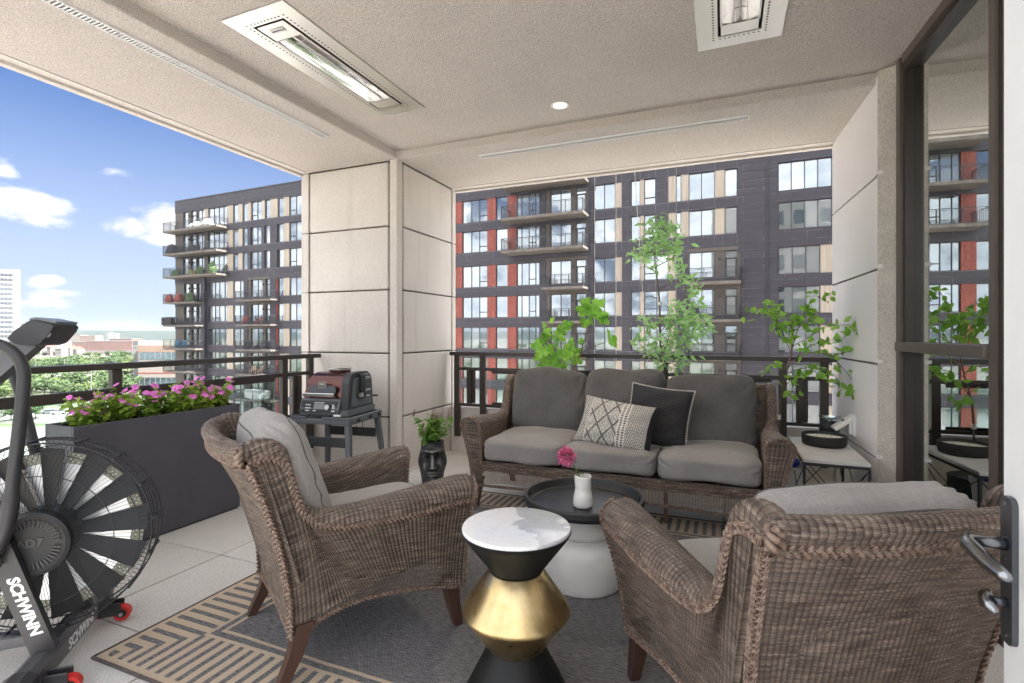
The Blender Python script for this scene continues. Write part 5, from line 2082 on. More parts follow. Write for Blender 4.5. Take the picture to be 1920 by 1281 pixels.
clumps = [(1240, 430, 30, 22), (1262, 440, 22, 20), (1215, 450, 26, 24), (1232, 462, 26, 18), (1196, 478, 16, 16), (1262, 470, 18, 22), (1218, 478, 16, 14), (1268, 500, 20, 22), (1282, 520, 18, 16),
          (1300, 532, 14, 10), (1295, 555, 18, 20), (1308, 545, 10, 12), (1270, 590, 22, 26), (1288, 600, 26, 22), (1255, 600, 16, 18), (1302, 585, 16, 20), (1320, 600, 12, 12), (1262, 632, 24, 22), (1290, 628, 24, 20),
          (1215, 612, 14, 18), (1205, 640, 20, 20), (1225, 658, 18, 18), (1275, 655, 26, 22), (1250, 665, 20, 22), (1310, 622, 18, 14), (1262, 688, 16, 14), (1207, 600, 8, 14), (1222, 500, 10, 10), (1280, 682, 14, 12), (1246, 415, 14, 8),
          (1330, 612, 10, 8), (1235, 690, 12, 12)]
xf = []
for (u, v, su, sv) in clumps:
    yo = rr.uniform(-.2, .2)
    for k in range(int(su * sv / 9.5)):
        p = pxp(u + rr.gauss(0, su * .55), v + rr.gauss(0, sv * .55), Yt + yo + rr.gauss(0, .08)) - off
        d = Vector((rr.uniform(-1, 1), rr.uniform(-1, 1), rr.uniform(-.9, .6)))
        xf.append(leaf_xform(p, d, rr.uniform(0, 6.28), rr.uniform(.45, 1.15)))
merge_instances(al, xf, 'foliage', 'leaf_ash', at, kind='stuff')

# right: weeping ficus with separate leaves
Yr = 4.36
base = pxp(1462, 800, Yr)
ft = empty('leafy_tree', (base.x, Yr, 0), label='airy green tree with drooping twigs between the sofa and the white wall', cat='tree')
off = Vector((base.x, Yr, 0))
MB().lathe([(.001, 0), (.11, 0), (.13, .02), (.14, .28), (.133, .282), (.12, .26), (.001, .255)], 32).build('pot', 'matte_black', ft, True)
wd = MB()
fleaf = leaf_mesh('ovate', .070, .040, 'leaf_ficus', 'leaf')
tr_ = [(1460, 905), (1461, 800), (1464, 745), (1475, 700), (1484, 660), (1492, 630)]
branch(wd, [pxp(u, v, Yr) - off for u, v in tr_], .010, .004, 8)
twigs = [([(1492, 630), (1500, 605), (1512, 580), (1525, 555), (1548, 562), (1562, 545)], 26),
         ([(1484, 665), (1470, 630), (1458, 600), (1440, 585), (1418, 592), (1404, 588)], 30),
         ([(1490, 640), (1484, 610), (1470, 585), (1445, 560)], 24),
         ([(1478, 690), (1510, 655), (1545, 640), (1580, 635), (1598, 618), (1616, 606)], 26),
         ([(1480, 680), (1520, 660), (1556, 668), (1580, 690), (1600, 715), (1612, 740), (1620, 762)], 24),
         ([(1486, 650), (1520, 630), (1550, 612), (1575, 610), (1610, 608)], 18),
         ([(1476, 700), (1500, 692), (1530, 690), (1560, 700), (1572, 720), (1570, 745)], 26),
         ([(1468, 730), (1490, 705), (1515, 700), (1540, 690)], 18),
         ([(1484, 655), (1480, 625), (1490, 600), (1505, 590)], 20),
         ([(1476, 695), (1462, 680), (1440, 695), (1436, 712)], 8),
         ([(1556, 668), (1590, 660), (1608, 656), (1614, 650)], 10),
         ([(1470, 640), (1455, 615), (1462, 575)], 16), ([(1500, 610), (1530, 600), (1520, 585)], 16), ([(1468, 720), (1480, 740), (1500, 744)], 6)]
cnt = 0
for (p, nl) in twigs:
    yo = rr.uniform(-.20, .10)
    c_ = branch(wd, [pxp(u, v, Yr + yo * k / len(p)) - off for k, (u, v) in enumerate(p)], .0034, .0011, 5)
    for k in range(nl):
        i = min(len(c_) - 1, int(len(c_) * (.22 + .78 * (k + rr.random()) / nl)))
        d = Vector((rr.uniform(-1, 1), rr.uniform(-1, 1), rr.uniform(-1.0, .6)))
        o = inst(fleaf, 'leaf', ft)
        pp_ = c_[i] + Vector((rr.gauss(0, .018), rr.gauss(0, .02), rr.gauss(0, .016)))
        o.matrix_local = leaf_xform(pp_, d, rr.uniform(0, 6.28), rr.uniform(.7, 1.25))
        cnt += 1
wd.build('branches', 'bark', ft, smooth=True)
MB().lathe([(.012, -.02), (.015, -.012), (.011, -.004), (.015, .006), (.011, .018)], 12).build('tie', 'yarn_white', ft, True, loc=pxp(1461, 782, Yr) - off)

# ================================================================ GRILL ON ITS STAND
gr0 = empty('grill_stand', (-2.945, 3.345, 0), R(8), label='grey folding stand with four splayed legs carrying the grill', cat='stand')
w2, d2, zt = .268, .250, .600
b = MB()
# tray-like top frame with a dropped middle in the front rim
b.cbox(-w2, w2, -d2, -d2 + .03, zt - .055, zt - .012, .008)
b.cbox(-w2, -.12, -d2, -d2 + .03, zt - .0125, zt + .004, .003)
b.cbox(.02, w2, -d2, -d2 + .03, zt - .0125, zt + .004, .003)
b.cbox(w2 - .03, w2, -d2 + .031, d2 - .031, zt - .055, zt + .004, .006)
b.cbox(-w2, -w2 + .03, -d2 + .031, d2 - .031, zt - .055, zt + .004, .006)
b.cbox(-w2, w2, d2 - .03, d2, zt - .055, zt + .004, .006)
b.box(-w2 + .031, w2 - .031, -d2 + .031, d2 - .031, zt - .045, zt - .03)
b.build('top_frame', 'grill_grey', gr0)
for (sx, sy) in ((-1, -1), (1, -1), (1, 1), (-1, 1)):
    x, y = sx * (w2 - .03), sy * (d2 - .03)
    x2, y2 = sx * (w2 + .02), sy * (d2 + .03)
    t_ = .021
    q = lambda X, Y, Z, T: [(X - T, Y - T, Z), (X + T, Y - T, Z), (X + T, Y + T, Z), (X - T, Y + T, Z)]
    MB().hexa(q(x2, y2, 0, .016), q(x, y, zt - .056, t_)).build('leg', 'grill_grey', gr0)
MB().cbox(-w2 + .045, w2 - .05, -d2 + .012, -d2 + .030, .37, .445, .003).build('cross_beam', 'grill_black', gr0)
MB().cbox(w2 - .028, w2 - .012, -d2 + .055, d2 - .055, .20, .235, .003).build('cross_beam', 'grill_grey', gr0)
MB().cbox(-w2 + .045, w2 - .05, d2 - .030, d2 - .012, .37, .445, .003).build('cross_beam', 'grill_black', gr0)
for y in (-.13, .05, .19):
    MB().tube([(w2 + .001, y, zt - .028), (w2 + .016, y, zt - .028)], .014, 12).build('lock_knob', 'matte_black', gr0)
MB().tube([(w2 + .004, -.17, zt - .06), (w2 + .01, -.15, zt - .10), (w2 + .012, -.11, zt - .115), (w2 + .01, -.08, zt - .09), (w2 + .004, -.07, zt - .05)], .003, 6).build('cord_loop', 'matte_black', gr0, True)

g0 = empty('electric_grill', (-2.945, 3.345, zt + .005), R(8), label='dark red and black electric smoker grill with control panel and steel handle', cat='grill')
Xl, Xm, Xr = -.190, .150, .215
def arch(y0, y1, z0, z1, r, n=8, slope=.02):
    pts = [(y0, z0), (y1, z0)]
    for i in range(n + 1):
        a = (PI / 2) * i / n
        pts.append((y1 - slope - r + r * math.cos(a), z1 - r + r * math.sin(a)))
    for i in range(n + 1):
        a = PI / 2 + (PI / 2) * i / n
        pts.append((y0 + slope + r + r * math.cos(a), z1 - r + r * math.sin(a)))
    return pts
# base with slanted control panel
MB().prism([(-.205, .0), (.20, .0), (.20, .055), (.19, .135), (-.185, .135), (-.215, .055)], Xl - .012, Xm - .001, 'x').build('base', 'grill_grey', g0)
cp = MB().prism([(-.219, .030), (-.2125, .030), (-.1935, .118), (-.2000, .118)], Xl + .0, Xm - .02, 'x').build('control_panel', 'grill_black', g0)
sl = math.atan2(.019, .088)
def on_panel(x, t, d=0.0):
    """t: 0 bottom .. 1 top of the sloping panel"""
    return (x, -.2195 + .019 * t - d * math.cos(sl), .030 + .088 * t + .0 - d * math.sin(sl) * 0)
o = MB().cbox(-.075, .018, -.0012, 0, -.020, .022, .0005).build('display', 'display_grey', cp, rot=(-sl, 0, 0), loc=on_panel(0, .5, .0004))
o = MB().tube([(0, 0, 0), (0, -.016, 0)], .020, 24).tube([(0, -.0165, 0), (0, -.019, 0)], .013, 20).build('dial', 'brushed_steel', cp, smooth='auto', rot=(-sl, 0, 0), loc=on_panel(.050, .46))
o = MB().tube([(0, 0, 0), (0, -.010, 0)], .024, 24).build('dial_ring', 'matte_black', cp, rot=(-sl, 0, 0), loc=on_panel(.050, .46))
prn = MB()
for x in (-.145, -.128, -.111):
    for t in (.3, .7):
        prn.tube([(x, -.0008, (t - .5) * .06), (x, -.0016, (t - .5) * .06)], .0055, 12)
prn.box(-.150, -.112, -.0014, -.0008, -.036, -.030)
prn.box(-.075, .018, -.0014, -.0008, .028, .032)
prn.box(-.078, -.055, -.0014, -.0008, -.036, -.030).box(.085, .115, -.0014, -.0008, -.036, -.028).box(.088, .112, -.0014, -.0008, -.010, -.004).box(.088, .112, -.0014, -.0008, .0, .006).box(.088, .105, -.0014, -.0008, .012, .018)
prn.build('printed_marks', 'print_white', cp, rot=(-sl, 0, 0), loc=on_panel(0, .5, .0004))
# lid
lid_ = MB().prism(arch(-.188, .185, .140, .335, .125, slope=.035), Xl, Xm, 'x')
lid_.v = [((x + .035 * max(0, (z - .18) / .155) ** 2) if x < 0 else x, y, z) for (x, y, z) in lid_.v]
lid_.build('lid', 'grill_red', g0, 'auto')
fr = MB().prism(rrect(-.145, .105, .165, .235, .03), -.1915, -.1865, 'y').build('lid_recess', 'grill_grey', g0, rot=(-.02, 0, 0))
hb = MB().cbox(-.165, .115, -.232, -.218, .156, .182, .004)
hb.build('handle', 'brushed_steel', g0)
MB().box(-.150, -.130, -.2178, -.189, .160, .178).box(.085, .105, -.2178, -.189, .160, .178).build('handle_bracket', 'grill_black', g0)
bdg = MB().prism(rrect(-.048, .022, .215, .268, .010), -.194, -.186, 'y').build('badge', 'brushed_steel', g0)
b2 = MB().prism(rrect(-.040, .014, .240, .262, .006), -.1950, -.1942, 'y').build('badge_plate', 'matte_black', bdg)
inst(text_mesh('NINJA', .016, 'lettering', 'print_white', .0003, .0005), 'lettering', bdg, (-.013, -.1955, .2505), (PI / 2, 0, 0))
inst(text_mesh('WOODFIRE', .0085, 'lettering', 'print_dark', .0003, .0003), 'lettering', bdg, (-.013, -.1945, .2285), (PI / 2, 0, 0))
# black side cap with pellet box
MB().prism(arch(-.194, .192, .050, .340, .095), Xm + .001, Xr, 'x').build('side_cap', 'grill_black', g0, 'auto')
MB().prism(arch(-.150, .150, .075, .300, .070), Xr + .001, Xr + .012, 'x').build('side_shell', 'grill_grey', g0, 'auto')
MB().cbox(Xr + .0125, Xr + .060, -.045, .060, .130, .325, .010).build('pellet_box', 'grill_black', g0)
b = MB()
for z in (.30, .288, .20, .19):
    b.box(Xr + .0605, Xr + .0615, -.03, .045, z, z + .003)
b.box(Xr + .0605, Xr + .0615, -.02, .03, .145, .152)
b.build('pellet_marks', 'print_white', g0)
MB().cbox(Xr + .020, Xr + .055, -.075, -.047, .14, .175, .004).build('latch', 'brushed_steel', g0)
MB().cbox(Xm + .001, Xr + .010, -.20, .21, .0, .048, .004).build('side_base', 'grill_grey', g0)
MB().tube([(Xr, .19, .125), (Xr + .03, .215, .122)], .008, 10).build('vent_lever', 'matte_black', g0)
MB().lathe([(.085, .330), (.088, .345), (.082, .350), (.001, .351)], 40, caps=False, loc=(.01, .02, 0)).build('chimney_collar', 'grill_red', g0, 'auto')
MB().lathe([(.055, .351), (.055, .357), (.092, .358), (.094, .366), (.090, .371), (.030, .376), (.001, .377)], 44, caps=False, loc=(.01, .02, 0)).build('chimney_cap', 'brushed_steel', g0, 'auto')
MB().cbox(-.12, .10, -.225, -.16, .001, .012, .003).build('drip_tray', 'matte_black', g0)
MB().cbox(.105, .165, -.225, -.17, .001, .016, .003).build('tray_foot', 'white_paint', g0)

# ================================================================ AIR BIKE
ax = Vector((.735, .68, 0)).normalized()      # towards the front of the bike
nr = Vector((ax.y, -ax.x, 0))                 # towards the camera
C0 = Vector((-2.38, 1.12, .492))
bk = empty('air_bike', (C0.x, C0.y, 0), math.atan2(ax.y, ax.x), label='dark grey air bike with big black caged fan at the left picture edge', cat='exercise bike')
# local: x forward along the bike, y away from the camera, z up
Rw = .352
def circ(r, y, n=72, z0=.492):
    return [(r * math.cos(2 * PI * i / n), y, z0 + r * math.sin(2 * PI * i / n)) for i in range(n)]
# cage
cg = MB()
for (r, y) in ((Rw, -.060), (Rw, .060), (Rw + .004, 0.0)):
    cg.tube(circ(r, y, 96), .0030, 6, closed=True)
for (r, y) in ((.318, -.088), (.240, -.100), (.318, .088), (.240, .100)):
    cg.tube(circ(r, y, 90), .0018, 5, closed=True)
cg.build('cage_rings', 'wire_black', bk, True)
for sgn in (-1, 1):
    w = MB()
    n = 132
    for i in range(n):
        a = 2 * PI * i / n
        a2 = a + sgn * .10
        pts = []
        for (r, y, q) in ((.118, -.108, 0), (.24, -.1015, .35), (.318, -.0895, .75), (Rw - .006, -.068, .95), (Rw, -.058, 1.0), (Rw + .003, 0, 1.25)):
            t = a + (a2 - a) * q
            pts.append((r * math.cos(t), y if sgn < 0 else -y, .492 + r * math.sin(t)))
        w.tube(pts, .00085, 3, cap=False)
    w.build('cage_wires', 'wire_black', bk, kind='stuff')
clp = MB().tube([(0, -.066, 0), (0, .066, 0)], .0052, 6).mesh('cage_clip', 'matte_black')
for i in range(16):
    a = 2 * PI * i / 16 + .1
    inst(clp, 'cage_clip', bk, ((Rw + .004) * math.cos(a), 0, .492 + (Rw + .004) * math.sin(a)))
# fan blades
for i in range(13):
    a = 2 * PI * i / 13 + .08
    pts = []
    c, s_ = math.cos(a), math.sin(a)
    b = MB()
    r0, r1, w0, w1 = .085, .322, .018, .049
    quad = []
    for (r, w, y) in ((r0, w0, 0), (r1, w1, 0)):
        for k in (-1, 1):
            quad.append((r * c - k * w * .95 * s_, k * .020 * (1 if r > .2 else .5), .492 + r * s_ + k * w * .95 * c))
    q0 = [quad[0], quad[1], quad[3], quad[2]]
    back = [(p[0], p[1] + .004, p[2]) for p in q0]
    b.hexa(q0, back)
    b.build('fan_blade', 'black_blade', bk)
MB().tube([(0, -.055, .492), (0, .055, .492)], .105, 40).build('fan_hub', 'black_blade', bk)
def sector(r0, r1, w0, w1, a, y, th=.002):
    c, s_ = math.cos(a), math.sin(a)
    q = [(r * c - k * w * s_, y, .492 + r * s_ + k * w * c) for (r, w, k) in ((r0, w0, -1), (r0, w0, 1), (r1, w1, 1), (r1, w1, -1))]
    return MB().hexa(q, [(p[0], p[1] + th, p[2]) for p in q])
for i in range(13):
    a = 2 * PI * (i + .5) / 13 + .08
    sector(.105, .262, .008, .024, a, .018).build('vane', 'vane_steel', bk)
    t_ = sector(.263, .305, .024, .030, a, .018).build('perforated_guard', 'olive_grey', bk)
    hl_ = MB()
    for k in range(8):
        r_, w_ = .270 + .0095 * (k // 2), (.009 if k % 2 else -.009) + (.004 if (k // 2) % 2 else -.004)
        x, z = r_ * math.cos(a) - w_ * math.sin(a), .492 + r_ * math.sin(a) + w_ * math.cos(a)
        hl_.add([(x + .0022 * math.cos(b_), .0172, z + .0022 * math.sin(b_)) for b_ in np.linspace(0, 2 * PI, 6, endpoint=False)], [tuple(range(6))])
    hl_.build('perforations', 'print_white', t_, kind='stuff')
# round cover with radial slots
hub = MB()
hub.lathe([(.118, 0), (.116, .016), (.104, .022), (.098, .018), (.001, .020)], 56, caps=False)
hub.build('hub_cover', 'matte_black', bk, 'auto', loc=(0, -.108, .492), rot=(R(90), 0, 0))
sl_ = MB()
for i in range(40):
    a = 2 * PI * i / 40
    if abs(math.sin(a)) < .12:
        continue
    c, s_ = math.cos(a), math.sin(a)
    q = [(r * c - k * .0028 * s_, -.1278, .492 + r * s_ + k * .0028 * c) for (r, k) in ((.066, -1), (.066, 1), (.090, 1), (.090, -1))]
    sl_.hexa(q, [(p[0], p[1] - .003, p[2]) for p in q])
sl_.build('cover_ribs', 'dark_plastic', bk)
inst(text_mesh('AD7', .040, 'lettering', 'dark_grey_print', .0012, .001), 'lettering', bk, (-.0, -.1295, .50), (PI / 2, 0, 0))
# stabiliser across the front
sb = MB()
Ls = .285
sec = [(-.045, .055), (.045, .055), (.040, .105), (.018, .122), (-.018, .122), (-.040, .105)]
sb.prism([(p, q) for p, q in sec], -Ls, Ls, 'y')
sb.build('front_stabilizer', 'bike_grey_light', bk, loc=(.045, 0, 0))
for s_ in (-1, 1):
    e = MB().prism([(-.05, .030), (.05, .030), (.046, .110), (.02, .127), (-.02, .127), (-.046, .110)], s_ * Ls, s_ * (Ls + .07), 'y')
    e.build('end_cap', 'dark_plastic', bk, loc=(.045, 0, 0))
    MB().cbox(.0, .085, s_ * (Ls - .04) - .018, s_ * (Ls - .04) - .012, .028, .085, .004).cbox(.0, .085, s_ * (Ls - .04) + .024, s_ * (Ls - .04) + .030, .028, .085, .004).build('wheel_bracket', 'bike_grey', bk, loc=(.075, 0, 0))
    wh = MB().tube([(.160, s_ * (Ls - .04) - .009, .032), (.160, s_ * (Ls - .04) + .021, .032)], .031, 28).build('transport_wheel', 'red_rubber', bk, smooth='auto')
    MB().tube([(.160, s_ * (Ls - .04) - .0105, .032), (.160, s_ * (Ls - .04) + .0225, .032)], .019, 20).build('wheel_hub', 'matte_black', wh)
    MB().tube([(.160, s_ * (Ls - .04) - .022, .032), (.160, s_ * (Ls - .04) + .034, .032)], .007, 14).build('axle', 'brushed_steel', wh)
    MB().cbox(.02, .07, s_ * (Ls + .02) - .02, s_ * (Ls + .02) + .02, 0, .030, .004).build('rubber_foot', 'red_rubber', bk)
sm = text_mesh('SCHWINN', .052, 'lettering', 'print_white', .0004, .0016, shear=.25)
# on the sloping front face of the stabiliser
fa = math.atan2(.050, -.005)
inst(sm, 'lettering', bk, (.045 + .0435 + .0006, .055, .080), (Matrix(((0, -.0995, .995), (1, 0, 0), (0, .995, .0995)))).to_euler())
# near strut from hub down to the stabiliser
S0, S1 = Vector((-.09, -.150, .560)), Vector((.055, -.150, .115))
dv = (S1 - S0).normalized()
uv_ = Vector((dv.z, 0, -dv.x))
hw_ = .036
def strut(y, mat='bike_grey', hw=.036):
    a = [S0 - uv_ * hw, S0 + uv_ * hw, S1 + uv_ * hw, S1 - uv_ * hw]
    b = MB().hexa([(p.x, y - .014, p.z) for p in a], [(p.x, y + .014, p.z) for p in a])
    return b
strut(-.150).build('fork_blade', 'bike_grey', bk)
strut(.150).build('fork_blade', 'bike_grey', bk)
tx = text_mesh('SCHWINN', .047, 'lettering', 'print_white', .0004, .0020, shear=.15)
mid = S0.lerp(S1, .60) + uv_ * -.002
zx = Vector((0, -1, 0))
xx = dv
yy = zx.cross(xx)
inst(tx, 'lettering', bk, (mid.x, -.1645, mid.z), Matrix((xx, yy, zx)).transposed().to_euler())
# lower frame rail going back
MB().cbox(-1.0, .0, -.030, .030, .085, .130, .006).build('main_rail', 'bike_grey_light', bk)
MB().tube([(-.085, -.185, .50), (-.085, -.160, .50)], .026, 24).build('pivot', 'dark_plastic', bk, 'auto')
MB().tube([(-.085, -.1875, .50), (-.085, -.1855, .50)], .015, 24).build('pivot_cap', 'red_rubber', bk, 'auto')
MB().tube([(-.50, -.20, .40), (-.30, -.185, .43), (-.06, -.180, .462)], [.012, .014, .018], 12).build('link_arm', 'brushed_steel', bk, True)
# moving handle arms: the near one swung forward, the far one back
for (y, q) in ((-.205, [(-.085, .47), (-.03, .60), (-.008, .80), (.014, 1.05), (.012, 1.14), (-.02, 1.195), (-.09, 1.232), (-.20, 1.262), (-.36, 1.30)]),
               (.205, [(-.06, .46), (-.10, .65), (-.138, .83), (-.185, 1.06), (-.215, 1.135), (-.27, 1.18), (-.36, 1.215), (-.5, 1.26)])):
    p = catmull([(a, y, c) for a, c in q], 44)
    rs = np.interp(np.linspace(0, 1, 44), [0, .22, .23, 1], [.024, .024, .0195, .0185])
    MB().tube(p, rs, 16).build('handle_arm', 'bike_grey', bk, True)
# mast and console
MB().hexa([(-.62, -.045, .72), (-.50, -.045, .70), (-.50, .045, .70), (-.62, .045, .72)], [(-.085, -.038, 1.235), (-.02, -.038, 1.205), (-.02, .038, 1.205), (-.085, .038, 1.235)]).build('mast', 'bike_grey_light', bk)
MB().hexa([(-.52, -.05, .30), (-.42, -.05, .30), (-.42, .05, .30), (-.52, .05, .30)], [(-.60, -.045, .74), (-.50, -.045, .72), (-.50, .045, .72), (-.60, .045, .74)]).build('frame_column', 'bike_grey', bk)
cs = [(-.085, 1.232), (-.055, 1.208), (.005, 1.204), (.022, 1.212), (.058, 1.262), (.066, 1.282), (.058, 1.292), (.0, 1.306), (-.020, 1.302), (-.065, 1.262)]
cm_ = MB()
ny = 9
Pc = np.zeros((len(cs), ny, 3))
ccx, ccz = -.005, 1.25
for j in range(ny):
    q = -1 + 2 * j / (ny - 1)
    k = 1 - .13 * abs(q) ** 4
    for i, (a, c) in enumerate(cs):
        Pc[i, j] = (ccx + (a - ccx) * k, .105 * q, ccz + (c - ccz) * k + .004 * (1 - q * q))
cm_.grid(Pc, closed_u=True)
cm_.f.append(tuple(i * ny for i in range(len(cs))))
cm_.f.append(tuple(i * ny + ny - 1 for i in reversed(range(len(cs)))))
cm_.build('console', 'dark_plastic', bk, 'auto')
MB().prism([(.058, 1.2900), (.0, 1.3040), (-.018, 1.3010), (-.018, 1.3085), (.0, 1.3125), (.060, 1.298)], -.088, .088, 'y').build('console_top', 'console_top', bk)
MB().tube([(.038, -.1015, 1.250), (.038, -.1005, 1.250)], .012, 20).build('speaker_mark', 'bike_grey_light', bk)
# ================================================================ DARK APARTMENT BUILDING OPPOSITE
def cladding_material():
    """fibre cement boards: faint pale joints, tone changing from board to board"""
    m = bpy.data.materials.new('cladding')
    m.use_nodes = True
    g = NG(m.node_tree)
    b = m.node_tree.nodes['Principled BSDF']
    p = g.node('ShaderNodeNewGeometry').outputs['Position']
    x, y, z = g.sep(p)
    row = g.m('FLOOR', g.m('DIVIDE', z, .60))
    col_ = g.m('FLOOR', g.m('ADD', g.m('DIVIDE', x, 2.9), g.m('MULTIPLY', g.m('MODULO', row, 2.0), .5)))
    wn = g.node('ShaderNodeTexWhiteNoise')
    g.l.new(g.comb(row, col_, 0.0), wn.inputs['Vector'])
    c = g.mix(wn.outputs['Value'], (.028, .024, .034, 1), (.042, .037, .049, 1))
    c = g.mix(g.m('MULTIPLY', g.noise(g.vm('MULTIPLY', p, (1, 1, .3)), .9, 4), .5), c, (.048, .043, .055, 1))
    j1 = g.m('LESS_THAN', g.m('FRACT', g.m('DIVIDE', z, .60)), .045)
    j2 = g.m('LESS_THAN', g.m('FRACT', g.m('ADD', g.m('DIVIDE', x, 2.9), g.m('MULTIPLY', g.m('MODULO', row, 2.0), .5))), .014)
    br = g.noise(p, 1.7, 2)
    k = g.m('MULTIPLY', g.m('MAXIMUM', j1, j2), g.step(br, .42, .60))
    c = g.mix(g.m('MULTIPLY', k, .75), c, (.14, .13, .15, 1))
    g.put(b.inputs['Base Color'], c)
    b.inputs['Roughness'].default_value = .55
    MATS['cladding'] = m
cladding_material()
material('cladding_brown', (.085, .070, .062), .6, col2=(.10, .085, .075), vscale=.5, coord='World')
material('panel_cream', (.32, .27, .215), .6, col2=(.42, .355, .295), vscale=2.2, stretch=(5, 5, .12))
material('panel_red', (.20, .040, .028), .6, col2=(.28, .075, .055), vscale=2.2, stretch=(5, 5, .12), grain=(6, .25))
material('window_frame', (.045, .043, .050), .4)
material('slab_concrete', (.115, .10, .088), .85, col2=(.17, .15, .13), vscale=1.6, stretch=(1, 4, 1))
material('rail_dark', (.040, .042, .050), .45)
material('flashing', (.16, .155, .17), .5)
material('roof_gravel', (.30, .29, .27), .9)


def facade_glass():
    """coated panes: strong reflection of the sky over pale blinds"""
    m = bpy.data.materials.new('facade_glass')
    m.use_nodes = True
    g = NG(m.node_tree)
    b = m.node_tree.nodes['Principled BSDF']
    oi = g.node('ShaderNodeObjectInfo').outputs['Random']
    b.inputs['Metallic'].default_value = 1.0
    b.inputs['Roughness'].default_value = .02
    g.put(b.inputs['Base Color'], g.mix(oi, (.33, .37, .40, 1), (.47, .51, .54, 1)))
    n = g.noise(g.node('ShaderNodeTexCoord').outputs['Object'], .8, 2)
    bn = g.node('ShaderNodeBump')
    bn.inputs['Strength'].default_value = .12
    bn.inputs['Distance'].default_value = .02
    g.l.new(n, bn.inputs['Height'])
    g.l.new(bn.outputs[0], b.inputs['Normal'])
    df = g.node('ShaderNodeBsdfDiffuse')
    g.put(df.inputs[0], g.mix(g.step(oi, .2, .8), (.16, .19, .20, 1), (.42, .45, .46, 1)))
    mx = g.node('ShaderNodeMixShader')
    g.put(mx.inputs[0], g.m('ADD', .22, g.m('MULTIPLY', oi, .22)))
    g.l.new(b.outputs[0], mx.inputs[1])
    g.l.new(df.outputs[0], mx.inputs[2])
    g.l.new(mx.outputs[0], m.node_tree.nodes['Material Output'].inputs[0])
    MATS['facade_glass'] = m
facade_glass()

P0 = np.array([-45.3, 45.1])
EV = np.array([.99957, -.0293])
NV = np.array([-.0293, -.99957])       # towards the camera


def s_at(u, depth=0.0):
    """facade coordinate of the vertical line seen at pixel column u, on a plane `depth` in front of the wall"""
    a, b = ray(u)
    # (a,b) t = P0 + NV depth + EV s
    A = np.array([[a, -EV[0]], [b, -EV[1]]])
    t, s = np.linalg.solve(A, P0 + NV * depth)
    return s

bd = empty('apartment_building', (P0[0], P0[1], 0), math.atan2(EV[1], EV[0]),
           label='large charcoal apartment block with red and cream panels and balconies opposite', cat='building')
ZR = [(17.42, 15.17), (14.34, 12.17), (11.30, 9.22), (7.90, 5.81), (4.88, 2.84), (1.93, -.16), (-1.02, -3.12), (-4.0, -6.1), (-7.0, -9.1), (-10.0, -12.1), (-13., -15.1)]
ROOF = 18.95
GZ = -24.0
LEFT = s_at(328)
RIGHT = s_at(1830)
# (u0,u1,type,mullions,transom cell)
L1 = [(328, 342.6, 'B'), (342.6, 352, 'W'), (352, 357, 'B'), (357, 366.5, 'O'), (366.5, 368.5, 'B'), (368.5, 382, 'W', [376.5]), (382, 389, 'C1'), (389, 425, 'W', [399, 408, 417]), (425, 435.5, 'C'),
      (435.5, 446, 'W'), (446, 453.5, 'C'), (453.5, 464, 'W'), (464, 469.5, 'C1'), (469.5, 490, 'W', [480.5], 0), (490, 495.5, 'C1'), (495.5, 506, 'W'), (506, 519.5, 'C1'), (519.5, 531, 'W'), (531, 541, 'C'), (541, 575, 'W', [553.5, 564], 0)]
L2 = [(328, 344.5, 'B'), (344.5, 353.5, 'W'), (353.5, 358, 'B'), (358, 367, 'O'), (367, 369, 'B'), (369, 380.5, 'W', [377]), (380.5, 391, 'D'), (391, 425, 'W', [401, 409, 419], 1), (425, 436, 'C'),
      (436, 456.5, 'W', [448]), (456.5, 464.5, 'D'), (464.5, 469.5, 'B'), (469.5, 491.5, 'W', [481.5]), (491.5, 497, 'B'), (497, 506, 'O'), (506, 517, 'D'), (517, 519.5, 'R'), (519.5, 531, 'W'), (531, 541.5, 'C'), (541.5, 575, 'W', [553.5, 564])]
HID = [(575, 598, 'D'), (598, 630, 'W', [614]), (630, 642, 'C'), (642, 656, 'W'), (656, 690, 'D'), (690, 722, 'W', [706]), (722, 734, 'C'), (734, 770, 'D'), (770, 800, 'W', [785]), (800, 830, 'D'), (830, 851, 'W', [840]), (851, 866, 'R')]
RA = [(866, 913, 'W', [882.5, 897.5], 2), (913, 929, 'R'), (929, 951, 'W'), (951, 968, 'R'), (968, 1011, 'W', [977, 990.5, 1003], 2), (1011, 1023, 'D'), (1023, 1031.5, 'B'), (1031.5, 1070, 'W', [1050.5]), (1070, 1079, 'B'),
      (1079, 1098.5, 'O'), (1098.5, 1102.5, 'B'), (1102.5, 1112.5, 'D'), (1112.5, 1153, 'W', [1132.5]), (1153, 1166, 'C'), (1166, 1182.5, 'D')]
RU = [(1182.5, 1200, 'W'), (1200, 1207.5, 'C'), (1207.5, 1229, 'W', [], -1), (1229, 1252.5, 'D'), (1252.5, 1267, 'C'), (1267, 1277, 'W'), (1277, 1291, 'C'), (1291, 1340, 'W', [1315]), (1340, 1358.5, 'C'), (1358.5, 1382.5, 'W'),
      (1382.5, 1459, 'DP'), (1459, 1600, 'W', [1484, 1509, 1534, 1560, 1580]), (1600, 1640, 'D'), (1640, 1700, 'W', [1670]), (1700, 1830, 'D')]
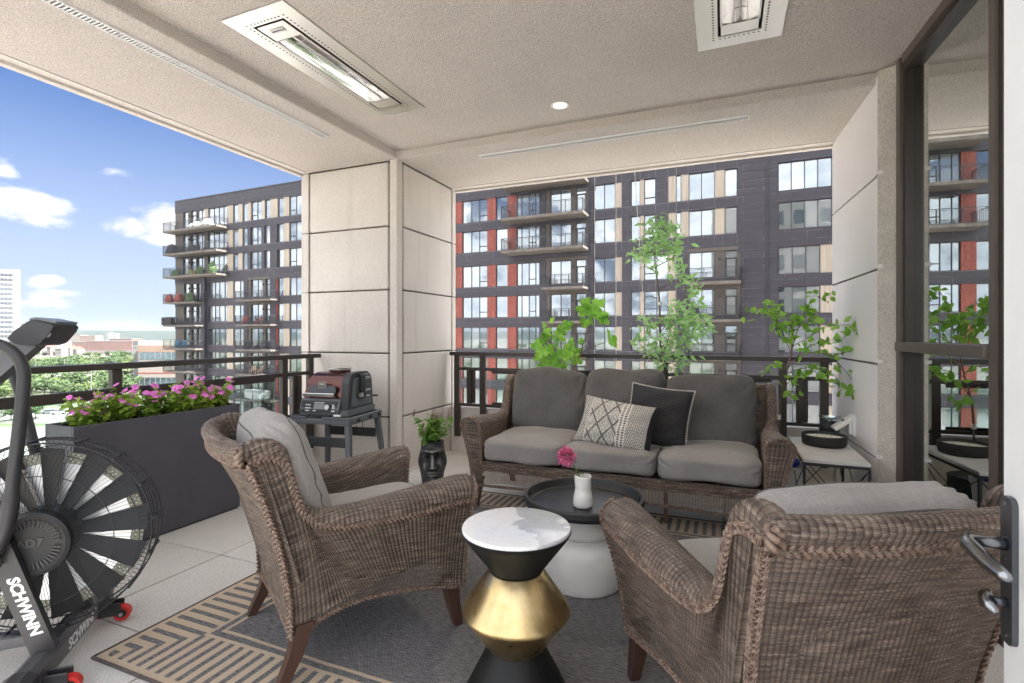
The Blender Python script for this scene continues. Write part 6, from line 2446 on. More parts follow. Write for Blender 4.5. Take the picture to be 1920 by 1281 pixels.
RL = [(1182.5, 1200, 'W'), (1200, 1207.5, 'C'), (1207.5, 1252.5, 'W', [1231], 0), (1252.5, 1267, 'C'), (1267, 1288, 'D'), (1288, 1291.5, 'B'), (1291.5, 1340, 'W', [1315.5]), (1340, 1359, 'B'), (1359, 1382.5, 'O'), (1382.5, 1389, 'B'),
      (1389, 1459, 'DP'), (1459, 1538.5, 'W', [1486, 1511.5]), (1538.5, 1562, 'C'), (1562, 1600, 'D'), (1600, 1680, 'W', [1640]), (1680, 1830, 'D')]
wall = MB()
brown = MB()
D1 = .30          # wall thickness in front of the glass line
wall.box(LEFT, RIGHT, 0, D1, ZR[0][0], ROOF)
cop = MB().box(LEFT - .05, RIGHT, -.05, .35, ROOF + .002, ROOF + .12).build('coping', 'rail_dark', bd)
core = MB().box(LEFT + .02, RIGHT - .02, D1 + .10, 22, GZ - .5, ROOF - .6).build('core', 'cladding', bd)
MB().box(LEFT + .03, RIGHT - .03, D1 + .11, 21.9, ROOF - .59, ROOF - .5).build('roof', 'roof_gravel', bd)
# west end wall
MB().box(LEFT - .02, LEFT + .0, 3.3, 22, GZ, ROOF).build('end_wall', 'cladding', bd)


def add_window(sa, sb, zt, zb, mull, tr, door=False, y0=.17):
    f = MB()
    fw = .055
    f.box(sa, sa + fw, y0, y0 + .10, zb, zt).box(sb - fw, sb, y0, y0 + .10, zb, zt)
    f.box(sa + fw, sb - fw, y0, y0 + .10, zt - fw, zt).box(sa + fw, sb - fw, y0, y0 + .10, zb, zb + fw)
    cells = [sa] + list(mull) + [sb]
    for m_ in mull:
        f.box(m_ - .03, m_ + .03, y0 + .005, y0 + .095, zb + fw, zt - fw)
    tz = None
    if door:
        tz = zt - .62
        f.box(sa + fw, sb - fw, y0 + .005, y0 + .095, tz - .06, tz + .06)
        f.box(sa + fw, sa + fw + .09, y0 + .005, y0 + .09, zb + fw, tz - .06)
        f.box(sb - fw - .09, sb - fw, y0 + .005, y0 + .09, zb + fw, tz - .06)
    elif tr is not None:
        tz = zb + (zt - zb) * .27
        k = tr if tr >= 0 else 0
        k = min(k, len(cells) - 2)
        f.box(cells[k] + .05, cells[k + 1] - .05, y0 + .005, y0 + .095, tz - .04, tz + .04)
    w = f.build('balcony_door' if door else 'window', 'window_frame', bd)
    for k, (c0, c1) in enumerate(zip(cells[:-1], cells[1:])):
        MB().box(c0 + .032, c1 - .032, y0 + .060, y0 + .075, zb + .03, zt - .03).build('pane', 'facade_glass', w)
    return w

zlast = len(ZR)
for ri, (zt, zb) in enumerate(ZR):
    # spandrel below this row of windows
    znext = ZR[ri + 1][0] if ri + 1 < len(ZR) else GZ
    wall.box(LEFT, RIGHT, 0, D1, znext, zb)
    segs = (L1 if ri < 3 else L2) + HID + RA + (RU if ri < 3 else RL)
    for sg in segs:
        sa, sb = s_at(sg[0]), s_at(sg[1])
        ty = sg[2]
        if ty == 'C1':
            ty = 'C' if ri == 0 else ('B' if sg[0] < 400 else 'D')
        if ty == 'C' and ri == 0 and sg[0] > 1300:
            ty = 'C'
        if ty in ('D', 'DP'):
            wall.box(sa, sb, .001, D1 - .001, zb, zt)
        elif ty == 'B':
            MB().box(sa, sb, .060, D1, zb - .001, zt).build('bay_wall', 'cladding_brown', bd)
        elif ty in ('C', 'R'):
            o = MB().box(sa, sb, .060, D1 - .01, zb + .01, zt - .01).build('cream_panel' if ty == 'C' else 'red_panel', 'panel_cream' if ty == 'C' else 'panel_red', bd)
        elif ty in ('W', 'O'):
            mull = [s_at(q) for q in (sg[3] if len(sg) > 3 else [])]
            tr = sg[4] if len(sg) > 4 else None
            add_window(sa, sb, zt, zb - (.02 if ty == 'O' else 0), mull, tr, ty == 'O')
wall.build('wall', 'cladding', bd)
# dark returns beside the proud column left and the step on the right
MB().box(s_at(380.5), s_at(388), -.35, -.002, GZ, ZR[2][1] - .6).build('pilaster', 'cladding', bd)
# large flat cladding panels on the blank wall, set proud with open joints
z = ROOF - .05
k = 0
ph = .62
while z > -5:
    z1 = z - ph + .014
    cuts = [1383.5, 1441, 1458] if k % 2 == 0 else [1383.5, 1412, 1441, 1458]
    if z < ZR[3][0] + .4:
        cuts = [1390] + cuts[1:]
    for (ua, ub) in zip(cuts[:-1], cuts[1:]):
        MB().box(s_at(ua) + .006, s_at(ub) - .006, -.035, -.002, z1, z).build('cladding_panel', 'cladding', bd)
    z -= ph
    k += 1
MB().box(s_at(1440) - .06, s_at(1440) + .02, -.12, -.036, -12, ROOF - .02).build('downpipe', 'rail_dark', bd)
# thin pale joint lines in the cladding elsewhere are real grooves: strips standing 6 mm proud
jl = MB()
for (zt, zb) in ZR[:8]:
    for uu in (425, 506, 1110, 1166, 1200, 1229, 1252.5, 1290, 1340, 1382):
        jl.box(s_at(uu) - .012, s_at(uu) + .012, -.006, -.001, zb - .78, zb - .04)
    jl.box(s_at(866), s_at(1382), -.007, -.0015, zb - .05, zb - .02)
    jl.box(s_at(391), s_at(575), -.007, -.0015, zb - .05, zb - .02)
jl.build('flashing', 'flashing', bd, kind='stuff')


def balcony(s0, s1, zf, dep, ret_left=None, thick=.24, pickets=True):
    """slab > railing"""
    sl = MB().cbox(s0, s1, -dep, -.008, zf - thick, zf, .02).build('balcony', 'slab_concrete', bd)
    r = MB()
    zt = zf + 1.07
    def run(ax0, ay0, ax1, ay1):
        L = math.hypot(ax1 - ax0, ay1 - ay0)
        n = max(1, int(round(L / 1.45)))
        horizontal = abs(ax1 - ax0) > abs(ay1 - ay0)
        t = .022
        if horizontal:
            r.box(ax0, ax1, ay0 - t, ay0 + t, zt - .05, zt)
            r.box(ax0, ax1, ay0 - .015, ay0 + .015, zf + .08, zf + .11)
            r.box(ax0, ax1, ay0 - .012, ay0 + .012, zt - .15, zt - .125)
        else:
            r.box(ax0 - t, ax0 + t, min(ay0, ay1), max(ay0, ay1), zt - .05, zt)
            r.box(ax0 - .015, ax0 + .015, min(ay0, ay1), max(ay0, ay1), zf + .08, zf + .11)
            r.box(ax0 - .012, ax0 + .012, min(ay0, ay1), max(ay0, ay1), zt - .15, zt - .125)
        for i in range(n + 1):
            x, y = ax0 + (ax1 - ax0) * i / n, ay0 + (ay1 - ay0) * i / n
            r.box(x - .026, x + .026, y - .026, y + .026, zf - .14, zt - .001)
        m_ = int(L / .115)
        for i in range(1, m_):
            x, y = ax0 + (ax1 - ax0) * i / m_, ay0 + (ay1 - ay0) * i / m_
            r.box(x - .008, x + .008, y - .008, y + .008, zf + .11, zt - .125)
    run(s0 + .04, -dep + .03, s1 - .04, -dep + .03)
    run(s1 - .04, -dep + .03, s1 - .04, -.02)
    if ret_left is None:
        run(s0 + .04, -dep + .03, s0 + .04, -.02)
    else:
        run(s0 + .04, -dep + .03, s0 + .04, ret_left)
    r.build('balcony_railing', 'rail_dark', sl)
    return sl

dL = 1.6
# corner balconies: the slab wraps round the west end of the building
for ri in range(0, 3):
    zf = ZR[ri][1] - .42
    s0, s1 = s_at(305, dL), s_at(405, dL)
    balcony(s0, s1, zf, dL, ret_left=3.2)
    MB().cbox(s0, LEFT - .01, -.005, 3.2, zf - .24, zf, .02).build('balcony_wing', 'slab_concrete', bd)
for ri in range(3, 8):
    zf = ZR[ri][1] - .40
    s0, s1 = s_at(305, dL), s_at(365, dL)
    balcony(s0, s1, zf, dL, ret_left=3.0, thick=.2)
    MB().cbox(s0, LEFT - .01, -.005, 3.0, zf - .2, zf, .02).build('balcony_wing', 'slab_concrete', bd)
    balcony(s_at(441, 1.3), s_at(506.5, 1.3), zf, 1.3, thick=.2)
for ri in range(0, 3):
    zf = ZR[ri][1] - .36
    balcony(s_at(939, 1.9), s_at(1093, 1.9), zf, 1.9)
for ri in range(3, 9):
    zf = ZR[ri][1] - .42
    balcony(s_at(1014, 1.9), s_at(1093, 1.9), zf, 1.9, thick=.22)
    balcony(s_at(1286, 1.3), s_at(1389, 1.3), zf, 1.3, thick=.22)
# wall lamps by the balcony doors
lamp = MB().cbox(-.07, .07, -.14, .058, -.09, .09, .01).mesh('wall_lamp', 'rail_dark')
for ri, (zt, zb) in enumerate(ZR[:8]):
    for u in ((355, 1074.5) if ri < 3 else (355, 494, 1074.5, 1349)):
        inst(lamp, 'wall_lamp', bd, (s_at(u), 0, zt - .62))
# brown lining frames of the recessed bays
for ri in range(3, 8):
    zt, zb = ZR[ri]
    for (ua, ub) in ((464.5, 506), (1023, 1102.5), (1288, 1389)):
        MB().box(s_at(ua), s_at(ub), -.03, -.004, zt + .0, zt + .28).build('bay_head', 'cladding_brown', bd)

# ---- furniture on the far balconies
def fb(u, dep, zf):
    s = s_at(u, dep)
    p = P0 + EV * s + NV * dep
    return (p[0], p[1], zf + .002)


def small_chair(loc, rz, mat, label):
    e = empty('balcony_chair', loc, rz, label=label, cat='chair')
    MB().cbox(-.28, .28, -.26, .28, .38, .44, .01).build('seat', mat, e)
    MB().hexa([(-.28, .24, .44), (.28, .24, .44), (.28, .29, .44), (-.28, .29, .44)], [(-.25, .42, 1.0), (.25, .42, 1.0), (.25, .47, 1.0), (-.25, .47, 1.0)]).build('backrest', mat, e)
    for x in (-.25, .25):
        for y in (-.22, .22):
            MB().box(x - .025, x + .025, y - .025, y + .025, 0, .379).build('leg', mat, e)
    for x in (-.30, .30):
        MB().box(x - .03, x + .03, -.26, .30, .60, .64).build('armrest', mat, e)
material('far_blue', (.03, .20, .36), .5)
material('far_red', (.36, .06, .04), .6)
material('far_tan', (.48, .34, .25), .7)
material('far_white', (.76, .76, .78), .7)
material('far_black', (.03, .03, .035), .6)
zf5 = ZR[5][1] - .40
small_chair(fb(330, .9, zf5), .5, 'far_blue', 'left one of two bright blue chairs on a low corner balcony')
small_chair(fb(343, .9, zf5), .4, 'far_blue', 'right one of two bright blue chairs on a low corner balcony')
zf4 = ZR[4][1] - .40
small_chair(fb(458, .8, zf4), .5, 'far_red', 'left dark red chair on the middle far balcony')
small_chair(fb(484, .8, zf4), -.3, 'far_red', 'right dark red chair on the middle far balcony')
zf6 = ZR[6][1] - .40
small_chair(fb(473, .8, zf6), .4, 'far_tan', 'left tan chair on the far balcony just above the rail')
small_chair(fb(485, .8, zf6), -.2, 'far_tan', 'right tan chair on the far balcony just above the rail')
small_chair(fb(462, .8, zf5), .4, 'far_black', 'left black chair on the far balcony level with the hills')
small_chair(fb(478, .8, zf5), -.5, 'far_black', 'middle black chair on the far balcony level with the hills')
small_chair(fb(490, .8, zf5), .1, 'far_black', 'right black chair on the far balcony level with the hills')
small_chair(fb(1305, .7, ZR[4][1] - .42), .2, 'far_black', 'dark chair on the balcony seen behind the slender tree')


def blob(loc, sx, sy, sz, mat, name, label, cat, seed=0):
    r_ = random.Random(seed)
    bm = bmesh.new()
    bmesh.ops.create_icosphere(bm, subdivisions=3, radius=1)
    for v in bm.verts:
        n_ = 1 + .16 * math.sin(v.co.x * 4 + seed) * math.sin(v.co.y * 5 + 1) + .1 * math.sin(v.co.z * 7 + seed)
        v.co = Vector((v.co.x * sx * n_, v.co.y * sy * n_, (max(v.co.z, -.6) + .6) * sz * n_ / 1.6))
    me = bpy.data.meshes.new(name)
    bm.to_mesh(me)
    bm.free()
    me.materials.append(M[mat])
    me.polygons.foreach_set('use_smooth', [True] * len(me.polygons))
    return inst(me, name, None, loc, label=label, cat=cat)
zf0 = ZR[0][1] - .42
blob(fb(368, .8, zf0), 1.2, .5, .75, 'far_white', 'covered_sofa', 'white covered lounge furniture on the top corner balcony', 'furniture cover', 1)
blob(fb(389, .8, zf0), .8, .5, 1.0, 'far_white', 'covered_chair', 'white covered chair at the right end of the top corner balcony', 'furniture cover', 2)
blob(fb(482, .7, ZR[7][1] - .40), 2.0, .6, 1.3, 'far_white', 'covered_sofa', 'white covered furniture on the far balcony seen below the left railing', 'furniture cover', 5)
zf1 = ZR[1][1] - .42
blob(fb(322, .8, zf1), 1.0, .5, 1.3, 'far_black', 'covered_grill', 'black covered grill on the second corner balcony', 'grill cover', 3)
blob(fb(362, .8, zf1), 1.1, .5, 1.0, 'far_black', 'covered_table', 'dark dining set under cover on the second corner balcony', 'furniture cover', 4)
zf2 = ZR[2][1] - .42
zf3 = ZR[3][1] - .40
for i, (u, z_, m_, lb, nm) in enumerate(((329, zf2, 'far_green', 'small green potted shrub at the left of the third corner balcony', 'balcony_plant'), (360, zf2, 'far_green2', 'yellowish potted plant in the middle of the third corner balcony', 'balcony_plant'),
                              (376, zf2, 'far_green', 'green potted plant right of the middle on the third corner balcony', 'balcony_plant'), (398, zf2, 'far_green', 'tall green potted plant at the right end of the third corner balcony', 'balcony_plant'),
                              (318, zf3, 'far_red', 'reddish flowering shrubs at the left of the fourth corner balcony', 'balcony_plant'), (335, zf3, 'far_red', 'red planter display in the middle of the fourth corner balcony', 'balcony_plant'),
                              (355, zf3, 'far_green', 'green shrub at the right of the fourth corner balcony', 'balcony_plant'))):
    if i == 0:
        material('far_green', (.06, .12, .04), .8, col2=(.12, .2, .06), vscale=4)
        material('far_green2', (.24, .24, .08), .8, col2=(.3, .3, .1), vscale=4)
    blob(fb(u, .8, z_), .62, .45, (.9, .8, 1.0, 1.4, 1.0, 1.1, 1.2)[i], m_, nm, lb, 'plant', 10 + i)
e = empty('storage_box', fb(315, .9, zf4), label='black storage box standing on the fifth corner balcony', cat='box')
MB().cbox(-.9, .9, -.3, .3, 0, .95, .02).build('body', 'far_black', e)
MB().cbox(-.92, .92, -.32, .32, .952, 1.0, .02).build('lid', 'rail_dark', e)
material("own_glass", (.06,.085,.10), .08, metal=.3)
# ================================================================ THE PLACE OUTSIDE
GZ_ = -24.0


def gp(u, y, z=GZ_):
    """ground point seen at pixel (u, y)"""
    d = (1.25 - z) * F / (y - 627)
    a, b = ray(u)
    return Vector((a * d, b * d, z))


def ground_material():
    m = bpy.data.materials.new('ground_cover')
    m.use_nodes = True
    g = NG(m.node_tree)
    b = m.node_tree.nodes['Principled BSDF']
    p = g.node('ShaderNodeNewGeometry').outputs['Position']
    n = g.noise(p, .012, 6, .62, .4)
    n2 = g.noise(p, .15, 5, .6)
    c = g.mix(g.step(n, .44, .56), (.19, .175, .16, 1), (.09, .115, .055, 1))
    c = g.mix(g.step(n2, .45, .62), c, (.14, .145, .09, 1))
    c = g.mix(g.step(g.vm('LENGTH', p), 150, 95), c, g.mix(n2, (.30, .288, .272, 1), (.38, .365, .35, 1)))
    far = g.step(g.vm('LENGTH', p), 450, 900)
    c = g.mix(far, c, g.mix(g.step(g.noise(p, .006, 6, .7), .42, .58), (.07, .105, .05, 1), (.24, .215, .19, 1)))
    g.put(b.inputs['Base Color'], c)
    b.inputs['Roughness'].default_value = .95
    MATS['ground_cover'] = m
ground_material()
material('road_concrete', (.19, .18, .17), .9, col2=(.23, .22, .21), vscale=.08, coord='World', stretch=(1, 1, 1))
material('asphalt', (.15, .148, .145), .9, col2=(.19, .187, .18), vscale=.1, coord='World')
material('verge', (.085, .12, .05), .95, col2=(.12, .15, .07), vscale=.3, coord='World')
material('hill_green', (.018, .030, .024), .95, col2=(.034, .050, .036), vscale=.012, coord='World')
material('leaf_far_a', (.045, .080, .028), .8, col2=(.075, .120, .042), vscale=.25, coord='World', rnd=.5)
material('leaf_far_b', (.075, .115, .035), .8, col2=(.11, .155, .052), vscale=.25, coord='World', rnd=.4)
material('far_bark', (.10, .08, .06), .9)
material('tower_white', (.19, .188, .19), .7, col2=(.215, .213, .215), vscale=.1)
material('far_window', (.06, .07, .085), .3, rnd=.6)
material('far_glass', (.20, .27, .34), .08, metal=.8)
material('salmon_wall', (.22, .15, .115), .8, col2=(.25, .175, .135), vscale=.1)
material('beige_wall', (.24, .212, .19), .8)
material('far_brick', (.19, .10, .08), .85, col2=(.23, .13, .105), vscale=.05)
material('far_concrete', (.25, .235, .22), .85)
material('own_wall', (.50, .46, .40), .8, col2=(.55, .51, .45), vscale=.5, coord='World')

b = MB()
n = 96
for rr_ in (0, 60, 200, 600, 2000, 9000):
    pass
rad = [30, 120, 400, 1200, 3600, 12000]
k = 0
b.v.append((0, 0, GZ_))
for r_ in rad:
    for i in range(n):
        a = 2 * PI * i / n
        b.v.append((r_ * math.cos(a), r_ * math.sin(a), GZ_))
for i in range(n):
    b.f.append((0, 1 + i, 1 + (i + 1) % n))
for q in range(len(rad) - 1):
    for i in range(n):
        i2 = (i + 1) % n
        b.f.append((1 + q * n + i, 1 + (q + 1) * n + i, 1 + (q + 1) * n + i2, 1 + q * n + i2))
b.build('ground', 'ground_cover', kind='structure')

# wooded hills all round the horizon
hm = MB()
na, nr_ = 360, 9
P = np.zeros((na, nr_, 3))
for i in range(na):
    a = 2 * PI * i / na
    h0 = 38 + 7 * math.sin(3 * a + 1) + 5 * math.sin(7 * a + 2) + 2.5 * math.sin(19 * a) + 1.2 * math.sin(43 * a + 1) + .8 * math.sin(97 * a)
    for j in range(nr_):
        t = j / (nr_ - 1)
        r_ = 2500 + 1500 * t
        z = GZ_ - .5 + h0 * math.sin(t * PI) ** .8 * (1 + .04 * math.sin(31 * a + 9 * t))
        P[i, j] = (r_ * math.cos(a), r_ * math.sin(a), z)
hm.grid(P, closed_u=True).build('hills', 'hill_green', smooth=True, kind='structure')

# roads and verges (flat sheets a few millimetres apart)
def strip(name, pts, z, mat):
    MB().add([tuple(gp(u, y, GZ_)[:2]) + (GZ_ + z,) for (u, y) in pts], [tuple(range(len(pts)))]).build(name, mat, kind='structure')
strip('road', [(-500, 1050), (520, 1000), (430, 812), (-60, 800)], .020, 'road_concrete')
strip('road', [(-60, 792), (430, 790), (430, 764), (-60, 768)], .030, 'road_concrete')
strip('verge', [(-60, 799), (430, 797), (430, 793), (-60, 795)], .024, 'verge')
strip('road', [(-60, 716), (300, 710), (300, 702), (-60, 704)], .034, 'road_concrete')
strip('lawn', [(150, 702), (300, 701), (300, 690), (150, 691)], .028, 'verge')
strip('road', [(-60, 686), (300, 683), (300, 679), (-60, 682)], .05, 'asphalt')
lm_ = MB()
for (u0, u1) in zip(range(-40, 400, 12), range(-34, 406, 12)):
    lm_.add([tuple(gp(u, y, GZ_)[:2]) + (GZ_ + .045,) for (u, y) in ((u0, 778.4), (u1, 778.3), (u1, 777.9), (u0, 778.0))], [(0, 1, 2, 3)])
lm_.build('road_marking', 'far_white', kind='structure')

# ---- trees
def tree_protos():
    out = []
    for s in range(5):
        r_ = random.Random(100 + s)
        tk = MB().tube([(0, 0, -.2), (.1, .05, 1.6), (0, .1, 3.2), (.1, 0, 5.0)], [.26, .20, .15, .08], 7)
        for k in range(5):
            a = r_.uniform(0, 6.28)
            tk.tube([(0, .1, 2.2 + k * .4), (math.cos(a) * 1.3, math.sin(a) * 1.3, 3.6 + k * .5), (math.cos(a) * 2.3, math.sin(a) * 2.3, 4.8 + k * .5)], [.10, .07, .03], 5)
        cm = MB()
        lobes = [(r_.gauss(0, 1.5), r_.gauss(0, 1.5), r_.uniform(3.6, 7.2), r_.uniform(1.1, 2.0)) for _ in range(11)] + [(0, 0, 5.2, 2.3), (0, 0, 7.4, 1.3)]
        for (x, y, z, q) in lobes:
            for _ in range(int(62 * q)):
                v = Vector((r_.gauss(0, 1), r_.gauss(0, 1), r_.gauss(0, 1))).normalized() * q * r_.uniform(.55, 1.05)
                c = Vector((x, y, z)) + Vector((v.x, v.y, v.z * .85))
                t = Vector((r_.gauss(0, 1), r_.gauss(0, 1), r_.gauss(0, 1))).normalized()
                nn = (v.normalized() + t * .7).normalized()
                u_ = nn.orthogonal().normalized()
                w_ = nn.cross(u_)
                e = r_.uniform(.16, .36)
                cm.add([c + u_ * e, c + w_ * e * .8, c - u_ * e * .9, c - w_ * e], [(0, 1, 2, 3)])
        out.append((tk.mesh('trunk', 'far_bark'), cm.mesh('crown', 'leaf_far_a' if s % 2 == 0 else 'leaf_far_b', fix=False)))
    return out
PT = tree_protos()
rt = random.Random(5)


def plant_tree(u, y, hpx, label, group, wide=1.15):
    p = gp(u, y)
    d = (1.25 - GZ_) * F / (y - 627)
    h = hpx * d / F
    s_ = h / 8.6
    tk, cm = PT[rt.randrange(5)]
    e = empty('tree', p, rt.uniform(0, 6.28), label=label, cat='tree', group=group)
    inst(tk, 'trunk', e, sc=(s_, s_, s_))
    inst(cm, 'crown', e, sc=(s_ * wide, s_ * wide, s_))
    return e
plant_tree(66, 786, 32, 'round light green tree beside the near road left of the planter', None, 1.35)
plant_tree(48, 788, 22, 'low bush-like tree just left of the round tree by the road', None, 1.5)
plant_tree(20, 790, 30, 'green tree by the near road at the far left behind the bike', None, 1.4)
for i in range(34):
    u = -30 + i * 8.2 + rt.uniform(-3, 3)
    y = rt.uniform(735, 757) - (6 if u > 150 else 0)
    plant_tree(u, y, rt.uniform(30, 40), 'green tree in the dense row behind the railing', 'tree row between the roads', 1.5)
for i in range(34):
    u = 40 + i * 6.6 + rt.uniform(-3, 3)
    plant_tree(u, rt.uniform(690, 701), rt.uniform(20, 30), 'green tree in the belt below the viaduct', 'tree belt below the viaduct', 1.6)
for i in range(12):
    u = 120 + i * 11.5 + rt.uniform(-4, 4)
    plant_tree(u, rt.uniform(668, 671), rt.uniform(8, 13), 'dark tree in front of the distant brick buildings', 'trees by the brick buildings', 1.7)
# woodland on the other side, seen only as reflections in the windows opposite
xf = []
V, Fc = [], []
cmv = np.array([v.co[:] for v in PT[0][1].vertices])[:1600]
cmf = [tuple(p.vertices) for p in PT[0][1].polygons][:400]
for i in range(170):
    a = rt.uniform(R(150), R(300))
    r_ = rt.uniform(90, 700)
    x, y = r_ * math.cos(a), r_ * math.sin(a)
    if x > -30 and y > -45:
        continue
    s_ = rt.uniform(.9, 1.6)
    k = len(V) * 1
    base = sum(len(q) for q in V)
    V.append(cmv * np.array([s_ * 1.4, s_ * 1.4, s_]) + np.array([x, y, GZ_]))
    Fc.extend([tuple(j + base for j in f) for f in cmf])
me = bpy.data.meshes.new('woodland')
me.from_pydata(np.vstack(V).tolist(), [], Fc)
me.materials.append(M['leaf_far_a'])
inst(me, 'woodland', kind='stuff')

# ---- white tower block at the left edge
RX, RY = .9241, .3822          # camera-right direction
def at_d(u, d, z=GZ_):
    a, b = ray(u)
    return Vector((a * d, b * d, z))
TZ = math.atan2(RY, RX)
d = 350
tw = empty('tower_block', at_d(38, d), TZ + R(43), label='tall white office tower with dark window bands at the left edge', cat='building')
H_ = 45.4 - GZ_
MB().box(-26, -2.9, 0, 18, 0, H_).build('body', 'tower_white', tw)
MB().box(-2.88, 0, -.35, 18, 0, H_ + .2).build('end_wall', 'beige_wall', tw)
MB().box(-22, -12, 4, 12, H_ + .01, H_ + 2.6).build('plant_room', 'far_concrete', tw)
for k in range(20):
    z = H_ - 4.6 - k * 3.2
    b = MB().box(-26.1, -3.6, -.18, -.01, z, z + 1.55)
    w = b.build('window_band', 'far_window', tw)
    mm = MB()
    for q in range(12):
        mm.box(-25 + q * 1.9 - .10, -25 + q * 1.9 + .10, -.28, -.19, z, z + 1.55)
    mm.build('mullions', 'tower_white', w)

# ---- salmon and glass office building beside the dark block
d = 230
ob = empty('office_building', at_d(258.5, d), TZ, label='low salmon office building with blue glass bands beside the dark block', cat='building')
zt = -3.8 - GZ_
S = d / F
MB().box(0, 34, 0, 25, 0, zt).build('wall', 'beige_wall', ob)
MB().box(-.12, 34, -.15, -.01, zt - 12.5 * S, zt + .1).build('parapet', 'salmon_wall', ob)
for (y0, y1, nm, mt) in ((661, 674.5, 'glass_band', 'far_glass'), (708, 722, 'glass_band', 'far_glass'), (750, 764, 'glass_band', 'far_glass')):
    za, zb = 1.25 - (y0 - 627) * S - GZ_, 1.25 - (y1 - 627) * S - GZ_
    w = MB().box(.8, 33.5, -.10, -.01, zb, za).build(nm, mt, ob)
    mm = MB()
    for q in range(14):
        mm.box(.8 + q * 2.4 - .06, .8 + q * 2.4 + .06, -.16, -.105, zb, za)
    mm.build('mullions', 'far_concrete', w)
MB().box(0, 34, -.12, -.011, 1.25 - (700 - 627) * S - GZ_, 1.25 - (698.6 - 627) * S - GZ_).build('red_stripe', 'far_red', ob)
MB().box(-3.5, -.2, 2, 20, 0, zt - 1.6).build('annex', 'tower_white', ob)
# ---- viaduct
vd = empty('viaduct', at_d(150, 600), TZ, label='long pale concrete viaduct crossing behind the trees', cat='bridge')
S = 600 / F
z1 = 1.25 - 31 * S - GZ_
MB().box(-75, 70, 0, 9, z1 - 2.2, z1 - .9).build('deck', 'far_concrete', vd)
MB().box(-75, 70, -.2, -.01, z1 - 1.2, z1).build('parapet', 'tower_white', vd)
for k in range(12):
    MB().box(-72 + k * 12.5, -70.6 + k * 12.5, 2, 7, 0, z1 - 2.21).build('pier', 'far_concrete', vd)
pn = MB()
for k in range(48):
    pn.box(-74 + k * 3, -73.7 + k * 3, -.15, .0, z1 + .01, z1 + 1.2)
pn.build('fence_posts', 'tower_white', vd)

# ---- distant buildings
def far_building(u0, u1, ytop, d, mat, label, floors=3, bays=10, depth=20, roof=None, win=True):
    S = d / F
    p = at_d((u0 + u1) / 2, d)
    w = (u1 - u0) * S / 2
    h = 1.25 - (ytop - 627) * S - GZ_
    e = empty('distant_building', p, TZ, label=label, cat='building')
    MB().box(-w, w, 0, depth, 0, h).build('wall', mat, e)
    MB().box(-w - .3, w + .3, -.3, depth + .3, h + .01, h + .5).build('roof', roof or 'far_concrete', e)
    if win:
        b = MB()
        fh = min(3.6, h / (floors + .5))
        for f in range(floors):
            for k in range(bays):
                x = -w + (k + .5) * 2 * w / bays
                ww = w / bays * .42
                z = h - 1.2 - f * fh
                b.box(x - ww, x + ww, -.15, -.01, z - fh * .5, z)
        b.build('windows', 'far_window', e, kind='stuff')
    return e
far_building(135, 165, 641, 690, 'far_brick', 'distant red brick building with pale left wing', 4, 8)
far_building(162, 248, 640, 680, 'far_brick', 'long distant red brick building with rows of small windows', 4, 22)
far_building(205, 247, 635.5, 720, 'far_brick', 'higher rear block of the long brick building', 3, 10)
far_building(117, 150, 628, 1000, 'beige_wall', 'distant beige hospital-like block on the hill', 4, 9, roof='salmon_wall')
far_building(150, 178, 630, 980, 'salmon_wall', 'distant salmon block joined to the beige block', 3, 8)
far_building(96, 118, 625.5, 1400, 'salmon_wall', 'distant reddish hillside block above the console', 4, 10)
far_building(197.5, 204, 623.5, 1700, 'tower_white', 'left one of two pale slender towers on the horizon', 8, 3)
far_building(208, 215.5, 625, 1750, 'tower_white', 'right one of two pale slender towers on the horizon', 7, 3)
far_building(40, 50, 607, 900, 'far_concrete', 'distant grey block just right of the white tower', 8, 3)
far_building(249, 259, 640, 420, 'tower_white', 'small white block left of the salmon office', 2, 3)
hs = [(60, 650, 560), (70, 646, 640), (80, 643, 700), (91, 647, 600), (101, 644, 680), (109, 650, 560), (118, 646, 640), (127, 650, 580), (96, 638, 850), (112, 637, 900), (83, 636, 950), (128, 642, 800), (66, 640, 800), (140, 652, 560)]
hl = ['white gabled house far left below the console', 'grey gabled house behind the first white house', 'small pale house on the slope', 'white house beside the tall silo', 'beige house right of the silo', 'white low house above the viaduct',
      'grey house near the centre of the town', 'white house left of the brick buildings', 'upper pale house on the hillside', 'upper grey house right of the pale one', 'highest small house on the hillside', 'pale house behind the brick building', 'distant house beneath the tower', 'low white shed above the viaduct']
for (u, y, d), lb in zip(hs, hl):
    S = d / F
    p = at_d(u, d)
    h = max(3.5, 1.25 - (y - 627) * S - GZ_ - 2)
    w = 9 * S / 1.0 * .7
    e = empty('distant_house', p, TZ + rt.uniform(-.4, .4), label=lb, cat='house')
    MB().box(-w, w, 0, 8, 0, h).build('wall', rt.choice(['tower_white', 'beige_wall', 'far_concrete', 'tower_white']), e)
    MB().prism([(-.4, h + .01), (8.4, h + .01), (4, h + 3.2)], -w - .3, w + .3, 'x').build('roof', rt.choice(['far_concrete', 'far_brick', 'cladding']), e)
    b = MB()
    for k in range(3):
        for z in np.arange(h - 2.6, 1, -3.2):
            b.box(-w + (k + .5) * 2 * w / 3 - .6, -w + (k + .5) * 2 * w / 3 + .6, -.12, -.01, z, z + 1.4)
    b.build('windows', 'far_window', e, kind='stuff')
si = empty('silo', at_d(116, 640), 0, label='white twin silo standing among the distant houses', cat='silo')
MB().lathe([(2.1, 0), (2.1, 15), (1.2, 16.5), (.2, 16.8)], 16).build('cylinder', 'tower_white', si, 'auto')
MB().lathe([(1.6, 0), (1.6, 11), (1, 12), (.2, 12.2)], 16, loc=(5, 0, 0)).build('cylinder', 'tower_white', si, 'auto')

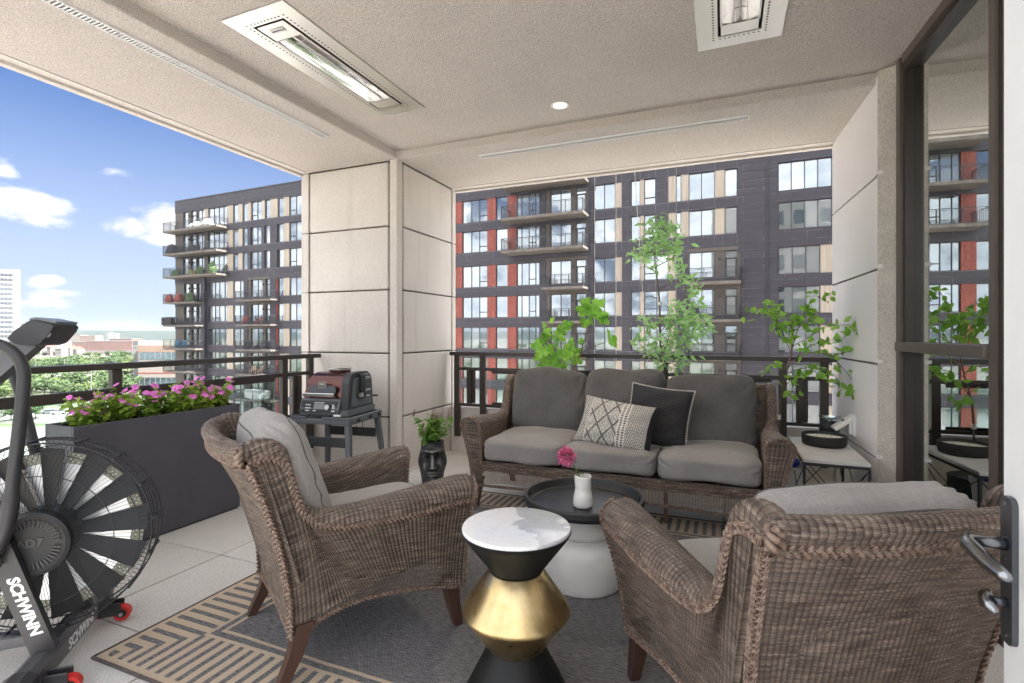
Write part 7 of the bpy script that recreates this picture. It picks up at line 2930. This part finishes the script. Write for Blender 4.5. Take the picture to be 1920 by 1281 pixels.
# ---- lamp posts and cars
def lamp_post(u, ytop, ybase, label):
    p = gp(u, ybase)
    S = (1.25 - GZ_) / (ybase - 627)
    h = 1.25 - (ytop - 627) * S - GZ_
    e = empty('street_lamp', p, TZ, label=label, cat='street lamp')
    MB().tube([(0, 0, 0), (0, 0, h)], [.16, .09], 8).build('pole', 'tower_white', e)
    MB().tube([(0, 0, h), (.5, 0, h + .4), (1.8, 0, h + .5)], .06, 6).build('arm', 'tower_white', e)
    MB().cbox(1.6, 2.5, -.18, .18, h + .38, h + .54, .03).build('lamp_head', 'far_concrete', e)
lamp_post(171, 673, 748, 'tall white street lamp rising above the railing left of the post')
lamp_post(121, 674, 702, 'thin pale street lamp in the tree belt')
lamp_post(67, 674, 702, 'thin pale street lamp beside the bike console')
lamp_post(178, 676, 703, 'small pale street lamp right of the tall white one')
lamp_post(136, 757, 800, 'short street lamp behind the planter flowers')


def car(u, y, rz, mat, label):
    p = gp(u, y)
    e = empty('parked_car', (p.x, p.y, GZ_ + .035), rz, label=label, cat='car')
    MB().prism([(-2.2, .32), (2.2, .32), (2.25, .75), (1.3, .92), (-1.9, .95), (-2.22, .8)], -.88, .88, 'y').build('body', mat, e)
    MB().hexa([(-1.75, -.82, .951), (1.15, -.82, .93), (1.15, .82, .93), (-1.75, .82, .951)], [(-1.3, -.66, 1.42), (.35, -.66, 1.42), (.35, .66, 1.42), (-1.3, .66, 1.42)]).build('window', 'far_window', e)
    MB().box(-1.25, .3, -.64, .64, 1.422, 1.46).build('roof', mat, e)
    for x in (-1.4, 1.4):
        for yy in (-.9, .75):
            MB().tube([(x, yy, .33), (x, yy + .15, .33)], .33, 14).build('wheel', 'matte_black', e)
    for yy in (-.6, .6):
        MB().box(2.2, 2.26, yy - .18, yy + .18, .58, .72).build('headlight', 'print_white', e)
car(113, 777, TZ + .1, 'far_white', 'white car on the near road left of the planter flowers')
car(95, 776.5, TZ + .1, 'tower_white', 'pale silver car on the near road right of the round tree')
car(247, 706, TZ, 'far_white', 'white car on the far road left of the office building')
car(30, 778, TZ + 3.1, 'asphalt', 'dark grey car on the near road behind the bike')

# ---- our own building: walls beyond the balcony, with windows (seen in the reflections)
wb = empty('home_building', (10, -10, 0), label='beige precast building that this balcony belongs to', cat='building')
off = Vector((-10, 10, 0))
o = MB().box(XO, 46, YC - .6, YO - .03, 3.16, 20).build('upper_wall', 'own_wall', wb); o.location = off
o = MB().box(3.2, 46, -.4, YO - .03, GZ_, 3.155).build('side_mass', 'own_wall', wb); o.location = off
o = MB().box(XO, 3.19, -.4, YO - .03, GZ_, -.21).build('lower_wall', 'own_wall', wb); o.location = off
o = MB().box(1.31, 3.19, YC - .02, YO - .03, -.2, 3.155).build('wall_infill', 'own_wall', wb); o.location = off
for zf in (-19, -15.9, -12.8, -9.7, -6.6, -3.5, .2, 3.7, 6.9, 10.1, 13.3, 16.5):
    for k in range(13):
        x = 3.8 + k * 3.3
        wd_ = 1.5 if k % 3 else 2.1
        if zf < 3 or True:
            f = MB()
            f.box(x, x + wd_, YO - .029, YO + .03, zf + .5, zf + .56).box(x, x + wd_, YO - .029, YO + .03, zf + 2.44, zf + 2.5)
            for q in (x, x + wd_ / 2 - .03, x + wd_ - .06):
                f.box(q, q + .06, YO - .029, YO + .028, zf + .561, zf + 2.439)
            w = f.build('window', 'window_frame', wb)
            w.location = off
            MB().box(x + .06, x + wd_ - .06, YO - .028, YO - .01, zf + .56, zf + 2.44).build('pane', 'own_glass', w)
    o = MB().box(XO, 46, YO - .028, YO + .06, zf - .12, zf + .02).build('string_course', 'precast', wb) if not -.5 < zf < 3 else MB().box(3.3, 46, YO - .028, YO + .06, zf - .12, zf + .02).build('string_course', 'precast', wb)
    o.location = off

# ---------------------------------------------------------------- air between here and the hills
hz = MB().box(-4600, 4600, -4600, 4600, GZ_ - 1.5, 60)
m = bpy.data.materials.new('haze')
m.use_nodes = True
g = NG(m.node_tree)
m.node_tree.nodes.remove(m.node_tree.nodes['Principled BSDF'])
pv = g.node('ShaderNodeVolumePrincipled')
pv.inputs['Color'].default_value = (.80, .90, 1, 1)
pv.inputs['Density'].default_value = .00006
pv.inputs['Anisotropy'].default_value = .2
g.l.new(pv.outputs[0], m.node_tree.nodes['Material Output'].inputs['Volume'])
MATS['haze'] = m
hz.build('haze', 'haze', kind='stuff')
